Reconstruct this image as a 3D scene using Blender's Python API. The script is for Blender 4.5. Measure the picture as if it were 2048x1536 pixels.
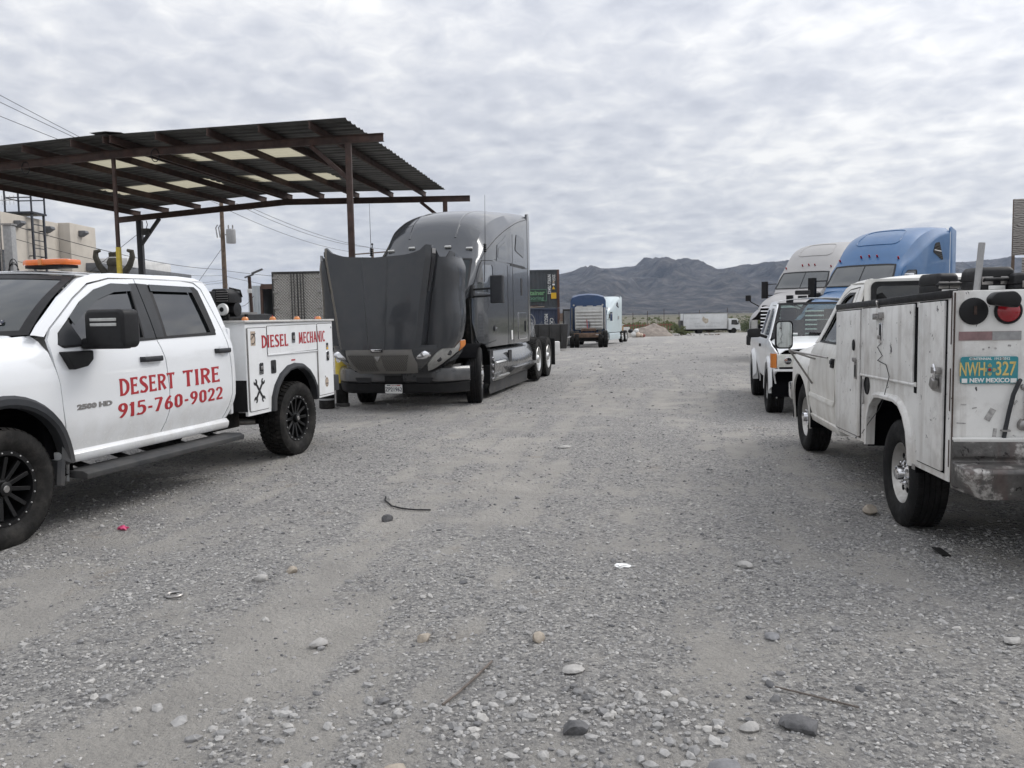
import bpy, bmesh, math, random
import numpy as np
from mathutils import Vector, Matrix
from mathutils.geometry import delaunay_2d_cdt
random.seed(7)
rng = np.random.default_rng(11)
R = math.radians
PI = math.pi
for _o in list(bpy.data.objects):
    bpy.data.objects.remove(_o)
SC = bpy.context.scene
COL = SC.collection

# ------------------------------------------------------------------ camera
cd = bpy.data.cameras.new('camera'); cam = bpy.data.objects.new('camera', cd); COL.objects.link(cam)
cd.sensor_width = 36.0; cd.lens = 29.2; cd.clip_start = 0.05; cd.clip_end = 40000
cam.matrix_world = Matrix.Translation((0, 0, 1.55)) @ Matrix.Rotation(R(90) - 0.08106, 4, 'X') @ Matrix.Rotation(-0.01904, 4, 'Z')
SC.camera = cam

# ------------------------------------------------------------------ sky, sun, exposure
SUN_EL, SUN_AZ = 44.0, 66.0          # azimuth measured from +Y towards +X
world = bpy.data.worlds.new('World'); SC.world = world; world.use_nodes = True
def build_world():
    nt = world.node_tree; N = nt.nodes; L = nt.links; N.clear()
    out = N.new('ShaderNodeOutputWorld'); bg = N.new('ShaderNodeBackground'); L.new(bg.outputs[0], out.inputs[0])
    bg.inputs[1].default_value = 0.10
    sky = N.new('ShaderNodeTexSky'); sky.sky_type = 'NISHITA'; sky.sun_disc = False
    sky.sun_elevation = R(SUN_EL); sky.sun_rotation = R(SUN_AZ); sky.air_density = 1.0; sky.dust_density = 2.0
    tc = N.new('ShaderNodeTexCoord')
    def vm(op, a, b=None):
        n = N.new('ShaderNodeVectorMath'); n.operation = op
        for i, v in enumerate((a, b)):
            if v is None: continue
            if isinstance(v, (tuple, list)): n.inputs[i].default_value = v
            else: L.new(v, n.inputs[i])
        return n
    def ma(op, a, b=None, c=None, clamp=False):
        n = N.new('ShaderNodeMath'); n.operation = op; n.use_clamp = clamp
        for i, v in enumerate((a, b, c)):
            if v is None: continue
            if isinstance(v, (int, float)): n.inputs[i].default_value = v
            else: L.new(v, n.inputs[i])
        return n.outputs[0]
    def ramp(fac, stops):
        n = N.new('ShaderNodeValToRGB'); L.new(fac, n.inputs[0]); e = n.color_ramp.elements
        e[0].position, e[0].color = stops[0][0], (*stops[0][1], 1)
        e[1].position, e[1].color = stops[-1][0], (*stops[-1][1], 1)
        for p, c in stops[1:-1]:
            q = e.new(p); q.color = (*c, 1)
        return n.outputs[0]
    D = vm('NORMALIZE', tc.outputs['Generated']).outputs[0]
    sp = N.new('ShaderNodeSeparateXYZ'); L.new(D, sp.inputs[0])
    z = ma('MAXIMUM', sp.outputs[2], 0.0)
    zz = ma('ADD', z, 0.22)
    cx = ma('DIVIDE', sp.outputs[0], zz); cy = ma('DIVIDE', sp.outputs[1], zz)
    cb = N.new('ShaderNodeCombineXYZ'); L.new(cx, cb.inputs[0]); L.new(cy, cb.inputs[1])
    def noise(scale, det, rough, dist, off):
        mp = N.new('ShaderNodeMapping'); L.new(cb.outputs[0], mp.inputs[0]); mp.inputs['Location'].default_value = off
        mp.inputs['Rotation'].default_value = (0, 0, R(24)); mp.inputs['Scale'].default_value = (1.0, 1.0, 1)
        n = N.new('ShaderNodeTexNoise'); L.new(mp.outputs[0], n.inputs['Vector'])
        n.inputs['Scale'].default_value = scale; n.inputs['Detail'].default_value = det
        n.inputs['Roughness'].default_value = rough; n.inputs['Distortion'].default_value = dist
        return n.outputs[0]
    n1 = noise(2.6, 4, 0.5, 0.35, (3.1, 1.2, 0)); n2 = noise(12.5, 6, 0.60, 0.5, (7.7, 0.3, 0)); n3 = noise(0.7, 3, 0.5, 0.0, (1.0, 5.5, 0))
    wp = N.new('ShaderNodeTexNoise'); L.new(cb.outputs[0], wp.inputs['Vector']); wp.inputs['Scale'].default_value = 5.0; wp.inputs['Detail'].default_value = 3
    dv = vm('ADD', cb.outputs[0], None); dv.inputs[1].default_value = (0, 0, 0)
    sc_ = N.new('ShaderNodeVectorMath'); sc_.operation = 'SCALE'; L.new(wp.outputs['Color'], sc_.inputs[0]); sc_.inputs['Scale'].default_value = 0.16; L.new(sc_.outputs[0], dv.inputs[1])
    vo_ = N.new('ShaderNodeTexVoronoi'); vo_.feature = 'SMOOTH_F1'; vo_.inputs['Scale'].default_value = 11.0; vo_.inputs['Smoothness'].default_value = .6; L.new(dv.outputs[0], vo_.inputs['Vector'])
    f = ma('ADD', ma('ADD', ma('MULTIPLY', n1, 0.36), ma('MULTIPLY', vo_.outputs['Distance'], 0.15)), ma('ADD', ma('MULTIPLY', n2, 0.25), ma('MULTIPLY', n3, 0.32)))
    col = ramp(f, [(0.41, (0.455, 0.473, 0.525)), (0.485, (0.525, 0.541, 0.587)), (0.55, (0.605, 0.616, 0.648)), (0.66, (0.79, 0.787, 0.78))])
    # overcast dome: brighter towards the zenith, and a broad glow where the sun stands behind the cloud
    sd = Vector((math.sin(R(SUN_AZ)) * math.cos(R(SUN_EL)), math.cos(R(SUN_AZ)) * math.cos(R(SUN_EL)), math.sin(R(SUN_EL))))
    dt = ma('MAXIMUM', vm('DOT_PRODUCT', D, tuple(sd)).outputs['Value'], 0.0)
    glow = ma('ADD', ma('MULTIPLY', ma('POWER', dt, 6.0), 0.80), ma('MULTIPLY', ma('POWER', dt, 40.0), 1.2))
    zen = ma('MULTIPLY', ma('POWER', z, 1.5), 1.1)
    gain = ma('ADD', ma('ADD', glow, zen), 0.93)
    gain = ma('MULTIPLY', gain, 9.7)
    cl = N.new('ShaderNodeMix'); cl.data_type = 'RGBA'; cl.blend_type = 'MULTIPLY'; cl.inputs[0].default_value = 1
    L.new(col, cl.inputs['A']); gv = N.new('ShaderNodeCombineXYZ')
    for i in range(3): L.new(gain, gv.inputs[i])
    L.new(gv.outputs[0], cl.inputs['B'])
    mx = N.new('ShaderNodeMix'); mx.data_type = 'RGBA'; mx.inputs[0].default_value = 0.93
    L.new(sky.outputs[0], mx.inputs['A']); L.new(cl.outputs['Result'], mx.inputs['B'])
    L.new(mx.outputs['Result'], bg.inputs[0])
build_world()
sl = bpy.data.lights.new('sun', 'SUN'); sl.energy = 1.0; sl.angle = R(22); sl.color = (1.0, 0.965, 0.91)
sun = bpy.data.objects.new('sun', sl); COL.objects.link(sun)
sun.rotation_euler = (R(90 - SUN_EL), 0, R(180 - SUN_AZ))
vs = SC.view_settings; vs.view_transform = 'Standard'; vs.look = 'None'; vs.exposure = 0.34; vs.gamma = 1.0; vs.use_curve_mapping = False
SC.render.engine = 'CYCLES'
SC.cycles.max_bounces = 8; SC.cycles.diffuse_bounces = 3; SC.cycles.glossy_bounces = 4; SC.cycles.transparent_max_bounces = 12
SC.cycles.volume_bounces = 0
SC.cycles.use_denoising = True

# ------------------------------------------------------------------ materials
MATS = {}
def pmat(name, col, rough=.5, metal=0., coat=0., spec=.5, var=0., vscale=3., bump=0., bscale=40., dirt=None, dust=None, chips=None, streak=None, trans=None):
    """plain procedural material: base colour with noise variation, dirt patches, low road dust, paint chips, streaks"""
    m = bpy.data.materials.new(name); m.use_nodes = True; MATS[name] = m
    nt = m.node_tree; N = nt.nodes; L = nt.links
    b = N['Principled BSDF']
    b.inputs['Roughness'].default_value = rough; b.inputs['Metallic'].default_value = metal
    b.inputs['Coat Weight'].default_value = coat; b.inputs['Coat Roughness'].default_value = .04
    b.inputs['Specular IOR Level'].default_value = spec
    b.inputs['Base Color'].default_value = (*col, 1)
    m.diffuse_color = (*col, 1)
    tc = N.new('ShaderNodeTexCoord'); P = tc.outputs['Object']
    cur = None
    def noise(scale, det=5., rough=.6, vec=None, dist=0.):
        n = N.new('ShaderNodeTexNoise'); L.new(vec or P, n.inputs['Vector'])
        n.inputs['Scale'].default_value = scale; n.inputs['Detail'].default_value = det; n.inputs['Roughness'].default_value = rough
        n.inputs['Distortion'].default_value = dist
        return n.outputs[0]
    def mrange(v, a, b_, c=0., d=1.):
        n = N.new('ShaderNodeMapRange'); L.new(v, n.inputs[0])
        for i, q in enumerate((a, b_, c, d)): n.inputs[i + 1].default_value = q
        return n.outputs[0]
    def mul(a, k):
        n = N.new('ShaderNodeMath'); n.operation = 'MULTIPLY'
        for i, v in enumerate((a, k)):
            if isinstance(v, (int, float)): n.inputs[i].default_value = v
            else: L.new(v, n.inputs[i])
        return n.outputs[0]
    def mix(fac, a, bcol):
        n = N.new('ShaderNodeMix'); n.data_type = 'RGBA'
        L.new(fac, n.inputs[0])
        if isinstance(a, tuple): n.inputs['A'].default_value = (*a, 1)
        else: L.new(a, n.inputs['A'])
        n.inputs['B'].default_value = (*bcol, 1)
        return n.outputs['Result']
    cur = col; rgh = None
    if var:
        cur = mix(mrange(noise(vscale), .35, .65), tuple(c * (1 - var) for c in col), tuple(min(1, c * (1 + var)) for c in col))
    if streak:      # (colour, amount, scale)
        mp = N.new('ShaderNodeMapping'); L.new(P, mp.inputs[0]); mp.inputs['Scale'].default_value = (streak[2], streak[2], streak[2] * .07)
        cur = mix(mul(mrange(noise(1.0, 6., .65, mp.outputs[0]), .52, .74), streak[1]), cur, streak[0])
    if dirt:        # (colour, lo, hi, scale, amount)
        f = mul(mrange(noise(dirt[3], 8., .68), dirt[1], dirt[2]), dirt[4])
        cur = mix(f, cur, dirt[0])
    if dust:        # (colour, z0, z1, amount): road dust thrown up on the lower body
        sx = N.new('ShaderNodeSeparateXYZ'); L.new(P, sx.inputs[0])
        f = mul(mul(mrange(sx.outputs[2], dust[2], dust[1]), mrange(noise(5., 6.), .3, .62)), dust[3])
        cur = mix(f, cur, dust[0])
        rgh = mrange(f, 0, 1, rough, min(1, rough + .45))
    if chips:       # (colour, threshold, scale)
        c1 = mrange(noise(chips[2], 6., .7, None, .6), chips[1], chips[1] + .015)
        cur = mix(c1, cur, chips[0])
    if not isinstance(cur, tuple): L.new(cur, b.inputs['Base Color'])
    if rgh is not None: L.new(rgh, b.inputs['Roughness'])
    elif rough > .08 and metal < .5 and coat < .5:
        L.new(mrange(noise(vscale * 2.3), .3, .7, rough * .85, min(1, rough * 1.15)), b.inputs['Roughness'])
    if bump:
        bn = N.new('ShaderNodeBump'); bn.inputs['Strength'].default_value = bump; bn.inputs['Distance'].default_value = .01
        L.new(noise(bscale, 6.), bn.inputs['Height']); L.new(bn.outputs[0], b.inputs['Normal'])
    if trans:       # light passing through a thin sheet
        t = N.new('ShaderNodeBsdfTranslucent'); t.inputs[0].default_value = (*trans[0], 1)
        ms = N.new('ShaderNodeMixShader'); ms.inputs[0].default_value = trans[1]
        L.new(b.outputs[0], ms.inputs[1]); L.new(t.outputs[0], ms.inputs[2]); L.new(ms.outputs[0], N['Material Output'].inputs[0])
    return m
def glassmat(name, tint, rough=.02, ior=1.5):
    m = bpy.data.materials.new(name); m.use_nodes = True; MATS[name] = m
    nt = m.node_tree; N = nt.nodes; L = nt.links; N.remove(N['Principled BSDF'])
    tr = N.new('ShaderNodeBsdfTransparent'); tr.inputs[0].default_value = (*tint, 1)
    gl = N.new('ShaderNodeBsdfGlossy'); gl.inputs['Roughness'].default_value = rough
    fr = N.new('ShaderNodeFresnel'); fr.inputs[0].default_value = ior
    ms = N.new('ShaderNodeMixShader'); L.new(fr.outputs[0], ms.inputs[0]); L.new(tr.outputs[0], ms.inputs[1]); L.new(gl.outputs[0], ms.inputs[2])
    L.new(ms.outputs[0], N['Material Output'].inputs[0])
    return m
DUST = (.36, .33, .29)
pmat('white_paint', (.77, .785, .80), .16, coat=.9, var=.012, vscale=1.2, dust=((.46, .44, .40), .42, .98, .62))
pmat('white_body', (.79, .80, .805), .3, coat=.35, dust=((.46, .44, .40), .4, .95, .5), dirt=((.58, .57, .54), .5, .8, 5., .4))
pmat('old_white', (.72, .71, .67), .42, coat=.15, var=.03, vscale=4, dirt=((.34, .31, .26), .52, .80, 3.2, .5), streak=((.38, .34, .29), .40, 7.), dust=((.40, .36, .30), .35, 1.0, .55))
pmat('worn_white', (.72, .715, .69), .45, coat=.1, var=.04, vscale=5, dirt=((.30, .27, .24), .48, .78, 4.5, .65), streak=((.30, .265, .23), .6, 9.), chips=((.035, .03, .035), .64, 12.), dust=((.40, .36, .31), .35, .9, .5))
pmat('ranger_white', (.78, .79, .79), .28, coat=.4, dust=((.52, .49, .44), .3, .8, .4))
pmat('kw_grey', (.055, .059, .065), .18, metal=.3, coat=.5, spec=.4, dust=((.27, .25, .22), .3, 1.1, .45), dirt=((.09, .088, .085), .55, .85, 2.5, .25))
pmat('kw_dusty', (.044, .047, .052), .24, metal=.2, coat=.4, spec=.4, dirt=((.10, .096, .09), .45, .85, 2.0, .35), dust=((.20, .185, .165), .3, 1.1, .4))
pmat('black_plastic', (.011, .011, .012), .5, spec=.3, var=.15, vscale=10)
pmat('grey_plastic', (.030, .032, .036), .55, spec=.3, var=.12, vscale=8, dust=((.16, .15, .135), .2, .9, .4))
pmat('dark_void', (.004, .004, .005), .9, spec=.1)
pmat('chassis', (.010, .010, .010), .75, spec=.2, var=.3, vscale=6, dirt=((.10, .085, .07), .5, .8, 5., .6))
pmat('rubber', (.014, .0135, .013), .78, spec=.2, var=.2, vscale=9, dirt=((.085, .078, .07), .46, .8, 7., .5), bump=.25, bscale=70)
pmat('rubber_clean', (.011, .011, .0115), .72, spec=.2, var=.2, vscale=9, dirt=((.06, .055, .05), .5, .8, 7., .4), bump=.2, bscale=70)
pmat('black_rim', (.006, .006, .0065), .4, spec=.35)
pmat('steel_rim', (.46, .45, .43), .42, metal=.75, dirt=((.16, .14, .11), .45, .75, 9., .6))
pmat('alloy', (.62, .62, .61), .33, metal=.9, dirt=((.30, .27, .22), .48, .78, 8., .5))
pmat('chrome', (.72, .72, .73), .10, metal=1.)
pmat('dull_steel', (.34, .33, .32), .42, metal=.85, dirt=((.12, .09, .07), .5, .75, 12., .6))
pmat('dark_glass', (.006, .008, .009), .02, spec=.9, coat=.35)
pmat('tint_glass', (.018, .023, .024), .03, spec=.7, coat=.2)
glassmat('clear_glass', (.66, .74, .71), .02, 1.75)
glassmat('cab_glass', (.30, .36, .36), .02, 1.6)
pmat('lens_clear', (.40, .40, .385), .12, coat=.8, var=.1, vscale=20)
pmat('amber', (.62, .20, .035), .18, coat=.7, spec=.6)
pmat('orange_beacon', (.75, .17, .03), .2, coat=.6, var=.1, vscale=14)
pmat('bright_glass', (.03, .036, .036), .03, spec=1.0, coat=1.0)
pmat('kw_glass', (.010, .016, .018), .03, spec=.28)
pmat('lens_pale', (.62, .62, .57), .15, coat=.6, var=.12, vscale=25)
pmat('red_lens', (.30, .012, .02), .2, coat=.6)
pmat('red_paint', (.38, .022, .030), .42)
pmat('black_mark', (.012, .012, .014), .5)
pmat('tan_sticker', (.46, .37, .29), .5, var=.06, vscale=30)
pmat('yellow_mark', (.72, .42, .02), .5)
pmat('yellow_paint', (.56, .42, .05), .55, var=.12, vscale=12, chips=((.05, .045, .04), .68, 16.))
pmat('plate_white', (.74, .74, .72), .45)
pmat('plate_ink', (.03, .035, .06), .5)
pmat('seat', (.05, .05, .052), .85)
pmat('interior', (.10, .10, .10), .85)
pmat('paper', (.80, .80, .78), .7)

# ------------------------------------------------------------------ mesh helpers
def link(o, parent=None):
    COL.objects.link(o)
    if parent is not None: o.parent = parent
    return o
def tag(o, label=None, cat=None, group=None, kind=None):
    if label: o['label'] = label
    if cat: o['category'] = cat
    if group: o['group'] = group
    if kind: o['kind'] = kind
    return o
def root(name, loc, rz=0., label=None, cat=None, group=None, rx=0., ry=0.):
    o = bpy.data.objects.new(name, None); o.empty_display_size = .2; link(o)
    o.location = loc; o.rotation_euler = (rx, ry, rz)
    return tag(o, label, cat, group)
def joint(name, parent, loc=(0, 0, 0), rot=(0, 0, 0)):
    o = bpy.data.objects.new(name, None); o.empty_display_size = .1; link(o, parent); o.location = loc; o.rotation_euler = rot
    return o
def copy_tree(o, parent=None):
    c = o.copy(); COL.objects.link(c); c.parent = parent
    for ch in list(o.children): copy_tree(ch, c)
    return c
def getm(m): return MATS[m] if isinstance(m, str) else m
class MB:
    def __init__(s): s.v = []; s.f = []
    def add(s, vs, fs):
        k = len(s.v); s.v += [tuple(float(q) for q in p) for p in vs]; s.f += [tuple(k + i for i in f) for f in fs]; return s
    def box(s, x0, x1, y0, y1, z0, z1):
        return s.add([(x0,y0,z0),(x1,y0,z0),(x1,y1,z0),(x0,y1,z0),(x0,y0,z1),(x1,y0,z1),(x1,y1,z1),(x0,y1,z1)],
                     [(0,3,2,1),(4,5,6,7),(0,1,5,4),(1,2,6,5),(2,3,7,6),(3,0,4,7)])
    def obox(s, c, size, M=None):
        a, b, d = size[0]/2, size[1]/2, size[2]/2; t = MB().box(-a, a, -b, b, -d, d)
        M = M or Matrix.Identity(3); c = Vector(c)
        return s.add([tuple(c + M @ Vector(p)) for p in t.v], t.f)
    def bar(s, p, q, w, h, up=(0,0,1)):
        """rectangular bar from p to q, w across, h along up"""
        p, q = Vector(p), Vector(q); d = (q - p).normalized(); up = Vector(up)
        side = d.cross(up)
        if side.length < 1e-4: side = d.cross(Vector((1, 0, 0)))
        side.normalize(); u = side.cross(d).normalized()
        o = []
        for e in (p, q):
            for a, b in ((-1,-1),(1,-1),(1,1),(-1,1)): o.append(e + side*(a*w/2) + u*(b*h/2))
        return s.add(o, [(0,3,2,1),(4,5,6,7),(0,1,5,4),(1,2,6,5),(2,3,7,6),(3,0,4,7)])
    def tube(s, path, r, n=8, cap=True):
        path = [Vector(p) for p in path]; m = len(path); rings = []; pu = None
        for i, p in enumerate(path):
            d = (path[min(i+1, m-1)] - path[max(i-1, 0)]).normalized()
            if pu is None:
                pu = d.orthogonal().normalized()
            pu = (pu - d * pu.dot(d)).normalized(); w = d.cross(pu)
            rr = r[i] if isinstance(r, (list, tuple)) else r
            rings.append([p + (pu*math.cos(2*PI*k/n) + w*math.sin(2*PI*k/n))*rr for k in range(n)])
        return s.loft(rings, True, cap)
    def loft(s, rings, closed=True, cap=True):
        n = len(rings[0]); k = len(s.v); fs = []
        for i in range(len(rings)-1):
            for j in range(n if closed else n-1):
                a = i*n+j; b = i*n+(j+1) % n; fs.append((a, b, b+n, a+n))
        if cap and closed: fs += [tuple(range(n))[::-1], tuple((len(rings)-1)*n+j for j in range(n))]
        return s.add([p for r_ in rings for p in r_], fs)
    def lathe(s, prof, n=32, c=(0,0,0), axis='x'):
        """prof: (a along axis, radius); open profile"""
        rings = []
        for a, r_ in prof:
            ring = []
            for k in range(n):
                t = 2*PI*k/n; u, w = r_*math.cos(t), r_*math.sin(t)
                p = (a,u,w) if axis == 'x' else ((u,a,w) if axis == 'y' else (u,w,a))
                ring.append((p[0]+c[0], p[1]+c[1], p[2]+c[2]))
            rings.append(ring)
        return s.loft(rings, True, True)
    def prism(s, poly, plane, a0, a1):
        """poly 2D extruded; plane 'yz' extrudes along x, 'xz' along y, 'xy' along z"""
        def P(p, a): return {'yz': (a, p[0], p[1]), 'xz': (p[0], a, p[1]), 'xy': (p[0], p[1], a)}[plane]
        n = len(poly)
        return s.add([P(p, a0) for p in poly] + [P(p, a1) for p in poly],
                     [tuple(range(n))[::-1], tuple(range(n, 2*n))] + [(i, (i+1) % n, n+(i+1) % n, n+i) for i in range(n)])
    def grid(s, nu, nv, fn):
        return s.add([fn(i/(nu-1), j/(nv-1)) for i in range(nu) for j in range(nv)],
                     [(i*nv+j, (i+1)*nv+j, (i+1)*nv+j+1, i*nv+j+1) for i in range(nu-1) for j in range(nv-1)])
    def xf(s, M):
        s.v = [tuple(M @ Vector(p)) for p in s.v]; return s
    def mirror(s):
        t = MB(); t.v = [(-p[0], p[1], p[2]) for p in s.v]; t.f = [f[::-1] for f in s.f]; return t
    def build(s, name, mat, parent=None, smooth=35., bevel=0., seg=2, thick=0.):
        me = bpy.data.meshes.new(name)
        bm = bmesh.new(); vs = [bm.verts.new(p) for p in s.v]
        for f in s.f:
            try: bm.faces.new([vs[i] for i in f])
            except ValueError: pass
        bmesh.ops.recalc_face_normals(bm, faces=bm.faces)
        if thick:
            bmesh.ops.solidify(bm, geom=bm.faces[:], thickness=thick)
        if bevel:
            bm.normal_update()
            ed = [e for e in bm.edges if len(e.link_faces) == 2 and e.calc_face_angle(0) > R(28)]
            bmesh.ops.bevel(bm, geom=ed, offset=bevel, segments=seg, affect='EDGES', profile=.5, clamp_overlap=True)
        bm.to_mesh(me); bm.free()
        if smooth:
            me.shade_smooth(); me.set_sharp_from_angle(angle=R(smooth))
        me.materials.append(getm(mat))
        return link(bpy.data.objects.new(name, me), parent)
def interp(xs, ys):
    """smooth monotone-ish interpolation through points (xs ascending)"""
    xs, ys = list(xs), list(ys); n = len(xs)
    d = [(ys[i+1]-ys[i])/(xs[i+1]-xs[i]) for i in range(n-1)]
    m = [d[0]] + [0 if d[i-1]*d[i] <= 0 else 2*d[i-1]*d[i]/(d[i-1]+d[i]) for i in range(1, n-1)] + [d[-1]]
    def f(x):
        if x <= xs[0]: return ys[0]
        if x >= xs[-1]: return ys[-1]
        i = 0
        while x > xs[i+1]: i += 1
        h = xs[i+1]-xs[i]; t = (x-xs[i])/h
        return ((2*t**3-3*t**2+1)*ys[i] + (t**3-2*t*t+t)*h*m[i] + (-2*t**3+3*t*t)*ys[i+1] + (t**3-t*t)*h*m[i+1])
    return f
def rnd(poly, r, seg=5):
    """round the corners of a polygon; r a number or a list"""
    n = len(poly); o = []
    for i in range(n):
        p, a, b = Vector(poly[i]), Vector(poly[i-1]), Vector(poly[(i+1) % n])
        rr = r[i] if isinstance(r, (list, tuple)) else r
        da, db = a-p, b-p; la, lb = da.length, db.length
        if rr <= 0 or la < 1e-6 or lb < 1e-6: o.append(tuple(p)); continue
        k = min(rr, la*.48, lb*.48); p0, p1 = p+da/la*k, p+db/lb*k
        for j in range(seg+1):
            t = j/seg; q = p0*(1-t)**2 + p*2*t*(1-t) + p1*t*t; o.append(tuple(q))
    return o
def rect(a0, a1, b0, b1, r=0., seg=4):
    q = [(a0,b0),(a1,b0),(a1,b1),(a0,b1)]
    return rnd(q, r, seg) if r else q
def arc(cx, cy, r, a0, a1, n=14, ry=None):
    ry = ry or r
    return [(cx+r*math.cos(R(a0+(a1-a0)*i/n)), cy+ry*math.sin(R(a0+(a1-a0)*i/n))) for i in range(n+1)]
def inside(p, poly):
    x, y = p; c = False; n = len(poly); j = n-1
    for i in range(n):
        xi, yi = poly[i]; xj, yj = poly[j]
        if (yi > y) != (yj > y) and x < (xj-xi)*(y-yi)/(yj-yi)+xi: c = not c
        j = i
    return c
def resample(poly, step):
    o = []; n = len(poly)
    for i in range(n):
        a, b = poly[i], poly[(i+1) % n]; l = math.hypot(b[0]-a[0], b[1]-a[1])
        if l < 1e-5: continue
        k = max(1, int(math.ceil(l/step)))
        o += [(a[0]+(b[0]-a[0])*t/k, a[1]+(b[1]-a[1])*t/k) for t in range(k)]
    return o
def panel(name, outline, fn, mat, parent, holes=(), step=.09, off=(0,0,0), thick=(0,0,0), smooth=35., mb=None):
    """sheet cut to a 2D outline (with holes), bent onto a surface fn(a,b)->xyz, edges turned in by the vector thick"""
    loops = [resample(outline, step)] + [resample(h, step) for h in holes]
    pts = []; edges = []
    for lp in loops:
        k = len(pts); pts += lp; edges += [(k+i, k+(i+1) % len(lp)) for i in range(len(lp))]
    xs = [p[0] for p in loops[0]]; ys = [p[1] for p in loops[0]]
    bd = np.array(pts)
    nx = int((max(xs)-min(xs))/step); ny = int((max(ys)-min(ys))/step)
    for i in range(1, nx+1):
        for j in range(1, ny+1):
            p = (min(xs)+(i-.13)*(max(xs)-min(xs))/(nx+1), min(ys)+(j-.21)*(max(ys)-min(ys))/(ny+1))
            if inside(p, outline) and not any(inside(p, h) for h in holes) and np.min(np.hypot(bd[:,0]-p[0], bd[:,1]-p[1])) > step*.45:
                pts.append(p)
    vo, eo, fo, ov, oe, of = delaunay_2d_cdt([Vector(p) for p in pts], edges, [], 0, 1e-6)
    fs = []
    for f in fo:
        c = (sum(vo[i][0] for i in f)/len(f), sum(vo[i][1] for i in f)/len(f))
        if inside(c, outline) and not any(inside(c, h) for h in holes): fs.append(tuple(f))
    V = [Vector(fn(p[0], p[1])) + Vector(off) for p in vo]
    n = len(V); cnt = {}
    for f in fs:
        for i in range(len(f)):
            e = (f[i], f[(i+1) % len(f)]); cnt[e] = 1
    T = Vector(thick); F = list(fs)
    if T.length > 0:
        V = V + [v + T for v in V]
        for (a, b) in cnt:
            if (b, a) not in cnt: F.append((b, a, a+n, b+n))
        F += [tuple(i+n for i in f[::-1]) for f in fs]
    m = mb or MB()
    m.add(V, F)
    if mb is not None: return mb
    return m.build(name, mat, parent, smooth)
# ------------------------------------------------------------------ lettering
def text_obj(name, s, size, M, mat, parent, extrude=.0015, bold=0., sx=1., align='CENTER', space=1.):
    cu = bpy.data.curves.new(name, 'FONT'); cu.body = s; cu.size = size; cu.extrude = extrude; cu.offset = bold
    cu.align_x = align; cu.align_y = 'CENTER'; cu.space_character = space; cu.resolution_u = 3
    t = bpy.data.objects.new('tmp', cu); COL.objects.link(t)
    me = bpy.data.meshes.new_from_object(t.evaluated_get(bpy.context.evaluated_depsgraph_get()))
    bpy.data.objects.remove(t); bpy.data.curves.remove(cu)
    me.transform(Matrix.Diagonal((sx, 1, 1, 1))); me.transform(M); me.name = name
    me.materials.clear(); me.materials.append(getm(mat))
    return link(bpy.data.objects.new(name, me), parent)
def frame(o, ex, ey):
    """matrix taking text space (x right, y up, z out) to o + ex, ey"""
    ex, ey = Vector(ex).normalized(), Vector(ey).normalized(); ez = ex.cross(ey)
    M = Matrix((ex, ey, ez)).transposed().to_4x4(); M.translation = Vector(o); return M
def G(*s): return s
def _cv(pts, n=22):
    """Catmull-Rom through (x,y,w) points"""
    o = []; m = len(pts)
    for i in range(m-1):
        p0, p1, p2, p3 = pts[max(i-1,0)], pts[i], pts[i+1], pts[min(i+2,m-1)]
        k = max(3, n//(m-1))
        for j in range(k if i < m-2 else k+1):
            t = j/k
            o.append(tuple(.5*((2*p1[a])+(-p0[a]+p2[a])*t+(2*p0[a]-5*p1[a]+4*p2[a]-p3[a])*t*t+(-p0[a]+3*p1[a]-3*p2[a]+p3[a])*t**3) for a in range(3)))
    return o
def _st(x0, y0, x1, y1, w=.2, fl=1.25):     # flared straight stroke
    return [(x0,y0,w*fl),(x0+(x1-x0)*.12,y0+(y1-y0)*.12,w*1.02),(x0+(x1-x0)*.5,y0+(y1-y0)*.5,w*.92),(x0+(x1-x0)*.88,y0+(y1-y0)*.88,w*1.02),(x1,y1,w*fl)]
STEM = lambda x: _st(x, 0, x, 1, .19)
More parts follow.
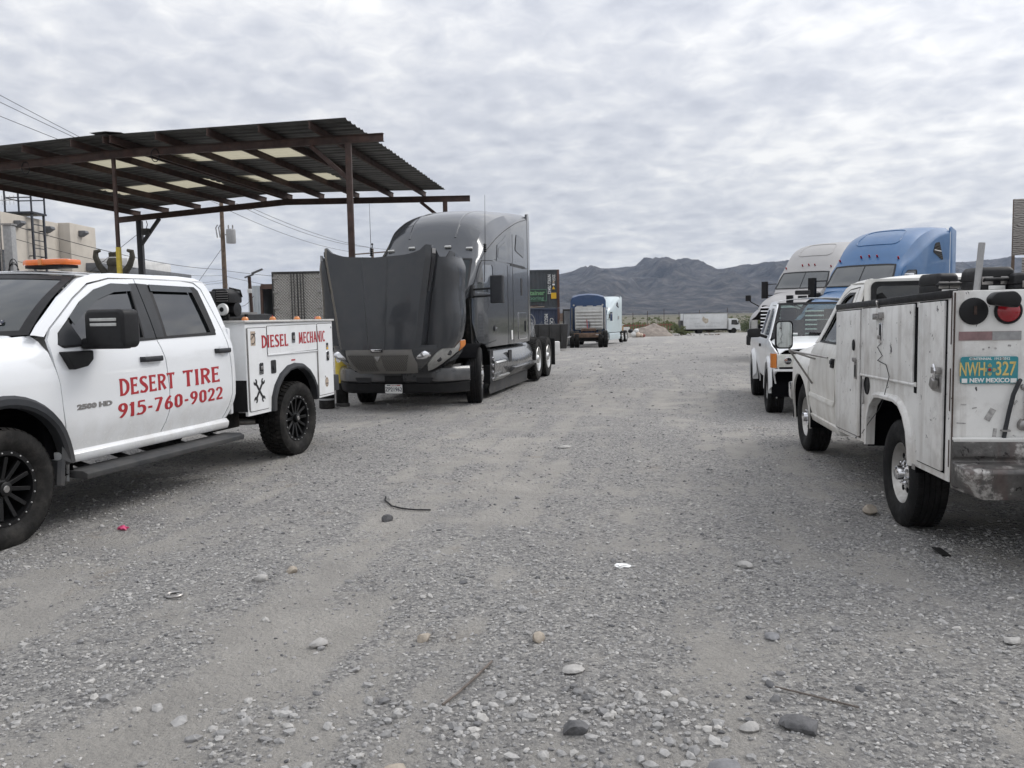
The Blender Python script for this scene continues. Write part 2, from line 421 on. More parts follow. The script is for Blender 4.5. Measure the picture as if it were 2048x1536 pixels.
GL = {
 'D': (.66, [STEM(.12), _cv([(.1,.94,.12),(.34,.92,.14),(.56,.72,.2),(.6,.5,.21),(.56,.28,.2),(.34,.08,.14),(.1,.06,.12)])]),
 'E': (.56, [STEM(.12), [(.1,.94,.12),(.4,.94,.12),(.54,.92,.2)], [(.1,.53,.12),(.36,.53,.12),(.46,.53,.2)], [(.1,.06,.12),(.42,.06,.12),(.57,.09,.22)]]),
 'S': (.58, [_cv([(.54,.86,.16),(.36,.95,.13),(.14,.88,.17),(.1,.72,.2),(.24,.56,.21),(.42,.43,.21),(.52,.26,.2),(.42,.1,.17),(.22,.05,.13),(.03,.13,.17)], 40)]),
 'R': (.64, [STEM(.12), _cv([(.1,.94,.12),(.36,.93,.14),(.53,.82,.19),(.54,.68,.19),(.4,.53,.14),(.14,.5,.11)]), _st(.32,.5,.6,.02,.19,1.1)]),
 'T': (.62, [STEM(.31), [(.0,.9,.22),(.1,.94,.12),(.52,.94,.12),(.62,.9,.22)]]),
 'I': (.26, [STEM(.13)]),
 'L': (.52, [STEM(.12), [(.1,.06,.12),(.4,.06,.12),(.53,.09,.22)]]),
 'M': (.86, [_st(.1,0,.16,1,.16), _st(.18,.98,.42,.1,.17,1.0), _st(.66,.98,.42,.1,.15,1.0), _st(.76,0,.69,1,.18)]),
 'C': (.6, [_cv([(.56,.85,.16),(.38,.95,.13),(.18,.82,.18),(.1,.5,.21),(.18,.18,.18),(.38,.05,.13),(.58,.14,.15)], 36)]),
 'H': (.68, [STEM(.12), STEM(.56), [(.12,.5,.12),(.56,.5,.12)]]),
 'A': (.68, [_st(.08,0,.33,1,.16), _st(.6,0,.35,1,.2), [(.16,.34,.11),(.52,.34,.11)]]),
 'N': (.68, [_st(.1,0,.1,1,.15), _st(.12,.97,.56,.03,.18,1.0), _st(.58,0,.58,1,.15)]),
 '0': (.56, [_cv([(.28,.95,.13),(.11,.78,.19),(.1,.5,.19),(.11,.22,.19),(.28,.05,.13),(.45,.22,.19),(.46,.5,.19),(.45,.78,.19),(.28,.95,.13)], 40)]),
 '1': (.3, [_st(.16,0,.16,.98,.2,1.05), [(.0,.78,.1),(.17,.92,.14)]]),
 '2': (.54, [_cv([(.05,.74,.18),(.14,.92,.15),(.33,.93,.15),(.45,.76,.19),(.38,.52,.17),(.2,.26,.15),(.06,.08,.14)], 30), [(.03,.07,.15),(.4,.07,.14),(.53,.09,.2)]]),
 '5': (.54, [[(.12,.94,.13),(.4,.94,.13),(.5,.95,.17)], [(.13,.96,.13),(.11,.55,.12)], _cv([(.1,.56,.12),(.28,.62,.14),(.45,.5,.18),(.46,.25,.19),(.32,.07,.15),(.14,.05,.14),(.02,.12,.16)], 30)]),
 '6': (.55, [_cv([(.42,.98,.16),(.22,.74,.16),(.1,.4,.19),(.13,.15,.18),(.28,.05,.13),(.44,.17,.18),(.45,.38,.18),(.3,.53,.13),(.13,.42,.13)], 44)]),
 '7': (.54, [[(.02,.92,.18),(.14,.94,.13),(.5,.94,.13)], _st(.46,.94,.16,.0,.19,1.1)]),
 '9': (.55, [_cv([(.13,.02,.16),(.33,.26,.16),(.45,.6,.19),(.42,.85,.18),(.27,.95,.13),(.11,.83,.18),(.1,.62,.18),(.25,.47,.13),(.42,.58,.13)], 44)]),
 '-': (.32, [[(.03,.42,.15),(.29,.42,.15)]]),
 ' ': (.42, []),
}
def flared_text(name, s, M, h, mat, parent, length=None, fit=None, depth=.0012):
    """sign-painter lettering: every stroke a thin raised strip; fit maps text xy to the bent surface"""
    W = sum(GL[c][0] for c in s) + .13*(len(s)-1)
    kx = (length/W) if length else h
    x = 0.; lay = 0
    for c in s:
        adv, st = GL[c]; mb = MB()
        for stroke in st:
            lay = (lay+1) % 4; z0, z1 = -.001, depth + .0003*lay
            n = len(stroke); Lp = []; Rp = []
            for i in range(n):
                a, b = stroke[max(i-1,0)], stroke[min(i+1,n-1)]
                dx, dy = b[0]-a[0], b[1]-a[1]; l = math.hypot(dx, dy) or 1
                px, py, w = stroke[i]; nx, ny = -dy/l*w/2, dx/l*w/2
                Lp.append(((x+px+nx)*kx, min(1.0,max(0,py+ny))*h)); Rp.append(((x+px-nx)*kx, min(1.0,max(0,py-ny))*h))
            k = 2*n
            mb.add([(p[0],p[1],z) for z in (z0, z1) for i in range(n) for p in (Lp[i], Rp[i])],
                   [f for i in range(n-1) for f in ((k+2*i,k+2*i+1,k+2*i+3,k+2*i+2),(2*i,2*i+2,k+2*i+2,k+2*i),(2*i+1,k+2*i+1,k+2*i+3,2*i+3))])
        x += adv + .13
        if not st: continue
        if fit: mb.v = [fit(*p) for p in mb.v]
        else: mb.xf(M)
        mb.build(name, mat, parent, 0)
# ------------------------------------------------------------------ wheels
def tyre_mb(Rr, w, rim, blocks=0, ribs=4, depth=.009, dual=False):
    """tyre about the x axis, centred on 0"""
    h = w/2; sw = Rr-rim
    prof = [(-h*.72, rim), (-h*.86, rim+sw*.12), (-h*.99, rim+sw*.40), (-h*1.0, rim+sw*.55), (-h*.95, rim+sw*.80), (-h*.86, Rr-sw*.07), (-h*.78, Rr-.006)]
    tw = h*.74; nr = ribs
    for i in range(nr):
        a = -tw + 2*tw*i/nr; b = -tw + 2*tw*(i+1)/nr; g = .006
        if i > 0: prof += [(a, Rr-depth), (a+g, Rr)]
        else: prof += [(a, Rr-.002)]
        if i < nr-1: prof += [(b-g, Rr), (b-.001, Rr-depth)]
        else: prof += [(b, Rr-.002)]
    prof += [(-p[0], p[1]) for p in prof[:7][::-1]]
    base = Rr-depth if blocks else Rr
    if blocks: prof = [(a, min(r_, Rr-depth-.001)) for a, r_ in prof]
    m = MB().lathe(prof, 56)
    m.f = [f for f in m.f if len(f) == 4]
    if blocks:
        rows = [(-tw*1.22, -tw*.66, .5), (-tw*.58, -tw*.04, 0.), (tw*.04, tw*.58, .5), (tw*.66, tw*1.22, 0.)]
        for a0, a1, ph in rows:
            edge = abs(a0+a1)/2 > tw*.8
            for k in range(blocks):
                t0 = 2*PI*(k+ph)/blocks; t1 = t0+2*PI/blocks*.74; sk = 2*PI/blocks*(.35 if not edge else .12)*(1 if a0 < 0 else -1)
                zig = 2*PI/blocks*.12
                ri, ro = Rr-depth*1.4, Rr
                vs = []
                for rr in (ri, ro):
                    for (a, t) in ((a0,t0),(a0,t1),((a0+a1)/2,t1+zig),(a1,t1+sk),(a1,t0+sk),((a0+a1)/2,t0+zig)):
                        r2 = rr - (.012 if edge and ((a == a0) == (a0 < 0)) and rr == ro and abs(a) > tw else 0)
                        vs.append((a, r2*math.cos(t), r2*math.sin(t)))
                m.add(vs, [(6,7,8,9,10,11)]+[(i,(i+1)%6,6+(i+1)%6,6+i) for i in range(6)])
    return m
def wheel_root(parent, loc, steer=0., spin=0.):
    return joint('wheel', parent, loc, (spin, 0, steer))
# ================================================================== setting
_T = rng.random((512, 512))
def vnoise(x, y):
    xi, yi = np.floor(x).astype(int), np.floor(y).astype(int); fx, fy = x-xi, y-yi
    fx = fx*fx*(3-2*fx); fy = fy*fy*(3-2*fy)
    a, b = _T[xi % 512, yi % 512], _T[(xi+1) % 512, yi % 512]; c, d = _T[xi % 512, (yi+1) % 512], _T[(xi+1) % 512, (yi+1) % 512]
    return (a*(1-fx)+b*fx)*(1-fy) + (c*(1-fx)+d*fx)*fy
def fbm(x, y, o=5, g=.5, l=2.03):
    s = 0; a = 1; t = 0
    for i in range(o):
        s = s + a*vnoise(x+i*17.3, y+i*9.7); t += a; a *= g; x = x*l; y = y*l
    return s/t
def base_z(x, y):
    y = np.where(y > 1200, 1200, y)
    d = np.maximum(y-17., 0)
    return np.where(d < 12, -.0155*d*d/24., -.0155*(d-6.)).clip(-2.1, 0)
def sandy(x, y):
    """0 = loose gravel, 1 = fine compacted dirt (old wheel tracks, patches)"""
    def track(cx, w): return np.exp(-((x-cx)/w)**2)
    c = -2.0 + .19*y
    t = track(c + .25*np.sin(y*.5), .34)*.75 + track(c + 1.9 + .2*np.sin(y*.4+1), .32)*.6 + track(c+4.2+.3*np.sin(y*.3), .5)*.4
    p = np.exp(-((x+3.0)/1.35)**2 - ((y-2.6)/1.0)**2)*1.1
    a = x-.19*y
    n = fbm(a*1.5+3, y*.25+7, 5); n2 = fbm(x*2.7+31, y*2.2+5, 4); n3 = fbm(a*7+11, y*.5+3, 3)
    return np.clip(t*.38 + p*.8 + (n-.50)*1.9 + (n2-.5)*1.9 + (n3-.5)*1.3 + .16, 0, 1)
def gz(x, y):
    x = np.asarray(x, float); y = np.asarray(y, float)
    near = np.clip(1-(y-30)/60, 0.1, 1)
    h = base_z(x, y) + (fbm(x*.35, y*.35, 4)-.5)*.07*near + (fbm(x*2.1+5, y*2.1, 4)-.5)*.045*near
    return h - .012*sandy(x, y)
def g0(x, y): return float(gz(np.array([x]), np.array([y]))[0])
def axis(segs):
    o = [segs[0][0]]
    for a, b, n in segs: o += list(np.linspace(a, b, n+1)[1:])
    return np.array(o)
def grid_obj(name, xs, ys, Z, mat, attr=None):
    nx, ny = len(xs), len(ys)
    X, Y = np.meshgrid(xs, ys, indexing='ij')
    V = np.stack([X, Y, Z], -1).reshape(-1, 3)
    i, j = np.meshgrid(np.arange(nx-1), np.arange(ny-1), indexing='ij'); a = (i*ny+j).ravel()
    F = np.stack([a, a+ny, a+ny+1, a+1], -1)
    me = raw_mesh(name, V, F)
    if attr is not None:
        at = me.attributes.new('sand', 'FLOAT', 'POINT'); at.data.foreach_set('value', attr.ravel().astype(np.float32))
    me.materials.append(getm(mat)); me.shade_smooth()
    return link(bpy.data.objects.new(name, me))
def raw_mesh(name, V, F):
    me = bpy.data.meshes.new(name); n = len(F); k = F.shape[1]
    me.vertices.add(len(V)); me.vertices.foreach_set('co', np.ascontiguousarray(V, np.float32).ravel())
    me.loops.add(n*k); me.loops.foreach_set('vertex_index', np.ascontiguousarray(F, np.int32).ravel())
    me.polygons.add(n); me.polygons.foreach_set('loop_start', np.arange(0, n*k, k, dtype=np.int32))
    me.update(calc_edges=True); me.validate()
    return me
def ground_mat():
    m = bpy.data.materials.new('ground_dirt'); m.use_nodes = True; MATS['ground_dirt'] = m
    nt = m.node_tree; N = nt.nodes; L = nt.links; b = N['Principled BSDF']; b.inputs['Roughness'].default_value = .95; b.inputs['Specular IOR Level'].default_value = .2
    tc = N.new('ShaderNodeTexCoord'); P = tc.outputs['Object']
    at = N.new('ShaderNodeAttribute'); at.attribute_name = 'sand'
    def noise(s, d=6., r=.6):
        n = N.new('ShaderNodeTexNoise'); L.new(P, n.inputs['Vector']); n.inputs['Scale'].default_value = s; n.inputs['Detail'].default_value = d; n.inputs['Roughness'].default_value = r; return n
    def vor(s, rnd_=1.):
        n = N.new('ShaderNodeTexVoronoi'); L.new(P, n.inputs['Vector']); n.inputs['Scale'].default_value = s; n.inputs['Randomness'].default_value = rnd_; return n
    def mr(v, a, b_, c=0., d=1.):
        n = N.new('ShaderNodeMapRange'); L.new(v, n.inputs[0])
        for i, q in enumerate((a, b_, c, d)): n.inputs[i+1].default_value = q
        return n.outputs[0]
    def mix(f, a, c, mode='MIX'):
        n = N.new('ShaderNodeMix'); n.data_type = 'RGBA'; n.blend_type = mode
        if isinstance(f, float): n.inputs[0].default_value = f
        else: L.new(f, n.inputs[0])
        for k, q in (('A', a), ('B', c)):
            if isinstance(q, tuple): n.inputs[k].default_value = (*q, 1)
            else: L.new(q, n.inputs[k])
        return n.outputs['Result']
    def ma(op, a, c):
        n = N.new('ShaderNodeMath'); n.operation = op
        for i, q in enumerate((a, c)):
            if isinstance(q, (int, float)): n.inputs[i].default_value = q
            else: L.new(q, n.inputs[i])
        return n.outputs[0]
    v1 = vor(70.); v2 = vor(26.)
    def grey(v):
        s = N.new('ShaderNodeSeparateColor'); L.new(v.outputs['Color'], s.inputs[0]); return s.outputs[0]
    rp = N.new('ShaderNodeValToRGB'); L.new(grey(v1), rp.inputs[0]); e = rp.color_ramp.elements
    e[0].position = 0; e[0].color = (.095, .094, .097, 1); e[1].position = 1; e[1].color = (.68, .655, .61, 1)
    q = e.new(.45); q.color = (.32, .312, .304, 1); q = e.new(.8); q.color = (.44, .425, .403, 1)
    rp2 = N.new('ShaderNodeValToRGB'); L.new(grey(v2), rp2.inputs[0]); e = rp2.color_ramp.elements
    e[0].position = 0; e[0].color = (.21, .205, .202, 1); e[1].position = 1; e[1].color = (.48, .46, .43, 1)
    grav = mix(.4, rp.outputs[0], rp2.outputs[0])
    sand = mix(mr(noise(3.2).outputs[0], .35, .65), (.405, .385, .354), (.50, .474, .436))
    sand = mix(mr(noise(160., 3.).outputs[0], .40, .68, 0., .55), sand, (.29, .275, .255))
    n1 = noise(9., 8.)
    f = ma('ADD', at.outputs['Fac'], ma('MULTIPLY', ma('SUBTRACT', n1.outputs[0], .5), 1.3)); f = ma('ADD', f, ma('MULTIPLY', ma('SUBTRACT', noise(38., 6., .65).outputs[0], .5), 1.6))
    col = mix(mr(f, .25, .75), grav, sand)
    col = mix(mr(noise(.55, 4.).outputs[0], .35, .65, 0., .30), col, (.25, .245, .242))
    col = mix(mr(noise(1.7, 6.).outputs[0], .62, .72, 0., .30), col, (.33, .27, .20))
    sy = N.new('ShaderNodeSeparateXYZ'); L.new(P, sy.inputs[0])
    scrub = mix(mr(noise(.05, 8., .7).outputs[0], .4, .62), (.085, .085, .055), (.20, .18, .14))
    col = mix(mr(sy.outputs[1], 128., 150.), col, scrub)
    L.new(col, b.inputs['Base Color'])
    h = ma('ADD', ma('MULTIPLY', v1.outputs['Distance'], -.4), ma('ADD', ma('MULTIPLY', v2.outputs['Distance'], -.8), ma('MULTIPLY', noise(60., 8., .7).outputs[0], 1.1)))
    bp = N.new('ShaderNodeBump'); bp.inputs['Strength'].default_value = 1.0; bp.inputs['Distance'].default_value = .03
    L.new(h, bp.inputs['Height']); L.new(bp.outputs[0], b.inputs['Normal'])
    return m
ground_mat()
def stone_mat(name, tones):
    m = bpy.data.materials.new(name); m.use_nodes = True; MATS[name] = m
    nt = m.node_tree; N = nt.nodes; L = nt.links; b = N['Principled BSDF']; b.inputs['Roughness'].default_value = .9; b.inputs['Specular IOR Level'].default_value = .25
    at = N.new('ShaderNodeAttribute'); at.attribute_name = 'tone'
    rp = N.new('ShaderNodeValToRGB'); L.new(at.outputs['Fac'], rp.inputs[0]); e = rp.color_ramp.elements
    e[0].position, e[0].color = 0, (*tones[0], 1); e[1].position, e[1].color = 1, (*tones[-1], 1)
    for i, t in enumerate(tones[1:-1]): q = e.new((i+1)/(len(tones)-1)); q.color = (*t, 1)
    tc = N.new('ShaderNodeTexCoord'); n = N.new('ShaderNodeTexNoise'); L.new(tc.outputs['Object'], n.inputs['Vector']); n.inputs['Scale'].default_value = 55; n.inputs['Detail'].default_value = 6
    mx = N.new('ShaderNodeMix'); mx.data_type = 'RGBA'; mx.blend_type = 'OVERLAY'; mx.inputs[0].default_value = .55
    L.new(rp.outputs[0], mx.inputs['A']); L.new(n.outputs[0], mx.inputs['B']); L.new(mx.outputs['Result'], b.inputs['Base Color'])
    bp = N.new('ShaderNodeBump'); bp.inputs['Strength'].default_value = .4; bp.inputs['Distance'].default_value = .004; L.new(n.outputs[0], bp.inputs['Height']); L.new(bp.outputs[0], b.inputs['Normal'])
stone_mat('gravel_stone', [(.115, .115, .118), (.22, .217, .215), (.295, .29, .283), (.35, .342, .33), (.40, .388, .367), (.46, .446, .423)])
xs = axis([(-9000, -1500, 12), (-1500, -200, 14), (-200, -40, 32), (-40, -8, 64), (-8, 8, 300), (8, 40, 64), (40, 200, 32), (200, 1500, 14), (1500, 9000, 12)])
ys = axis([(-200, -10, 8), (-10, 2, 12), (2, 12, 240), (12, 30, 150), (30, 80, 120), (80, 160, 60), (160, 1500, 30), (1500, 12000, 16)])
XX, YY = np.meshgrid(xs, ys, indexing='ij')
tag(grid_obj('ground', xs, ys, gz(XX, YY), 'ground_dirt', sandy(XX, YY)), 'grey gravel and packed dirt of the truck yard', 'ground', kind='structure')

# ------------------------------------------------------------------ loose gravel
def ico(sub):
    bm = bmesh.new(); bmesh.ops.create_icosphere(bm, subdivisions=sub, radius=1)
    bm.verts.ensure_lookup_table(); V = np.array([v.co[:] for v in bm.verts]); F = np.array([[v.index for v in f.verts] for f in bm.faces]); bm.free(); return V, F
ICO1, ICOF1 = ico(1); ICO2, ICOF2 = ico(2)
def pebbles(name, zones, label):
    P = []; S = []
    for (x0, x1, y0, y1, r0, r1, n, pw) in zones:
        x = rng.uniform(x0, x1, n*3); y = rng.uniform(y0, y1, n*3)
        keep = rng.random(n*3) < (1-sandy(x, y))*.85+.05
        x, y = x[keep][:n], y[keep][:n]
        r_ = r0+(r1-r0)*rng.random(len(x))**pw
        P.append(np.stack([x, y, gz(x, y)+r_*.12], -1)); S.append(r_)
    P = np.concatenate(P); S = np.concatenate(S); n = len(P)
    B = np.stack([ICO1*(1+rng.uniform(-.22, .22, (len(ICO1), 1))) for _ in range(24)])
    V = B[rng.integers(0, 24, n)]
    sc = np.stack([rng.uniform(.75, 1.35, n), rng.uniform(.65, 1.1, n), rng.uniform(.42, .8, n)], -1)*S[:, None]
    V = V*sc[:, None, :]
    t = rng.uniform(-.4, .4, n); c, s = np.cos(t)[:, None], np.sin(t)[:, None]
    V = np.stack([V[..., 0]*c+V[..., 2]*s, V[..., 1], -V[..., 0]*s+V[..., 2]*c], -1)
    t = rng.uniform(0, 6.28, n); c, s = np.cos(t)[:, None], np.sin(t)[:, None]
    V = np.stack([V[..., 0]*c-V[..., 1]*s, V[..., 0]*s+V[..., 1]*c, V[..., 2]], -1)+P[:, None, :]
    k = len(ICO1); F = (ICOF1[None]+(np.arange(n)*k)[:, None, None]).reshape(-1, 3)
    me = raw_mesh(name, V.reshape(-1, 3), F)
    at = me.attributes.new('tone', 'FLOAT', 'POINT'); at.data.foreach_set('value', np.repeat(np.clip(rng.normal(.48, .23, n), 0, 1), k).astype(np.float32))
    me.materials.append(MATS['gravel_stone']); me.shade_flat()
    return tag(link(bpy.data.objects.new(name, me)), label, 'gravel', kind='stuff')
pebbles('gravel', [(-4.5, 4.5, 2.2, 5.5, .004, .012, 24000, 1.6), (-4.5, 4.5, 2.2, 5.5, .011, .026, 1100, 2.4), (-1.6, .9, 2.3, 3.3, .010, .030, 500, 1.6),
                   (-7, 7, 5.5, 11, .006, .018, 16000, 2.0), (-9, 9, 11, 22, .010, .028, 4000, 2.2), (-14, 16, 22, 60, .02, .05, 1500, 2.2),
                   (-4, 5, 2.4, 9, .022, .034, 30, 1.6)], 'loose grey gravel scattered over the yard')
# stones one can point at: (px x, y, radius, tone, squash, spin, label)
STONES = [
 (.21, 2.98, .050, 'dark_stone', .75, .4, 'black rounded stone on rusty tinted dirt, low centre'),
 (1.05, 2.97, .072, 'dark_stone', .45, 2.7, 'dark angular wedge of rock beside a pale stone, lower right'),
 (.86, 2.98, .038, 'pale_stone', .6, .2, 'pale lumpy stone touching the dark angular rock'),
 (.06, 2.62, .052, 'mid_stone', .8, .9, 'dark grey pointed stone at the bottom edge of the picture'),
 (-.42, 2.72, .046, 'tan_stone', .75, .3, 'pale tan blocky stone in the bottom gravel heap'),
 (-.50, 2.52, .062, 'mid_stone', .6, 1.2, 'big smooth grey cobble half out of the bottom edge'),
 (-.33, 2.53, .046, 'pale_stone', .7, 2.0, 'pale cobble right of the big smooth grey one'),
 (.70, 2.70, .064, 'mid_stone', .5, .1, 'flat grey stone with a notch, bottom right of centre'),
 (.96, 2.56, .056, 'mid_stone', .55, .7, 'smooth bluish grey cobble at bottom, right of the flat stone'),
 (-.95, 3.88, .046, 'pale_stone', .6, .5, 'whitish stone lying on a dirt track, left of centre'),
 (-.45, 3.92, .036, 'tan_stone', .75, .6, 'cream stone with a pointed top near the stick'),
 (.10, 3.86, .040, 'tan_stone', .75, 1.1, 'cream block shaped stone right of the stick'),
 (.24, 3.50, .048, 'pale_stone', .4, .3, 'flat light grey slab stone near the middle foreground'),
 (-1.52, 4.85, .042, 'pale_stone', .7, .2, 'light boxy stone, left of a smaller tan one'),
 (-1.38, 5.0, .040, 'tan_stone', .75, 1.0, 'tan pointed stone beside the light boxy one'),
 (-.99, 6.35, .046, 'dark_stone', .85, .8, 'lone dark stone on smooth dirt, middle left'),
 (1.22, 3.86, .044, 'mid_stone', .4, 1.5, 'flat grey shard on bare dirt, right of centre'),
 (2.72, 6.25, .065, 'tan_stone', .8, .9, 'brownish stone in front of the old truck rear tyre'),
 (.60, 9.7, .075, 'pale_stone', .3, .1, 'flat whitish stone in the middle of the yard'),
 (2.30, 3.75, .045, 'pale_stone', .45, .4, 'small pale stone among loose gravel at far right'),
 (1.40, 4.95, .050, 'pale_stone', .5, 1.9, 'chalky stone in the gravel, right of the white paper'),
]
pmat('dark_stone', (.105, .104, .106), .85, var=.3, vscale=30, bump=.5, bscale=60)
pmat('mid_stone', (.20, .20, .205), .9, var=.2, vscale=25, bump=.5, bscale=60)
pmat('pale_stone', (.37, .358, .34), .9, var=.15, vscale=25, bump=.5, bscale=60)
pmat('tan_stone', (.35, .305, .25), .9, var=.2, vscale=25, bump=.5, bscale=60)
def stone(i, x, y, r_, m, sq, sp, label):
    g = np.random.default_rng(100+i); V = ICO2.copy()
    for _ in range(7):
        d = g.normal(size=3); d /= np.linalg.norm(d); k = g.uniform(.55, .85); p = V@d
        V = V - np.maximum(p-k, 0)[:, None]*d[None]
    V *= (1+g.uniform(-.03, .03, (len(V), 1))); V *= np.array([1.15, .85, sq])*r_
    c, s = math.cos(sp), math.sin(sp); V = np.stack([V[:, 0]*c-V[:, 1]*s, V[:, 0]*s+V[:, 1]*c, V[:, 2]], -1)
    me = raw_mesh('rock', V, ICOF2); me.shade_smooth(); me.set_sharp_from_angle(angle=R(30)); me.materials.append(MATS[m])
    o = tag(link(bpy.data.objects.new('rock', me)), label, 'rock', 'stones lying in the yard'); o.location = (x, y, g0(x, y)+r_*sq*.45)
for i, st in enumerate(STONES): stone(i, *st)

# ------------------------------------------------------------------ mountains
MR = interp([-5200, -3000, -1900, -1000, -400, -60, 60, 340, 440, 500, 565, 690, 800, 870, 905, 985, 1045, 1110, 1190, 1300, 1380, 1450, 1610, 1800, 1950, 2300, 2700, 3100, 3400, 3700, 4300, 5600, 7500],
            [15, 25, 40, 95, 180, 240, 262, 290, 308, 332, 326, 319, 330, 336, 368, 372, 361, 357, 346, 326, 310, 304, 325, 335, 330, 345, 330, 318, 330, 300, 270, 180, 60])
def mountain():
    D0 = 6000.
    u = np.linspace(-5600, 7600, 760); t = np.linspace(0, 1, 210)
    U, T = np.meshgrid(u, t, indexing='ij')
    ridge = np.array([MR(a) for a in u])[:, None]
    y = 3300 + (D0-3300)*T*1.0 + np.where(T > .92, (T-.92)*4200, 0)
    # spurs and gullies running down from the crest
    warp = (fbm(U/900+3, y/700, 4)-.5)*520
    rdg = 1-np.abs(2*vnoise((U+warp)/330., y/1500.+3)-1); rdg2 = 1-np.abs(2*vnoise((U+warp*1.3)/120.+9, y/600.)-1)
    fine = fbm(U/70, y/110, 5)
    prof = np.clip(T/.92, 0, 1)**1.45
    H = ridge*prof
    damp = np.clip((1-prof)*prof*4, 0, 1)
    H = H + ridge*damp*((rdg-.5)*.40+(rdg2-.5)*.26) + (fine-.5)*48*np.clip(prof*1.6, 0, 1)*(1-.75*(prof > .97)) - np.where(T > .92, (T-.92)*12*ridge*.4, 0)
    H = np.where(T < .02, -8, H)
    V = np.stack([U, y, H], -1).reshape(-1, 3); ny = len(t)
    i, j = np.meshgrid(np.arange(len(u)-1), np.arange(ny-1), indexing='ij'); a = (i*ny+j).ravel()
    me = raw_mesh('mountains', V, np.stack([a, a+ny, a+ny+1, a+1], -1)); me.shade_smooth()
    m = bpy.data.materials.new('mountain_rock'); m.use_nodes = True; nt = m.node_tree; N = nt.nodes; L = nt.links; b = N['Principled BSDF']; b.inputs['Roughness'].default_value = .95; b.inputs['Specular IOR Level'].default_value = .1
    tc = N.new('ShaderNodeTexCoord'); n = N.new('ShaderNodeTexNoise'); L.new(tc.outputs['Object'], n.inputs['Vector']); n.inputs['Scale'].default_value = .012; n.inputs['Detail'].default_value = 10; n.inputs['Roughness'].default_value = .68
    rp = N.new('ShaderNodeValToRGB'); L.new(n.outputs[0], rp.inputs[0]); e = rp.color_ramp.elements
    e[0].position = .36; e[0].color = (.020, .020, .022, 1); e[1].position = .68; e[1].color = (.135, .122, .112, 1); q = e.new(.52); q.color = (.066, .062, .058, 1)
    L.new(rp.outputs[0], b.inputs['Base Color'])
    bp = N.new('ShaderNodeBump'); bp.inputs['Strength'].default_value = .8; bp.inputs['Distance'].default_value = 45; L.new(n.outputs[0], bp.inputs['Height']); L.new(bp.outputs[0], b.inputs['Normal'])
    me.materials.append(m)
    tag(link(bpy.data.objects.new('mountains', me)), 'bare grey desert mountain range along the horizon', 'mountains', kind='structure')
mountain()
# ================================================================== white crew-cab service pickup (left)
def flare_band(mbk, cy, cz, pts_in, pts_out, xo, s, lip=.03):
    pass
def at_rim(parent_wheel, rr, w, s):
    """black bead-lock style alloy, open side towards s*x"""
    f = s*w*.36
    m = MB().lathe([(f, rr), (f+s*.012, rr-.004), (f+s*.012, rr-.034), (f-s*.02, rr-.042), (-s*w*.38, rr-.05), (-s*w*.42, rr)], 40)
    m.f = [q for q in m.f if len(q) == 4]
    m.build('rim', 'black_rim', parent_wheel)
    sp = MB()
    for k in range(12):
        t = 2*PI*k/12; M = Matrix.Rotation(t, 3, 'X')
        p = M @ Vector((f-s*.035, 0, .05)); q = M @ Vector((f-s*.012, 0, rr-.045)); sp.bar(p, q, .030, .03, up=(1, 0, 0))
    sp.lathe([(f-s*.10, .085), (f-s*.03, .085), (f-s*.018, .06), (f-s*.012, .02)], 20)
    sp.build('spokes', 'black_rim', parent_wheel, bevel=.002, seg=1)
    dd = MB().lathe([(-s*.06, rr-.05), (-s*.055, .03)], 32); dd.build('brake_drum', 'dark_void', parent_wheel)
    cp = MB().lathe([(f-s*.02, .052), (f+s*.018, .050), (f+s*.022, .044)], 24); cp.build('hub_cap', 'black_rim', parent_wheel)
    bd = MB().lathe([(f+s*.021, .026), (f+s*.026, .022)], 20); bd.build('badge', 'dull_steel', parent_wheel)
    rv = MB()
    for k in range(20):
        t = 2*PI*k/20; c = ((f+s*.012), (rr-.018)*math.cos(t), (rr-.018)*math.sin(t))
        rv.lathe([(0, .0068), (s*.006, .0055), (s*.008, .002)], 8, c)
    rv.build('rivets', 'alloy', parent_wheel)
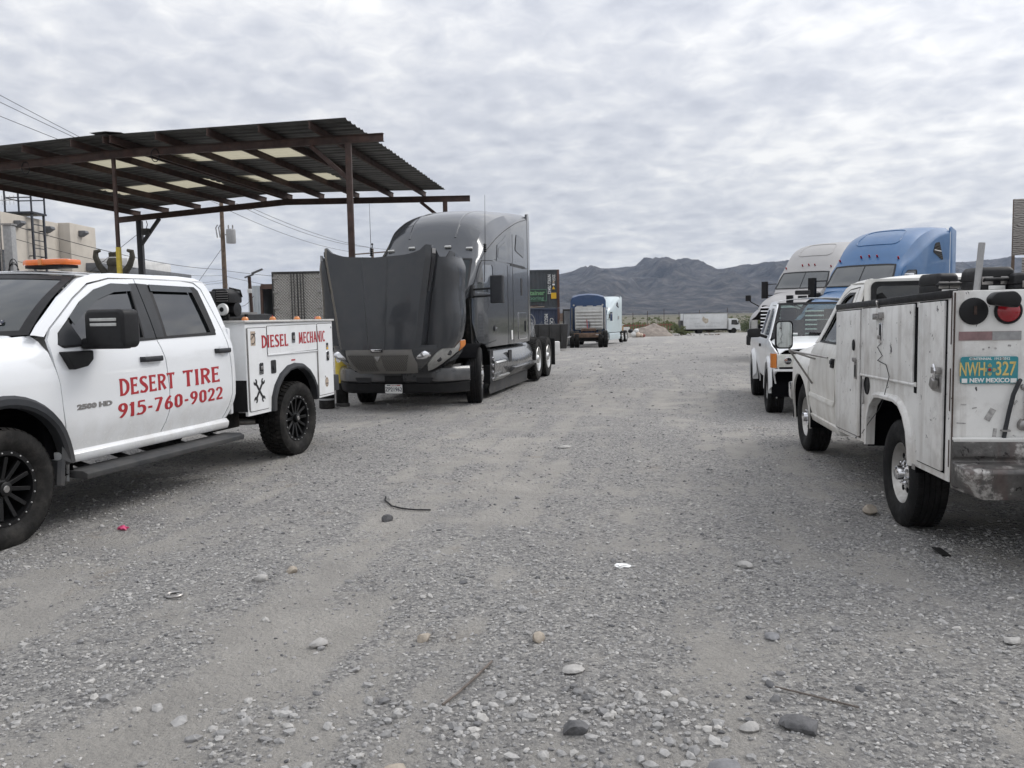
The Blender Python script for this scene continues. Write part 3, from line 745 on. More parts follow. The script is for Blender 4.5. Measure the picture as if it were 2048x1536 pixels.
def build_chev():
    T = root('service_pickup', (-3.483, 9.868, -.01), 2.883, 'white crew cab service pickup with red sign lettering and amber roof light bar', 'pickup truck')
    hz = interp([.40, .52, .62, .74, .84, 1.0, 1.2, 1.32, 1.40, 1.46, 1.9, 1.97, 2.03], [.955, .962, .985, 1.018, 1.034, 1.037, 1.034, 1.025, 1.003, .985, .808, .775, .72])
    hy = interp([1.15, 1.25, 1.45, 2.0, 3.0, 3.6, 4.5, 4.9, 5.1], [-.045, -.022, -.006, 0, 0, 0, -.004, -.035, -.09])
    for s in (-1, 1):
        def SX(y, z, o=0.): return (s*(hz(z)+hy(y)+o), y, z)
        IN = (-s*.025, 0, 0)
        fd = [(3.445,.578),(3.50,.95),(3.512,1.11),(3.552,1.28),(3.562,1.45),(3.50,1.53),(3.33,1.645),(3.15,1.765),(2.93,1.885),(2.67,1.94),(2.36,1.952),(2.367,1.41),(2.305,1.24),(2.282,1.02),(2.276,.8),(2.31,.68),(2.362,.585)]
        rd = [(2.346,.588),(2.298,.68),(2.264,.8),(2.270,1.02),(2.293,1.24),(2.355,1.41),(2.348,1.952),(1.70,1.955),(1.52,1.94),(1.44,1.885),(1.375,1.6),(1.318,1.38),(1.285,1.1),(1.282,.85),(1.335,.72),(1.42,.60)]
        fw = [(2.50,1.432),(2.43,1.90),(2.68,1.893),(2.90,1.835),(3.10,1.73),(3.27,1.615),(3.43,1.505),(3.465,1.42),(3.43,1.398)]
        rw = [(2.24,1.432),(2.20,1.90),(1.54,1.895),(1.50,1.86),(1.47,1.49),(1.50,1.445)]
        d1 = panel('front_door', fd, SX, 'white_paint', T, [fw], thick=IN); d2 = panel('rear_door', rd, SX, 'white_paint', T, [rw], thick=IN)
        # glass, black pillar trim and rain deflectors
        for nm, o, par in (('window_glass', fw, d1), ('window_glass', rw, d2)):
            panel(nm, o, lambda y, z: SX(y, z, -.018), 'dark_glass', par, step=.15)
        def inset(poly, k):
            cy_ = sum(p[0] for p in poly)/len(poly); cz_ = sum(p[1] for p in poly)/len(poly)
            o = []
            for p in poly:
                d = Vector((cy_-p[0], cz_-p[1])); l = d.length; o.append(tuple(Vector(p)+d/l*k*min(1.5, 1+.3)))
            return o
        panel('window_trim', inset(fw, -.012), lambda y, z: SX(y, z, .002), 'black_plastic', d1, [inset(fw, .022)], thick=(-s*.016,0,0), step=.1)
        panel('window_trim', inset(rw, -.012), lambda y, z: SX(y, z, .002), 'black_plastic', d2, [inset(rw, .022)], thick=(-s*.016,0,0), step=.1)
        panel('pillar_trim', [(2.515,1.425),(2.445,1.91),(2.362,1.915),(2.372,1.425)], lambda y, z: SX(y, z, .004), 'grey_plastic', d1, thick=(-s*.02,0,0))
        panel('pillar_trim', [(2.358,1.425),(2.35,1.915),(2.215,1.91),(2.255,1.425)], lambda y, z: SX(y, z, .004), 'grey_plastic', d2, thick=(-s*.02,0,0))
        panel('corner_trim', [(3.455,1.405),(3.475,1.425),(3.43,1.505),(3.30,1.595),(3.215,1.405)], lambda y, z: SX(y, z, .003), 'grey_plastic', d1, thick=(-s*.02,0,0))
        panel('pillar_trim', [(1.55,1.455),(1.60,1.86),(1.58,1.895),(1.53,1.893),(1.495,1.86),(1.468,1.49),(1.495,1.45)], lambda y, z: SX(y, z, .004), 'black_plastic', d2, thick=(-s*.02,0,0))
        panel('rain_deflector', [(2.44,1.905),(2.68,1.905),(2.91,1.845),(3.11,1.74),(3.285,1.62),(3.26,1.56),(3.10,1.66),(2.90,1.765),(2.68,1.83),(2.46,1.845)], lambda y, z: SX(y, z, .014), 'tint_glass', d1, thick=(-s*.004,0,0))
        panel('rain_deflector', [(2.20,1.91),(1.62,1.905),(1.60,1.85),(2.21,1.85)], lambda y, z: SX(y, z, .014), 'tint_glass', d2, thick=(-s*.004,0,0))
        # belt strips
        panel('belt_strip', [(3.43,1.387),(3.44,1.405),(2.375,1.437),(2.372,1.417)], lambda y, z: SX(y, z, .006), 'black_plastic', d1, thick=(-s*.01,0,0))
        panel('belt_strip', [(2.36,1.42),(2.36,1.438),(1.47,1.458),(1.478,1.437)], lambda y, z: SX(y, z, .006), 'black_plastic', d2, thick=(-s*.01,0,0))
        # handles
        for (y0, y1, z0, par) in ((2.63, 2.36, 1.255, d1), (1.56, 1.31, 1.28, d2)):
            h = MB(); yc = (y0+y1)/2
            h.loft([[(SX(y, z0)[0]+s*(d+.012*math.cos(a)), y, z0+.024*math.sin(a)) for a in [2*PI*k/10 for k in range(10)]] for y, d in ((y0,.006),(y0-.02,.03),(yc,.038),(y1+.02,.03),(y1,.006))])
            h.build('door_handle', 'grey_plastic', par)
            cup = MB().lathe([(s*(hz(z0)+.001), .055), (s*(hz(z0)+.003), .05), (s*(hz(z0)+.0035), .01)], 20, (0, yc, z0)); cup.build('handle_cup', 'white_paint', par)
        # fender
        ar = arc(4.04, .43, .60, -6, 186, 22, .61)
        fe = [(3.46,.578),(3.514,.95),(3.525,1.11),(3.566,1.28),(3.576,1.44),(3.60,1.485),(3.9,1.47),(4.5,1.43),(4.86,1.38),(4.97,1.2),(4.99,.9),(4.95,.74),(4.66,.62)] + ar + [(3.44,.5)]
        hf = interp([.4,.62,.84,1.0,1.2,1.3,1.38,1.44,1.50], [.99,1.002,1.032,1.04,1.036,1.015,.975,.91,.84])
        def FX(y, z, o=0.): return (s*(hf(z)+hy(y)+o+.012*math.exp(-((y-4.04)/.55)**2)), y, z)
        fen = panel('fender', fe, FX, 'white_paint', T, thick=IN)
        # flare: band round the arch
        fl = MB(); rings = []
        path = [(3.565,.36),(3.545,.56)] + arc(4.04,.43,.60,172,8,20,.60) + [(4.60,.56),(4.58,.40)]
        for i, (y, z) in enumerate(path):
            d = Vector((y-4.04, z-.46)); d.normalize(); x0 = hf(max(z,.5))+hy(y)+.012
            rings.append([(s*(x0-.06), y-d.x*.035, z-d.y*.035), (s*(x0+.018), y-d.x*.035, z-d.y*.035), (s*(x0+.034), y-d.x*.012, z-d.y*.012), (s*(x0+.030), y+d.x*.03, z+d.y*.03), (s*(x0-.005), y+d.x*.055, z+d.y*.055)])
        fl.loft(rings, False, False); fl.build('wheel_flare', 'grey_plastic', T, thick=.004)
        li = MB(); li.loft([[(s*.40, y, z), (s*1.0, y, z)] for y, z in [(3.47,.42)]+arc(4.04,.43,.64,180,0,16,.64)+[(4.62,.42)]], False, False); li.build('wheel_liner', 'dark_void', T)
        # A pillar and roof side rail
        panel('pillar', [(3.585,1.475),(3.508,1.542),(3.34,1.655),(3.16,1.777),(2.94,1.898),(2.67,1.953),(2.2,1.965),(1.7,1.967),(1.50,1.952),(1.42,1.89),(1.36,1.6),(1.30,1.36),(1.268,1.1),(1.268,.85),(1.33,.70),(1.40,.60),(1.33,.61),(1.26,.70),(1.205,.83),(1.195,1.03),(1.215,1.31),(1.255,1.55),(1.28,1.85),(1.335,1.96),(1.45,1.995),(1.7,2.005),(2.6,1.995),(2.85,1.975),(3.03,1.93),(3.30,1.775),(3.60,1.56),(3.68,1.49)], SX, 'white_paint', T, thick=IN, step=.06)
        # rocker, step board
        m = MB(); m.loft([[(s*.90,y,.50),(s*.985,y,.498),(s*1.0,y,.53),(s*1.005,y,.565),(s*.97,y,.60),(s*.90,y,.60)] for y in (3.52,2.5,1.40,1.34)]); m.build('rocker_panel', 'white_paint', T, bevel=.006)
        m = MB(); m.prism([(s*.92,.445),(s*1.10,.445),(s*1.145,.425),(s*1.14,.38),(s*1.0,.385),(s*.92,.40)], 'xz', 3.42, 1.30); st = m.build('side_step', 'grey_plastic', T, bevel=.008)
        for y in (3.2, 2.75, 2.0, 1.5): MB().bar((s*.7,y,.50),(s*.96,y,.43),.06,.03).build('step_bracket', 'black_plastic', st)
        # mirror
        m = MB(); m.loft([[(s*x, y+.0, z) for (y, z) in rnd(rect(3.35-o, 2.99+o, 1.375+o, 1.675-o), .05)] for x, o in ((1.13,.02),(1.15,0),(1.30,0),(1.34,.02))]); mi = m.build('mirror', 'black_plastic', T, bevel=.006)
        # towing mirror head is broad across the truck: turn it so its shell faces forward
        mi.data.transform(Matrix.Translation((s*1.235, 3.17, 0)) @ Matrix.Rotation(R(90)*1, 4, 'Z') @ Matrix.Translation((-s*1.235, -3.17, 0)))
        m = MB(); m.loft([[(s*x, 3.22+d, z) for (d, z) in ((-.05,1.37),(.05,1.37),(.055,1.41),(.04,1.455),(-.05,1.455))] for x in (1.02,1.12,1.30,1.40)]); m.build('mirror_arm', 'black_plastic', mi, bevel=.01)
        m = MB(); m.prism([(3.50,1.36),(3.22,1.36),(3.22,1.29),(3.28,1.24),(3.42,1.22)], 'yz', s*1.015, s*1.09); m.build('mirror_bracket', 'black_plastic', mi, bevel=.01)
        for k in (0, 1):
            m = MB(); m.box(min(s*1.12,s*1.36), max(s*1.12,s*1.36), 3.275, 3.283, 1.545+k*.038, 1.57+k*.038); m.build('mirror_lamp', 'lens_clear', mi, bevel=.004)
        # headlight
        m = MB(); m.loft([[(s*x, y, z) for (y, z) in ((4.90+o,1.02),(4.90+o,1.30),(4.72+o,1.30),(4.78+o,1.02))] for x, o in ((.62,.20),(.85,.13),(1.0,.0))]); m.build('headlight', 'lens_clear', T, bevel=.01)
    # roof, windshield, hood
    def roof(u, v):
        u2 = 2*u-1; x = .775*u2; yf = 3.02+.10*(1-u2*u2); y = 1.285+(yf-1.285)*v
        return (x, y, 1.968+.062*(1-abs(u2)**2.4)*(.45+.55*min(1,(1-v)*5)**.5)-.03*max(0,.06-v)/.06)
    MB().grid(22, 18, roof).build('roof', 'white_paint', T, thick=.01)
    def ws(u, v):
        u2 = 2*u-1; k = 1-u2*u2
        a = Vector((.90*u2, 3.64+.26*k, 1.49-.02*k)); b = Vector((.775*u2, 3.03+.10*k, 1.945+.03*k)); p = a.lerp(b, v); p.y += .03*math.sin(PI*v); p.z += .02*math.sin(PI*v)
        return p
    w = MB().grid(18, 10, ws).build('windshield', 'tint_glass', T)
    def wf(u, v):    # ceramic band round the glass
        p = ws(u, v); return (p.x*1.0, p.y+.003, p.z+.003)
    MB().grid(18, 3, lambda u, v: wf(u, .92+.08*v)).build('windshield_band', 'black_plastic', w)
    MB().grid(4, 10, lambda u, v: wf(.04*u, v)).build('windshield_band', 'black_plastic', w); MB().grid(4, 10, lambda u, v: wf(.96+.04*u, v)).build('windshield_band', 'black_plastic', w)
    MB().grid(18, 3, lambda u, v: wf(u, .07*v)).build('wiper_cowl', 'black_plastic', w)
    stk = MB(); a = [ws(.115+.05*i, .16+.055*j) for i, j in ((0,0),(1,0),(1,1),(0,1))]
    stk.add([(p.x, p.y+.006, p.z+.006) for p in a], [(0,1,2,3)]); stk.build('registration_sticker', 'plate_white', w, 0)
    cen = sum((Vector(p) for p in a), Vector())/4 + Vector((0,.009,.009))
    text_obj('sticker_text', '01-26', .05, frame(cen, a[0]-a[1], (a[3]-a[0])), 'plate_ink', w, sx=1., bold=.002)
    def hood(u, v):
        u2 = 2*u-1; y = 3.66+.22*(1-u2*u2)*(1-v)+(4.93+.06*(1-u2*u2)-3.66)*v
        return (.915*u2*(1-.03*v), y, 1.475-.07*v-.06*v**4+.03*(1-u2**4)+.02*math.exp(-((abs(u2)-.45)/.12)**2)-.05*max(0,abs(u2)-.86)/.14)
    MB().grid(30, 16, hood).build('hood', 'white_paint', T, thick=.012)
    MB().box(-.62,.62,4.95,5.06,.82,1.36).build('grille', 'black_plastic', T, bevel=.02)
    for z in (.95,1.08,1.2): MB().box(-.60,.60,5.055,5.08,z,z+.03).build('grille_bar', 'chrome', T, bevel=.006)
    m = MB(); m.loft([[(x,y,z) for (y,z) in ((5.0-o,.52),(5.2-o,.56),(5.22-o,.80),(5.0-o,.84))] for x,o in ((-1.02,.22),(-.8,.06),(0,0),(.8,.06),(1.02,.22))]); m.build('front_bumper', 'chrome', T, bevel=.02)
    # cab rear wall, floor, interior
    MB().box(-.98,.98,1.21,1.26,.62,1.5).build('cab_rear_wall', 'white_paint', T, bevel=.02)
    MB().box(-.70,.70,1.245,1.262,1.5,1.93).build('rear_window', 'dark_glass', T)
    MB().box(-.94,.94,1.3,3.6,.55,1.25).build('cab_floor', 'dark_void', T)
    # chassis
    m = MB()
    for s in (-1,1): m.bar((s*.42,5.0,.62),(s*.42,-1.0,.66),.08,.16)
    m.box(-.75,.75,-.06,.06,.36,.48); m.box(-.75,.75,3.98,4.10,.36,.48); m.box(-.7,-.45,1.3,.7,.42,.62); m.box(.1,.6,1.2,2.6,.44,.7)
    m.build('chassis_frame', 'chassis', T)
    m = MB(); m.tube([(-.30,1.5,.45),(-.30,.4,.42),(-.62,.25,.42)],.04,10); m.build('exhaust_pipe','dull_steel',T)
    # light bar
    lb = MB(); lb.prism(rnd([(-.22,2.83),(-.30,2.79),(-.60,2.79),(-.68,2.83),(-.68,2.98),(-.60,3.03),(-.30,3.03),(-.22,2.98)],.03),'xy',2.052,2.098); lb = lb.build('light_bar', 'orange_beacon', T, bevel=.012)
    MB().prism(rect(-.64,-.26,2.83,2.99),'xy',2.028,2.053).build('light_bar_base','black_plastic',lb); MB().box(-.47,-.43,2.785,3.035,2.05,2.101).build('light_bar_divider','amber',lb,bevel=.004)
    # lettering
    sL = -1
    def fit(y0, z0, slope=0.): return lambda x, y, z: (-(hz(z0+y+slope*x)+hy(y0-x)+.0005+z), y0-x, z0+y+slope*x)
    flared_text('sign_letter', 'DESERT', None, .142, 'red_paint', T, .70, fit(2.90,.968,.012)); flared_text('sign_letter', 'TIRE', None, .150, 'red_paint', T, .56, fit(2.075,.972,.012))
    flared_text('phone_digit', '915-760-9022', None, .122, 'red_paint', T, 1.455, fit(2.925,.785,.014))
    text_obj('model_badge', '2500 HD', .052, frame((-(hz(.93)+.001),3.18,.925),(0,-1,0),(0,0,1)), 'dull_steel', T, .003, .003, 1.9)
    # ---------------------------------------------------------------- service body
    hsb = 1.04
    def BX(s, o=0.): return lambda y, z: (s*(hsb+o), y, z + .018*(1.05-y)/1.95)
    arch = [(.57,.575),(.555,.72),(.49,.84),(.38,.945),(.22,1.02),(.07,1.037),(-.10,1.022),(-.24,.95),(-.34,.855),(-.40,.75),(-.425,.60)]
    for s in (-1, 1):
        out = [(1.05,1.53),(1.05,.575)] + arch + [(-.89,.605),(-.89,1.53)]
        side = panel('body_side', out, BX(s), 'white_body', T, thick=(-s*.03,0,0), step=.15)
        for nm, poly in (('compartment_door', rect(.655,1.012,.618,1.488,.018)), ('compartment_door', rect(-.468,.635,1.195,1.50,.018)), ('compartment_door', rect(-.872,-.492,.632,1.50,.018))):
            b = MB(); panel('', [(p[0],p[1]) for p in poly], BX(s,-.001), None, None, mb=b, thick=(s*.009,0,0), step=.3); b.build(nm, 'white_body', side, bevel=.003, seg=1)
            gy0, gy1, gz0, gz1 = min(p[0] for p in poly)-.006, max(p[0] for p in poly)+.006, min(p[1] for p in poly)-.006, max(p[1] for p in poly)+.006
            panel('door_seal', rect(gy0,gy1,gz0,gz1,.018), BX(s,.0025), 'black_plastic', side, [poly], step=.3)
        # lower sill trim of the upper door, hinges
        MB().box(min(s*hsb,s*(hsb+.014)),max(s*hsb,s*(hsb+.014)),-.47,.64,1.188,1.202).build('door_sill','white_body',side,bevel=.003)
        for y in (1.022,-.482): MB().tube([(s*(hsb+.006),y,.64),(s*(hsb+.006),y,1.49)],.009,8).build('door_hinge','dull_steel',side)
        fl = MB(); rings = []
        for i,(y,z) in enumerate(arch):
            d = Vector((y-.07,z-.60)); d.normalize(); zz = z+.018*(1.05-y)/1.95
            rings.append([(s*(hsb-.05),y-d.x*.03,zz-d.y*.03),(s*(hsb+.035),y-d.x*.03,zz-d.y*.03),(s*(hsb+.042),y-d.x*.008,zz-d.y*.008),(s*(hsb+.03),y+d.x*.02,zz+d.y*.02),(s*(hsb-.005),y+d.x*.035,zz+d.y*.035)])
        fl.loft(rings,False,False); fl.build('wheel_flare','grey_plastic',side,thick=.004)
        lin = MB(); lin.loft([[(s*.45,y,z),(s*1.03,y,z)] for y,z in [(.64,.58)]+[(.07+(p[0]-.07)*1.06,p[1]+.02) for p in arch[1:-1]]+[(-.47,.60)]],False,False); lin.build('wheel_liner','dark_void',T)
        # latches
        for (y,z,w,h) in ((.09,1.36,.038,.062),(.785,1.055,.042,.062),(-.73,1.10,.035,.058)):
            l = MB(); panel('',rect(y-w,y+w,z-h,z+h,.015),BX(s,.008),None,None,mb=l,thick=(s*.006,0,0),step=.2); l = l.build('latch','chrome',side,bevel=.002,seg=1)
            MB().box(min(s*(hsb+.014),s*(hsb+.017)),max(s*(hsb+.014),s*(hsb+.017)),y-w*.66,y+w*.66,z-h*.72+.02,z+h*.72+.02).build('latch_recess','black_mark',l); MB().box(min(s*(hsb+.016),s*(hsb+.026)),max(s*(hsb+.016),s*(hsb+.026)),y-w*.5,y+w*.5,z-.008,z+.03).build('latch_paddle','dull_steel',l,bevel=.003)
        # top lid and marker lamps
        MB().box(min(s*.56,s*1.062),max(s*.56,s*1.062),-.915,1.075,1.548,1.572).build('top_lid','tread_plate',T,bevel=.005)
        for y in (.97,.43,-.10,-.62): MB().lathe([(1.572,.036),(1.590,.035),(1.606,.024),(1.610,.006)],14,(s*1.0,y,0),'z').build('marker_lamp','amber',T)
        MB().lathe([(1.572,.036),(1.590,.035),(1.606,.024),(1.610,.006)],14,(s*.93,-.72,0),'z').build('marker_lamp','red_lens',T)
        # cabinet box behind the side skin
        c = MB(); c.box(min(s*.56,s*1.01),max(s*.56,s*1.01),.62,1.046,.95,1.547); c.box(min(s*.56,s*1.01),max(s*.56,s*1.01),-.885,.62,1.06,1.547); c.build('cabinet','white_body',T)
        MB().box(min(s*.56,s*1.036),max(s*.56,s*1.036),1.046,1.052,.62,.95).build('splash_guard','black_plastic',T)
        MB().box(min(s*.56,s*1.036),max(s*.56,s*1.036),1.047,1.052,.95,1.547).build('cabinet_front','white_body',T)
        # tail lamp
        MB().box(min(s*.86,s*.97),max(s*.86,s*.97),-.905,-.892,.95,1.15).build('tail_lamp','red_lens',T,bevel=.004)
    MB().box(-.56,.56,-.88,1.05,.92,.96).build('bed_floor','tread_plate',T); MB().box(-.56,.56,1.02,1.05,.92,1.2).build('bulkhead','white_body',T); MB().box(-1.0,1.0,-1.12,-.90,.66,.86).build('rear_bumper','grey_plastic',T,bevel=.01)
    bfit = lambda y0, z0: (lambda x, y, z: (-(hsb+.0095+z), y0-x, z0+y+.018*(1.05-(y0-x))/1.95))
    flared_text('sign_letter', 'DIESEL', None, .135, 'red_paint', T, .545, bfit(.755,1.272)); flared_text('sign_letter', 'MECHANIC', None, .132, 'red_paint', T, .64, bfit(-.035,1.283))
    # fuel filler, stickers on the left side
    X = -(hsb+.0)
    def ring(poly, hole, mat, nm, o0, o1, par=T):
        b = MB(); panel('',poly,BX(-1,o0),None,None,[hole] if hole else [],mb=b,thick=(-(o1-o0),0,0),step=.05); return b.build(nm,mat,par,0)
    f = ring(rect(.475,.575,.985,1.13,.02),None,'black_mark','fuel_filler',.001,.006); MB().lathe([(-1.046,.026),(-1.056,.024),(-1.058,.012)],16,(0,.525,1.055)).build('filler_cap','grey_plastic',f)
    s1 = ring(rect(.875,.962,1.305,1.455),None,'tan_sticker','engine_sticker',.009,.010)
    ring(arc(.905,1.375,.055,200,-20+360-180+180,4)[:0] + arc(.925,1.375,.052,60,300,16,.058)+arc(.925,1.375,.040,300,60,16,.046),None,'black_mark','sticker_mark',.0102,.0108,s1)
    text_obj('sticker_text','Cummins',.030,frame((X-.011,.918,1.405),(0,-.72,.55),(0,.55,.72)),'black_mark',s1,.0004,.0006)
    s2 = ring(rect(-.757,-.703,1.18,1.262),None,'black_mark','brand_sticker',.009,.010); ring([(-.705,1.184),(-.755,1.184),(-.73,1.225)],None,'yellow_mark','sticker_mark',.0102,.0108,s2)
    text_obj('sticker_text','CAT',.036,frame((X-.011,-.73,1.235),(0,-1,0),(0,0,1)),'tan_sticker',s2,.0004,.001)
    s3 = ring(arc(-.69,.78,.044,0,360,24,.062)[:-1],None,'tan_sticker','round_sticker',.009,.010); ring(arc(-.69,.78,.036,0,360,24,.05)[:-1],arc(-.69,.78,.031,0,360,24,.044)[:-1],'grey_plastic','sticker_mark',.0102,.0108,s3)
    ring(rect(-.73,-.65,.772,.790),None,'tan_sticker','sticker_band',.0109,.0112,s3); text_obj('sticker_text','VOLVO',.016,frame((X-.0115,-.69,.781),(0,-1,0),(0,0,1)),'plate_ink',s3,.0004,.0006)
    ring([(-.66,.835),(-.64,.86),(-.652,.862),(-.668,.842)],None,'grey_plastic','sticker_mark',.0102,.0108,s3)
    ring(rect(.05,.135,1.095,1.112),None,'red_paint','warning_label',.001,.002); ring(rect(1.13,1.24,1.45,1.50),None,'alloy','reflector',-.1,-.09) if False else None
    ring(rect(-.85,-.836,1.44,1.462),None,'black_mark','key_lock',.009,.012)
    for sg in (1,-1):   # crossed wrenches
        M = Matrix.Rotation(sg*R(38),2)
        w_ = [(-.014,-.085),(-.030,-.10),(-.036,-.125),(-.026,-.142),(-.014,-.145),(-.012,-.118),(.012,-.118),(.014,-.145),(.026,-.142),(.036,-.125),(.030,-.10),(.014,-.085)]
        w_ = w_ + [(-p[0],-p[1]) for p in w_]
        ring([tuple(M@Vector(p)+Vector((.835,.825))) for p in w_],None,'black_mark','wrench_emblem',.0095+.0006*(sg>0),.0102+.0006*(sg>0))
    # wheels
    ty = tyre_mb(.43,.30,.262,46,4,.014)
    first = None
    for y in (0,4.04):
        for s in (-1,1):
            w = wheel_root(T,(s*.895,y,.43),0.,.3*y)
            if first is None or True:
                if first is None:
                    t = ty.build('tyre','rubber',w); first = t
                else:
                    t = first.copy(); COL.objects.link(t); t.parent = w
            at_rim(w,.27,.30,s)
    return T
pmat('tread_plate',(.60,.59,.57),.5,metal=.3,dirt=((.42,.38,.32),.45,.75,9.,.6),bump=.5,bscale=60)
build_chev()
# engine-driven compressor and gear carried on the service body
def chev_gear():
    def W(x,y,z):
        c,s=math.cos(2.883),math.sin(2.883); return (-3.483+c*x-s*y, 9.868+s*x+c*y, z-.01)
    K = root('air_compressor', W(-.60,.78,1.572), 2.883, 'black petrol engine compressor with white pull starter behind the cab', 'compressor')
    m = MB(); m.box(-.24,.20,-.22,.22,0,.03); 
    for x in (-.22,.18):
        for y in (-.2,.2): m.bar((x,y,.03),(x,y,.08),.03,.03)
    m.build('base_frame','chassis',K)
    MB().lathe([(-.20,.02),(-.19,.09),(.15,.09),(.16,.02)],20,(0,-.06,.14)).build('air_tank','black_plastic',K)
    MB().prism(rnd([(-.20,.22),(.04,.22),(.07,.30),(.04,.40),(-.16,.40),(-.20,.34)],.03),'xz',-.16,.14).build('fuel_tank','black_plastic',K,bevel=.02)
    MB().box(-.02,.16,-.14,.16,.18,.37).build('muffler','grey_plastic',K,bevel=.012)
    m = MB(); 
    for k in range(5): m.box(-.19,-.03,.142+.0*k,.150,.24+.03*k,.252+.03*k)
    m.build('cooling_fins','dull_steel',K)
    MB().lathe([(.145,.078),(.175,.072),(.18,.02)],24,(-.12,0,.14),'y').build('recoil_starter','plate_white',K); MB().lathe([(.181,.03),(.19,.026)],16,(-.12,0,.14),'y').build('starter_hub','black_plastic',K)
    MB().tube([(-.2,-.15,.30),(-.21,-.10,.38),(-.12,.0,.41)],.012,8).build('air_hose','black_plastic',K); K.scale=(.85,.85,.85)
    B = root('tool_tray', W(-.35,.25,.96), 2.883, 'long black steel tray lying in the service body', 'tray')
    m = MB(); m.box(-.24,.2,-.5,.5,0,.02)
    for a in ((-.24,-.22,-.5,.5),(.18,.2,-.5,.5),(-.22,.18,-.5,-.48),(-.22,.18,.48,.5)): m.box(*a,.02,.68)
    m.build('tray_shell','black_plastic',B,bevel=.004); MB().bar((-.22,-.2,.69),(.19,.3,.70),.03,.03).build('tie_bar','dull_steel',B)
    H = root('coiled_hose', W(-.2,-.45,.96), 2.883, 'coiled grey hose heap with red ties at the back of the service body', 'hose')
    for k,(r_,z) in enumerate(((.24,.60),(.22,.63),(.19,.655),(.21,.57),(.23,.54))):
        MB().tube([(r_*math.cos(t)+.02*math.sin(3*t+k),r_*1.1*math.sin(t),z+.015*math.sin(2*t+k)) for t in [2*PI*i/28 for i in range(29)]],.022,7).build('hose_turn',['grey_plastic','black_plastic','grey_plastic','chassis','black_plastic'][k],H)
    MB().box(-.27,-.22,-.03,.03,.5,.67).build('red_tie','red_paint',H,bevel=.01); MB().lathe([(0,.20),(.52,.20)],16,(0,0,0),'z').build('reel_drum','chassis',H)
chev_gear()
# ================================================================== sleeper tractors
def cab_shell(ztop, zside, hw, zb_, y0, y1, ny=30, p=2.4, nose=None, drop=.10):
    """closed shell lofted along y (y0 front > y1 rear); ztop/zside: crest height at x=0 and at the side crease"""
    rings = []
    for i in range(ny):
        t = i/(ny-1); y = y0+(y1-y0)*t; w = hw(y); zt, zs = ztop(y), zside(y); zb = zb_(y) if callable(zb_) else zb_
        half = [(w, zb), (w, zb+(zs-drop-zb)*.25), (w, zb+(zs-drop-zb)*.5), (w, zb+(zs-drop-zb)*.75), (w, zs-drop), (w-.012, zs-drop*.5), (w-.045, zs)]
        ww = w-.045
        for k in range(1, 11):
            a = 1-k/10; half.append((ww*a, zs+(zt-zs)*max(0, 1-a**p)**(1/p)))
        ring = [(x, y, z) for x, z in half]+[(-x, y, z) for x, z in half[::-1][1:]]
        rings.append(ring)
    return MB().loft(rings, True, True)
def topz(x, y, ztop, zside, hw, p=2.4):
    w = hw(y)-.045; a = min(1, abs(x)/w); zt, zs = ztop(y), zside(y)
    return zs+(zt-zs)*max(0, 1-a**p)**(1/p)
def truck_tyre(rib=5): return tyre_mb(.51,.285,.29,0,rib,.012)
def drive_tyre(): return tyre_mb(.51,.27,.29,52,4,.018)
def disc_rim(w, s, mat, deep, hub='alloy'):
    """truck disc wheel; deep>0 dished in (drive), <0 stands out (steer)"""
    f = s*.12
    m = MB().lathe([(f, .298), (f+s*.008, .290), (f, .275), (f-s*.03, .268), (f-s*(.04+max(0,deep)), .255), (f-s*(.05+deep), .20), (f-s*(.05+deep), .12)], 40); m.f = [q for q in m.f if len(q) == 4]
    m.build('rim', mat, w)
    m = MB().lathe([(f-s*(.06+deep), .125), (f-s*(.0+deep*.4), .115), (f+s*.03-s*deep*.2, .085), (f+s*.04-s*deep*.2, .02)], 24); m.build('hub', hub, w)
    n = MB()
    for k in range(10):
        t = 2*PI*k/10; n.lathe([(f-s*(.052+deep), .017), (f-s*(.02+deep), .016), (f-s*(.012+deep), .006)], 8, (0, .165*math.cos(t), .165*math.sin(t)))
    n.build('wheel_nuts', 'dull_steel', w)
TR_TY = truck_tyre().build('tyre', 'rubber_clean', None); DR_TY = drive_tyre().build('tyre', 'rubber', None)
def share(o, parent, loc=(0,0,0)):
    c = o.copy(); COL.objects.link(c); c.parent = parent; c.location = loc; return c
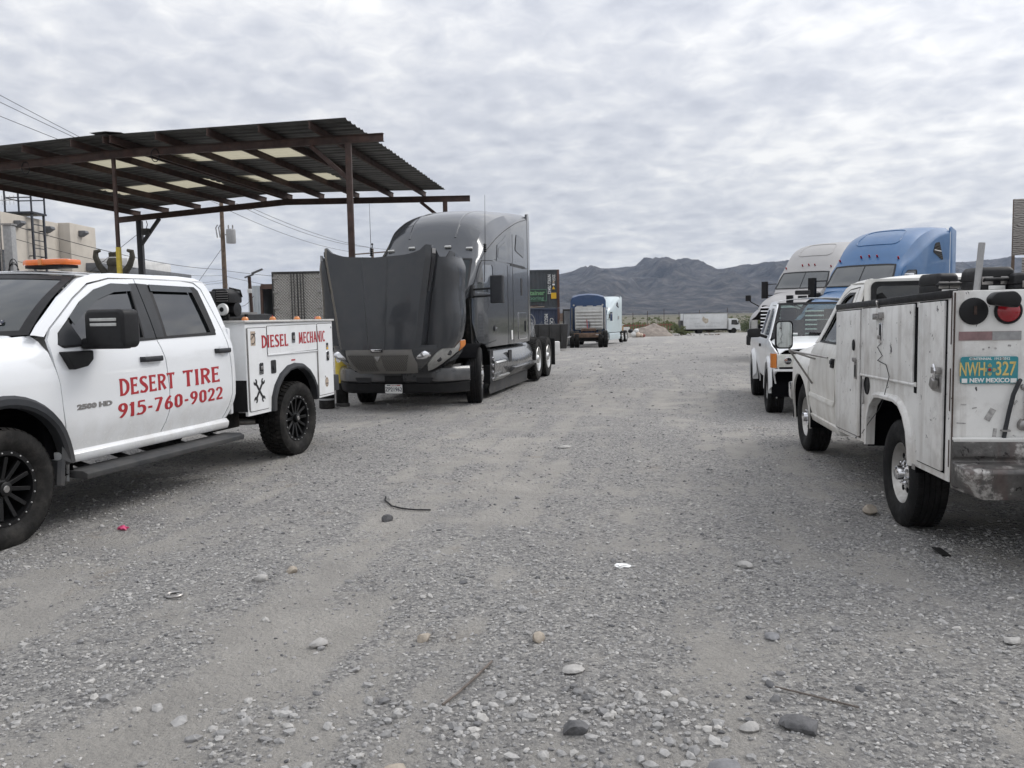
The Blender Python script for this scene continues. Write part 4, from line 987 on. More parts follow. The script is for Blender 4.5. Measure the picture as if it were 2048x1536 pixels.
def build_kw():
    T = root('sleeper_truck', (-1.689, 15.227, 0), 2.9178, 'dark grey sleeper semi truck with its hood tilted open, beside the canopy', 'semi truck')
    ztop = interp([-4.80,-4.4,-3.4,-2.4,-1.7,-1.3,-1.05,-.85,-.70,-.60,-.25,.10,.30], [3.93,3.925,3.86,3.76,3.62,3.44,3.22,2.97,2.78,2.68,2.36,2.05,2.0])
    zside = interp([-4.8,-3.5,-2.0,-1.2,-.85,-.6,-.3,.1,.3], [3.88,3.66,3.26,2.96,2.78,2.62,2.32,2.0,1.96])
    hw = interp([-4.8,-3.0,-2.6,-1.5,-.8,-.4,-.1,.30], [1.10,1.10,1.085,1.06,1.02,.985,.93,.82])
    cab_shell(ztop, zside, hw, lambda y: .97 if y < -.34 else min(zside(y)-.16, 1.88), .28, -4.62, 90).build('cab', 'kw_grey', T, 32)
    # rear side extenders
    for s in (-1,1):
        m = MB(); m.prism([(-4.62,.97),(-4.86,.97),(-4.86,3.80),(-4.78,3.93),(-4.60,3.90)],'yz',s*1.06,s*1.105); m.build('side_extender','kw_grey',T,bevel=.012)
        MB().box(min(s*1.07,s*1.10),max(s*1.07,s*1.10),-4.90,-4.861,1.0,3.78).build('extender_lip','black_plastic',T,bevel=.005)
    # windshield: two panes hugging the shell
    def wsp(a, b):
        y = -.58+.70*(1-b); x = a*(.94-.05*b*b); return Vector((x, y, topz(x, y, ztop, zside, hw)))
    nrm = Vector((0,.75,.65))
    wsx = MB().grid(25,9,lambda u,v: wsp(2*u-1,v)+nrm*.012).build('windshield','kw_glass',T)
    fr = MB()
    for a0,a1,b0,b1 in ((-1,1,.95,1.0),(-1,1,0,.05),(-1,-.965,0,1),(.965,1,0,1),(-.012,.012,0,1)):
        fr.grid(25 if a1-a0>1 else 3,9 if b1-b0>.5 else 3,lambda u,v: wsp(a0+(a1-a0)*u,b0+(b1-b0)*v)+nrm*.017)
    fr.build('windshield_seal','black_plastic',wsx)
    # sun visor line, marker lamps above the glass
    for x in (-.78,-.36,.36,.78,0):
        y = -.80; m = MB(); z = topz(x,y,ztop,zside,hw); m.obox((x,y+.03,z-.01),(.13,.05,.04),Matrix.Rotation(R(-35),3,'X')); m.build('marker_lamp','lens_clear',T,bevel=.012)
    for s in (-1,1):
        def KX(y,z,o=0.): return (s*(hw(y)+o),y,z)
        th = (-s*.02,0,0)
        dr = [(-.36,1.16),(-.20,1.45),(-.18,2.0),(-.32,2.16),(-.60,2.50),(-.74,2.60),(-1.42,2.64),(-1.60,2.60),(-1.60,1.10),(-.9,1.04),(-.5,1.05)]
        wn = [(-.50,2.03),(-.46,2.12),(-.66,2.46),(-.80,2.53),(-1.34,2.56),(-1.40,2.52),(-1.40,2.03)]
        d = panel('door',dr,lambda y,z:KX(y,z,.014),'kw_grey',T,[wn],thick=th)
        panel('door_glass',wn,lambda y,z:KX(y,z,.006),'bright_glass',d,step=.2)
        panel('door_seal',[(-.96+(p[0]+.96)*1.028,1.85+(p[1]-1.85)*1.02) for p in dr],lambda y,z:KX(y,z,.002),'black_plastic',d,step=.3,off=(0,0,0))
        bt = MB(); panel('',[(-.46,1.99),(-1.58,1.99),(-1.58,2.015),(-.48,2.015)],lambda y,z:KX(y,z,.016),None,None,mb=bt,thick=(s*.01,0,0)); bt.build('belt_strip','chrome',d)
        MB().lathe([(s*(hw(-1.45)+.012),.062),(s*(hw(-1.45)+.028),.058),(s*(hw(-1.45)+.03),.03)],20,(0,-1.45,1.33)).build('door_handle','black_plastic',d); MB().box(min(s*1.09,s*1.115),max(s*1.09,s*1.115),-1.51,-1.39,1.322,1.34).build('handle_bar','chrome',d,bevel=.004)
        MB().tube([(s*(hw(y)+.001),y,2.70-.025*(y+.7)*-1 if False else 2.69+.012*(y+.7)) for y in np.linspace(-1.62,-4.6,12)],.007,5).build('panel_seam','black_mark',T)
        MB().tube([(s*.46,y,topz(s*.46,y,ztop,zside,hw)-.016) for y in np.linspace(-.95,-3.4,30)],.024,8).build('roof_rib','kw_grey',T)
        MB().tube([(s*(hw(y)-.003),y,zside(y)-.075) for y in np.linspace(-.75,-4.5,20)],.008,5).build('panel_seam','black_mark',T)
        # sleeper: upright dark window and luggage doors
        panel('sleeper_window',[(-1.72,2.66),(-2.50,2.66),(-2.52,3.24),(-2.2,3.10),(-1.80,2.98)],lambda y,z:KX(y,z,.010),'kw_grey',T,thick=th); 
        panel('quarter_glass',rnd([(-1.80,2.72),(-2.42,2.72),(-2.44,3.10),(-2.2,3.02),(-1.86,2.92)],.05),lambda y,z:KX(y,z,.016),'dark_glass',T,thick=(-s*.01,0,0))
        panel('sleeper_vent_window',rnd([(-3.30,2.98),(-4.20,2.86),(-4.22,3.30),(-3.45,3.34)],.08),lambda y,z:KX(y,z,.006),'kw_dusty',T,thick=(s*.006,0,0))
        for (y0,y1,z0,z1,nm,mt) in ((-3.55,-4.35,1.06,1.62,'luggage_door','kw_grey'),(-3.85,-4.0,2.02,2.40,'vent_slot','black_mark'),(-2.86,-4.3,2.62,2.68,'body_crease','black_mark')):
            b = MB(); panel('',rnd(rect(y1,y0,z0,z1),.06 if nm=='luggage_door' else .015),lambda y,z:KX(y,z,.0),None,None,mb=b,thick=(s*.008,0,0),step=.3); b=b.build(nm,mt,T,bevel=.002,seg=1)
            if nm=='luggage_door':
                panel('door_rim',rnd(rect(y1-.02,y0+.02,z0-.02,z1+.02),.07),lambda y,z:KX(y,z,.004),'chrome',b,[rnd(rect(y1,y0,z0,z1),.06)],thick=(s*.008,0,0),step=.3); MB().box(min(s*1.11,s*1.125),max(s*1.11,s*1.125),-4.25,-4.2,1.2,1.45).build('latch','black_plastic',b,bevel=.004)
        MB().box(min(s*1.10,s*1.108),max(s*1.10,s*1.108),-2.93,-2.80,1.06,1.26).build('warning_label','plate_white',T)
        for yy in (-2.62,-3.05): MB().box(min(s*(hw(yy)-.01),s*(hw(yy)+.004)),max(s*(hw(yy)-.01),s*(hw(yy)+.004)),yy-.006,yy+.006,.98,2.62 if yy>-3 else 3.3).build('panel_seam','black_mark',T)
        # chassis fairing with tank, steps, skirt
        fz = interp([-4.85,-4.6,-4.0,-3.2,-2.4,-1.6,-1.05],[.93,.94,.95,.95,.95,.95,.94])
        rings=[]
        for y in np.linspace(-1.05,-4.80,18):
            t=(y+1.05)/(-3.75); bul=.0 if t<.3 else .06*math.sin(PI*min(1,(t-.3)/.7))
            rings.append([(s*.62,y,.94),(s*1.0,y,.93),(s*(1.10),y,.86),(s*(1.16+bul*.4),y,.68),(s*(1.16+bul),y,.50),(s*(1.12+bul*.6),y,.36),(s*1.0,y,.30),(s*.62,y,.30)])
        m=MB().loft(rings); fa=m.build('chassis_fairing','kw_grey',T,40)
        MB().prism([(s*1.0,.30),(s*1.20,.42),(s*1.24,.42),(s*1.24,.39),(s*1.1,.30)],'xz',-1.12,-2.0).build('step','alloy',fa,bevel=.004)
        MB().prism([(s*1.0,.66),(s*1.17,.69),(s*1.20,.66),(s*1.1,.60)],'xz',-1.12,-1.9).build('step','alloy',fa,bevel=.004)
        MB().box(min(s*1.145,s*1.172),max(s*1.145,s*1.172),-2.5,-2.25,.62,.86).build('fairing_step_hole','black_mark',fa)
        MB().prism([(s*1.08,.30),(s*1.30,.50),(s*1.22,.52),(s*1.05,.40)],'xz',-2.3,-4.7).build('fairing_flare','kw_dusty',fa,bevel=.01)
        MB().prism([(-1.05,.31),(-4.6,.31),(-4.5,.06),(-1.0,.07),(-.95,.16)],'yz',s*1.05,s*1.065).build('ground_skirt','grey_plastic',fa)
        for k in range(4): MB().tube([(s*1.0,-.98,.36+k*.13),(s*1.16,-1.0,.36+k*.13)],.045,14).build('cooler_tube','chrome',fa)
        MB().box(min(s*.95,s*1.13),max(s*.95,s*1.13),-1.06,-.80,.28,.92).build('splash_panel','black_plastic',T)
        # inner fender over the steer tyre
        MB().loft([[(s*.80,y,z),(s*1.20,y,z)] for y,z in arc(0,.52,.58,165,35,12,.56)],False,False).build('inner_fender','dark_void',T,thick=.01)
        # mirrors on twin arms
        mi=MB().loft([[(s*(1.42+a),-.30+b,z) for a,b in rnd([(-.12-o*0,-.09),(.12,-.09),(.12,.09),(-.12,.09)],.05,3)] for z,o in ((1.80,0),(1.83,0),(2.27,0),(2.30,0))]).build('mirror','grey_plastic',T,bevel=.045,seg=3)
        MB().box(min(s*1.32,s*1.52),max(s*1.32,s*1.52),-.395,-.388,1.84,2.26).build('mirror_glass','chrome',mi)
        for z in (1.94,2.07): MB().bar((s*.94,-.22,z-.02),(s*1.34,-.30,z),.07,.035).build('mirror_arm','black_plastic',mi,bevel=.006)
        MB().prism([(-.10,1.90),(-.34,1.90),(-.34,2.14),(-.20,2.14)],'yz',s*.93,s*1.0).build('mirror_bracket','black_plastic',mi,bevel=.01)
        # antenna
        a=MB().tube([(s*1.10,-.62,2.20),(s*1.13,-.62,2.9),(s*1.14,-.63,3.8)],[.008,.006,.003],6).build('antenna','black_plastic',T)
        MB().lathe([(2.75,.02),(2.77,.035),(2.79,.02),(2.81,.035),(2.83,.02),(2.85,.035),(2.87,.02),(2.89,.035),(2.91,.02)],10,(s*1.125,-.62,0),'z').build('antenna_coil','black_plastic',a)
        # fender tip under the door, kick panel
        MB().prism([(-.36,1.0),(-.30,1.9),(-.05,1.9),(-.12,1.5),(-.20,1.0)],'yz',s*.86,s*.95).build('hinge_pillar','chassis',T)
    # ------------------------------------------------ bumper
    bz=[(.30,.86,0),(.34,.995,.0),(.47,1.0,.0),(.49,1.0,.0),(.66,1.0,.0),(.72,.97,.02),(.75,.9,.05)]
    xs_=np.linspace(-1.20,1.20,31)
    def by(x): a=abs(x); return 1.34-.05*a*a-(.55*max(0,(a-.82))**1.5*3.2)
    rings=[[(x*k,by(x)-o-(.03 if z<.35 else 0),z) for z,k,o in ((.29,.97,.05),(.32,.985,.01),(.46,.99,0),(.475,.99,.035),(.485,1.0,.035),(.50,1.0,.0),(.66,1.0,.0),(.71,.99,.02),(.735,.98,.06),(.735,.98,.16))] for x in xs_]
    bum=MB().loft([r_[4:] for r_ in rings],False,False).build('bumper','kw_dusty',T,30,thick=.01); MB().loft([r_[:5] for r_ in rings],False,False).build('bumper_lip','black_plastic',bum,30,thick=.01)
    for x in (-.53,.53): MB().prism(rnd([(x-.17,.565),(x+.17,.565),(x+.12,.47+.01),(x-.12,.47+.01)],.03),'xz',by(x)-.03,by(x)+.006).build('tow_opening','black_mark',bum)
    MB().box(-.16,.16,1.335,1.347,.48,.60).build('plate_mount','black_plastic',bum,bevel=.004)
    pl=MB().prism(rect(-.153,.153,.30,.452,.02),'xz',1.348,1.354).build('license_plate','plate_white',bum,bevel=.002,seg=1)
    text_obj('plate_number','ZP21962',.095,frame((0,1.3555,.363),(-1,0,0),(0,0,1)),'plate_ink',pl,.0008,.0012,.86)
    text_obj('plate_state','California',.028,frame((0,1.3555,.432),(-1,0,0),(0,0,1)),'red_paint',pl,.0006)
    MB().prism(rect(.06,.12,.428,.442),'xz',1.3545,1.3555).build('plate_tag','plate_ink',pl); MB().prism(rect(-.12,-.06,.428,.442),'xz',1.3545,1.3555).build('plate_tag','red_paint',pl)
    MB().box(-.8,.8,.85,1.15,.34,.68).build('bumper_core','dark_void',bum)
    # ------------------------------------------------ tilted hood: lofted bottom to top, nose hangs in front of the bumper
    cw=interp([.95,1.10,1.7,2.2,2.7],[.58,.62,.70,.78,.86])        # half width of the front panel
    def hood_ring(z):
        t=(z-.98)/1.75; c=cw(z); yf=2.06-.03*t; n=19
        side=interp([.95,1.25,1.6,2.0,2.36,2.5,2.75],[1.04,1.20,1.235,1.225,1.24,1.20,1.05])(z)
        back=interp([.95,1.1,1.28,1.6,2.0,2.36,2.52,2.75],[1.55,1.33,1.22,1.16,1.14,1.12,1.16,1.2])(z)
        xc=.13+.10*t
        half=[(0,yf+.014),(xc*.5,yf+.013),(xc-.012,yf+.010),(xc+.014,yf-.010)]
        for k in range(1,8):
            q=k/7; x=xc+.014+(c-xc-.014)*q; half.append((x,yf-.010-.045*q**2.2))
        half+=[(c+.012,yf-.068),(c+.075,yf-.135),(c+.10,yf-.34+.06*t)]      # crisp corner strip, side strip, then the fender bulge
        a0=(c+.10,yf-.34+.06*t)
        for k in range(1,13):
            q=k/12*PI/2; half.append((a0[0]+(side-a0[0])*math.sin(q)**.85,a0[1]+.03*math.sin(2*q)+(back-a0[1])*(1-math.cos(q))))
        return half
    rings=[]; zs=np.linspace(1.06,2.52,24)
    for z in zs:
        h=hood_ring(z); rings.append([(-x,y,z) for x,y in h[::-1]]+[(x,y,z) for x,y in h[1:]])
    # upper rim follows the cowl cut-out: dips at the centre, rises to the fender tips
    lift_=interp([0,.5,.75,.88,.96,1.02,1.08,1.13,1.18,1.25],[0,.03,.10,.20,.06,-.05,-.02,.10,.04,-.16])
    def lift(x): return lift_(abs(x))
    for k in range(1,5): rings.append([(x,y,2.52+lift(x)*k/4) for x,y,z in rings[23]])
    m=MB().loft(rings,False,False); hood=m.build('hood','kw_dusty',T,20)
    inn_=[[(x*.978,y-.03,z) for x,y,z in r_] for r_ in rings]; MB().loft(inn_,False,False).build('hood_lining','black_plastic',hood)
    rim_=MB().loft([rings[-1],inn_[-1]],False,False); rim_.loft([[r_[0] for r_ in rings],[r_[0] for r_ in inn_]],False,False); rim_.loft([[r_[-1] for r_ in rings],[r_[-1] for r_ in inn_]],False,False); rim_.build('hood_rim','kw_dusty',hood)
    for s2 in (-1,1): MB().tube([(s2*(cw(z)+.102),2.06-.03*((z-.98)/1.75)-.34+.06*((z-.98)/1.75)+.004,z) for z in np.linspace(1.08,2.50,14)],.009,5).build('panel_seam','black_mark',hood)
    # nose under the front panel: chrome-dull grille surround, mesh, emblem
    m=MB(); rr=[]
    for k in range(9):
        q=k/8; z=1.06-.40*q; c=.62-.10*q**2; yf=2.05-.02*q-.30*q**2.2
        rr.append([(c*a,yf-.05*abs(a)**3-.10*max(0,abs(a)-.88)/.12,z) for a in np.linspace(-1,1,21)])
    m.loft(rr,False,False); m.build('grille_surround','grille_grey',hood,thick=.02)
    for sx in (-1,1):
        def gp(u,v): 
            q=.22+.66*v; z=1.06-.40*q; c=.62-.10*q**2; a=sx*(.10+.74*u-.10*v*u); yf=2.05-.02*q-.30*q**2.2; return (c*a,yf-.05*abs(a)**3+.006,z-.004)
        MB().grid(8,6,gp).build('grille_mesh','mesh_grille',hood)
        # dark lower nose side with headlight
        def nose(a,q):
            qq=max(0.,q); z=1.08-.36*q; return Vector((sx*(.56-.06*qq+(.64-.26*qq**1.5)*a),1.99-.34*qq**2-.80*a**1.7,z))
        MB().loft([[nose(a,q) for a in np.linspace(0,1,16)] for q in np.linspace(-.12,1,10)],False,False).build('nose_side','kw_grey',hood,thick=.015)
        def hp(u,v,o=.02):
            a=.40+.60*u; q=.92-1.12*u+(v-.5)*.92*math.sin(PI*min(1,u*.80+.12)); p=nose(a,q); return p+Vector((sx*o*(.4+.6*a),o*(1.1-.6*a),-.3*o))
        hl=MB().grid(14,7,hp).build('headlight','lens_clear',hood,thick=.02)
        MB().grid(5,6,lambda u,v: hp(.86+.14*u,.06+.88*v,.032)).build('turn_signal','amber',hl,thick=.01)
        for u in (.35,.6): MB().lathe([(0,.045),(-.02,.03)],14,tuple(hp(u,.5,.03)),'y').build('projector','chrome',hl)
        MB().grid(12,2,lambda u,v: hp(u,1.0+.12*v,.03)).build('headlight_rim','black_plastic',hl,thick=.015)
        fg=MB().lathe([(0,.14),(.05,.13),(.08,.08)],20,(sx*.67,1.83,.97),'y'); fg.xf(Matrix.Translation((sx*.66,0,.97))@Matrix.Diagonal((1.15,1,.55,1))@Matrix.Translation((-sx*.66,0,-.97))); fg.build('fog_lamp_cover','chrome',hood)
        # intake slot, side badge on the crease
        z0,z1=1.98,2.55
        sl_=MB()
        def ip(u,v):
            z=z0+(z1-z0)*v; h=hood_ring(min(z,2.5)); a,b=h[12],h[13]; k=.05+.75*u*(.35+.65*v); return (sx*(a[0]+(b[0]-a[0])*k+.014),a[1]+(b[1]-a[1])*k+.004,z)
        sl_.grid(5,10,ip); sl_.build('intake_slot','black_mark',hood,thick=.006)
        MB().grid(2,10,lambda u,v: tuple(Vector(ip(1.0+.12*u,v*.9))+Vector((sx*.004,.006,0)))).build('slot_trim','chrome',hood,thick=.006)
        MB().grid(5,3,lambda u,v: tuple(Vector(ip(u*.9+.05,1.03+.14*v))+Vector((sx*.004,.006,0)))).build('side_badge','dull_steel',hood,thick=.006)
        MB().lathe([(0,.03),(.012,.025)],10,(sx*1.21,1.2,2.03)).build('side_marker_base','black_plastic',hood); MB().box(min(sx*1.205,sx*1.222),max(sx*1.205,sx*1.222),1.17,1.23,1.93,2.15).build('side_marker','lens_clear',hood,bevel=.008)
    MB().box(-.10,.10,2.045,2.066,1.02,1.20).build('emblem_bezel','black_mark',hood,bevel=.006); MB().prism([(-.095,1.07),(.095,1.07),(.07,1.03),(-.07,1.03)],'xz',2.066,2.078).build('emblem','chrome',hood,bevel=.003)
    MB().prism(rnd([(-.05,.95),(.05,.95),(.0,.86)],.02),'xz',2.02,2.045).build('emblem_badge','dull_steel',hood,bevel=.003)
    # engine bay and frame
    m=MB(); m.box(-.34,.34,-.3,.95,.75,1.62); m.box(-.45,.45,.95,1.10,.65,1.75); m.box(-.6,-.36,-.2,.7,.9,1.35); m.box(.36,.62,-.1,.6,.95,1.45); m.build('engine','chassis',T,bevel=.02)
    m=MB(); m.tube([(-.40,.9,1.6),(-.6,.4,1.72),(-.7,-.1,1.75)],.09,12); m.tube([(.40,.9,1.55),(.62,.4,1.66),(.7,-.1,1.7)],.08,12); m.tube([(-.75,.15,1.05),(-.75,.12,1.9)],.10,12); m.build('engine_hoses','black_plastic',T)
    for s in (-1,1): MB().lathe([(1.05,.10),(1.4,.11),(1.45,.06)],14,(s*.72,.10,0),'z').build('reservoir','plate_white' if s<0 else 'dull_steel',T)
    MB().box(-.96,.96,-.33,-.28,.97,1.95).build('firewall','chassis',T)
    m=MB()
    for s in (-1,1): m.bar((s*.42,1.1,.80),(s*.42,-7.4,.80),.09,.27)
    for y in (-5.0,-6.0,-7.2): m.bar((-.42,y,.8),(.42,y,.8),.1,.2)
    m.build('frame_rails','chassis',T); MB().box(-1.0,1.0,-.06,.06,.42,.56).build('front_axle','chassis',T)
    m=MB(); m.prism(rnd([(-.45,-5.6),(.45,-5.6),(.5,-6.0),(.3,-6.55),(.12,-6.6),(.08,-6.1),(-.08,-6.1),(-.12,-6.6),(-.3,-6.55),(-.5,-6.0)],.05),'xy',1.10,1.18); m.build('fifth_wheel','chassis',T,bevel=.01)
    for y in (-5.35,-6.67): MB().box(-1.0,1.0,y-.08,y+.08,.42,.60).build('drive_axle','chassis',T)
    MB().prism([(-.5,.95),(.5,.95),(.45,1.04),(-.45,1.04)],'xz',-4.9,-5.2).build('catwalk','tread_plate',T)
    for s in (-1,1):
        MB().box(min(s*.72,s*1.24),max(s*.72,s*1.24),-7.42,-7.40,.25,.95).build('mud_flap','black_plastic',T)
        w=wheel_root(T,(s*1.04,0,.51),R(13)); share(TR_TY,w); disc_rim(w,s,'alloy',-.05)
        for y in (-5.35,-6.67):
            w=wheel_root(T,(s*1.07,y,.51),0,y); share(DR_TY,w); disc_rim(w,s,'alloy',.09)
            w2=wheel_root(T,(s*.76,y,.51)); share(DR_TY,w2); MB().lathe([(s*.1,.295),(s*.05,.2),(s*.04,.1)],24).build('rim','dull_steel',w2)
    return T
pmat('grille_grey',(.20,.195,.185),.55,metal=.4,dirt=((.24,.22,.19),.45,.75,6.,.6))
def mesh_mat(name,col,scale,dark):
    m=pmat(name,col,.45,.5); nt=m.node_tree; N=nt.nodes; L=nt.links; b=N['Principled BSDF']
    tc=N.new('ShaderNodeTexCoord'); ck=N.new('ShaderNodeTexBrick'); ck.offset=.5
    mp=N.new('ShaderNodeMapping'); mp.inputs['Rotation'].default_value=(R(90),0,R(0)); L.new(tc.outputs['Object'],mp.inputs[0]); L.new(mp.outputs[0],ck.inputs['Vector']); ck.inputs['Scale'].default_value=scale
    ck.inputs['Color1'].default_value=(*dark,1); ck.inputs['Color2'].default_value=(*dark,1); ck.inputs['Mortar'].default_value=(*col,1); ck.inputs['Mortar Size'].default_value=.035; L.new(ck.outputs['Color'],b.inputs['Base Color'])
mesh_mat('mesh_grille',(.30,.29,.27),16.,(.02,.02,.02))
build_kw()
# ================================================================== old white service truck (right)
def steel_rim(w, s, r0, mat='steel_rim', cap=True):
    f = s*.085
    m = MB().lathe([(f,r0+.008),(f+s*.006,r0),(f-s*.01,r0-.012),(f-s*.05,r0-.03),(f-s*.065,r0-.055),(f-s*.03,r0-.085),(f-s*.025,r0-.105),(f-s*.06,r0-.13),(f-s*.06,.02)],40); m.f=[q for q in m.f if len(q)==4]
    m.build('rim',mat,w)
    for k in range(8):
        t=2*PI*k/8; MB().lathe([(f-s*.028,.022),(f-s*.024,.021)],10,(0,(r0-.09)*math.cos(t),(r0-.09)*math.sin(t))).build('vent_hole','dark_void',w)
    MB().lathe([(-s*.04,r0-.02),(-s*.035,.04)],24).build('brake_drum','dark_void',w)
    if cap:
        c = MB().lathe([(f-s*.06,.095),(f-s*.02,.09),(f-s*.005,.06),(f+s*.035,.05),(f+s*.045,.035),(f+s*.047,.01)],24)
        c.build('hub_cap','chrome',w)
        n = MB()
        for k in range(8):
            t=2*PI*k/8; n.lathe([(f-s*.03,.014),(f+s*.0,.012),(f+s*.006,.004)],8,(0,.075*math.cos(t),.075*math.sin(t)))
        n.build('wheel_nuts','chrome',w)
def build_svc():
    T = root('work_truck',(3.676,5.756,0),-.1468,'worn white work truck with steel tool cabinets and teal licence plate, at right','pickup truck')
    hz = interp([.38,.50,.66,.70,.9,1.05,1.17,1.215,1.26,1.70,1.78,1.84],[.90,.945,.965,.955,.968,.962,.945,.925,.905,.765,.735,.66])
    hy = interp([1.6,1.75,2.0,3.0,3.6,3.95,4.15,4.3],[-.02,-.008,0,0,0,-.03,-.09,-.16])
    for s in (-1,1):
        def SX(y,z,o=0.): return (s*(hz(z)+hy(y)+o),y,z)
        IN=(-s*.022,0,0)
        dr=[(2.86,.47),(2.905,.62),(2.90,.95),(2.865,1.12),(2.76,1.205),(2.66,1.225),(2.40,1.55),(2.26,1.68),(2.10,1.735),(1.81,1.75),(1.80,.47)]
        wn=[(2.60,1.243),(2.36,1.54),(2.22,1.655),(2.09,1.695),(1.90,1.70),(1.875,1.243)]
        d=panel('door',dr,SX,'old_white',T,[wn],thick=IN)
        panel('door_glass',wn,lambda y,z:SX(y,z,-.016),'cab_glass',d,step=.2)
        def grow(poly,k):
            cy_=sum(p[0] for p in poly)/len(poly); cz_=sum(p[1] for p in poly)/len(poly); o=[]
            for p in poly:
                q=Vector((p[0]-cy_,p[1]-cz_)); o.append((p[0]+q.x/q.length*k,p[1]+q.y/q.length*k))
            return o
        panel('window_seal',grow(wn,.022),lambda y,z:SX(y,z,.003),'black_plastic',d,[grow(wn,-.012)],thick=(-s*.012,0,0))
        b=MB(); panel('',rect(1.82,1.92,1.015,1.10,.01),lambda y,z:SX(y,z,0),None,None,mb=b,thick=(s*.014,0,0)); b=b.build('door_handle','black_plastic',d,bevel=.003); MB().box(min(s*.975,s*.985),max(s*.975,s*.985),1.835,1.905,1.05,1.085).build('handle_paddle','grey_plastic',b,bevel=.003)
        mo=MB(); panel('',[(2.88,.665),(1.82,.655),(1.82,.700),(2.885,.70)],lambda y,z:SX(y,z,.0),None,None,mb=mo,thick=(s*.012,0,0)); mo.build('side_molding','old_white',d,bevel=.003)
        ar=arc(3.34,.40,.45,-12,192,20,.46)
        fe=[(2.875,.47),(2.918,.62),(2.914,.95),(2.88,1.12),(2.78,1.21),(3.3,1.175),(3.75,1.10),(4.02,1.0),(4.16,.86),(4.18,.56),(3.82,.42)]+ar+[(2.90,.40)]
        hf=interp([.35,.66,.9,1.0,1.08,1.15,1.21],[.95,.968,.968,.955,.915,.84,.76])
        def FX(y,z,o=0.): return (s*(hf(z)+hy(y)+o+.02*math.exp(-((y-3.34)/.5)**2)*(z<1.0)),y,z)
        panel('fender',fe,FX,'old_white',T,thick=IN)
        li=MB().loft([[(s*.45,y,z),(s*.955,y,z)] for y,z in arc(3.34,.40,.48,190,-10,14,.48)],False,False).build('wheel_liner','dark_void',T)
        panel('cab_pillar',[(1.79,.47),(1.79,1.762),(2.10,1.748),(2.28,1.69),(2.42,1.56),(2.68,1.235),(2.82,1.21),(2.74,1.30),(2.46,1.63),(2.30,1.76),(2.08,1.815),(1.75,1.83),(1.70,1.78),(1.665,1.25),(1.66,.47)],SX,'old_white',T,thick=IN,step=.06)
        MB().prism([(s*.80,.40),(s*.93,.40),(s*.955,.47),(s*.90,.50),(s*.80,.50)],'xz',2.88,1.66).build('rocker_panel','old_white',T,bevel=.006)
        # headlamp, corner lamp
        MB().box(min(s*.55,s*.86),max(s*.55,s*.86),4.16,4.25,.86,1.02).build('headlight','lens_clear',T,bevel=.01); MB().box(min(s*.55,s*.86),max(s*.55,s*.86),4.17,4.24,.76,.84).build('turn_signal','amber',T,bevel=.008)
        # towing mirror on braces
        mi=MB().loft([[(s*(1.315+a),2.38+dy,1.318+b) for a,b in rnd([(-.085+o,-.14+o),(.085-o,-.14+o),(.085-o,.14-o),(-.085+o,.14-o)],.045,4)] for dy,o in ((-.022,.012),(-.018,0),(.02,0),(.03,.02))]).build('mirror','black_plastic',T)
        MB().prism(rnd([(s*1.315-.072,1.192),(s*1.315+.072,1.192),(s*1.315+.072,1.444),(s*1.315-.072,1.444)],.04),'xz',2.3545,2.357).build('mirror_glass','mirror_face',mi)
        for q in ((2.06,1.10),(2.62,1.06),(2.74,.80)): MB().tube([(s*1.25,2.40,1.155),(s*.967,q[0],q[1])],.010,8).build('mirror_brace','dull_steel',mi)
        MB().tube([(s*1.25,2.40,1.14),(s*1.27,2.39,1.25)],.011,8).build('mirror_post','dull_steel',mi)
        w=wheel_root(T,(s*.815,3.34,.38),0,1.1); TYs(w); steel_rim(w,s,.215)
        w=wheel_root(T,(s*.815,0,.38),0,.4); TYs(w); steel_rim(w,s,.215)
    def roof(u,v):
        u2=2*u-1; k=1-u2*u2; y=1.675+(2.22+.10*k-1.675)*v; return (.725*u2,y,1.80+.065*(1-abs(u2)**2.6)*(.6+.4*min(1,4*v,4*(1-v)))-.035*max(0,.1-v)/.1)
    MB().grid(20,14,roof).build('roof','old_white',T,thick=.01)
    def ws(u,v):
        u2=2*u-1; k=1-u2*u2; return Vector((.86*u2,2.72+.12*k,1.235)).lerp(Vector((.72*u2,2.26+.08*k,1.77+.02*k)),v)
    MB().grid(14,8,ws).build('windshield','cab_glass',T)
    def hood(u,v):
        u2=2*u-1; return (.80*u2*(1-.05*v),2.72+.12*(1-u2*u2)*(1-v)+(4.14-2.72)*v,1.225-.05*v-.13*v**3+.03*(1-u2**4))
    MB().grid(18,12,hood).build('hood','old_white',T,thick=.01)
    MB().box(-.80,.80,1.655,1.69,.47,1.28).build('cab_rear_wall','old_white',T); 
    rw=MB(); panel('',rnd(rect(-.66,.66,1.32,1.775),.05),lambda a,b:(a,1.655-(1.775-b)*.02,b),None,None,mb=rw,thick=(0,-.006,0)); rw=rw.build('rear_window','dark_glass',T); panel('window_seal',rnd(rect(-.69,.69,1.29,1.80),.06),lambda a,b:(a,1.651-(1.775-b)*.02,b),'black_plastic',rw,[rnd(rect(-.645,.645,1.335,1.76),.05)],thick=(0,-.012,0))
    panel('rear_cab_frame',rnd(rect(-.74,.74,1.25,1.825),.05),lambda a,b:(a,1.668-(1.775-b)*.02,b),'old_white',T,[rnd(rect(-.66,.66,1.32,1.775),.05)],thick=(0,.02,0))
    MB().box(-.86,.86,1.70,2.7,.5,1.1).build('cab_floor','dark_void',T)
    for x in (-.4,.4):
        se=MB(); se.prism(rnd([(1.80,1.05),(2.0,1.05),(1.90,1.5),(1.78,1.5)],.04),'yz',x-.26,x+.26); se.build('seat','seat',T,bevel=.03)
    MB().tube([(-.4+.19*math.cos(t),2.30+.06*math.sin(t),1.22+.18*math.sin(t)) for t in [2*PI*k/20 for k in range(21)]],.014,6).build('steering_wheel','black_plastic',T)
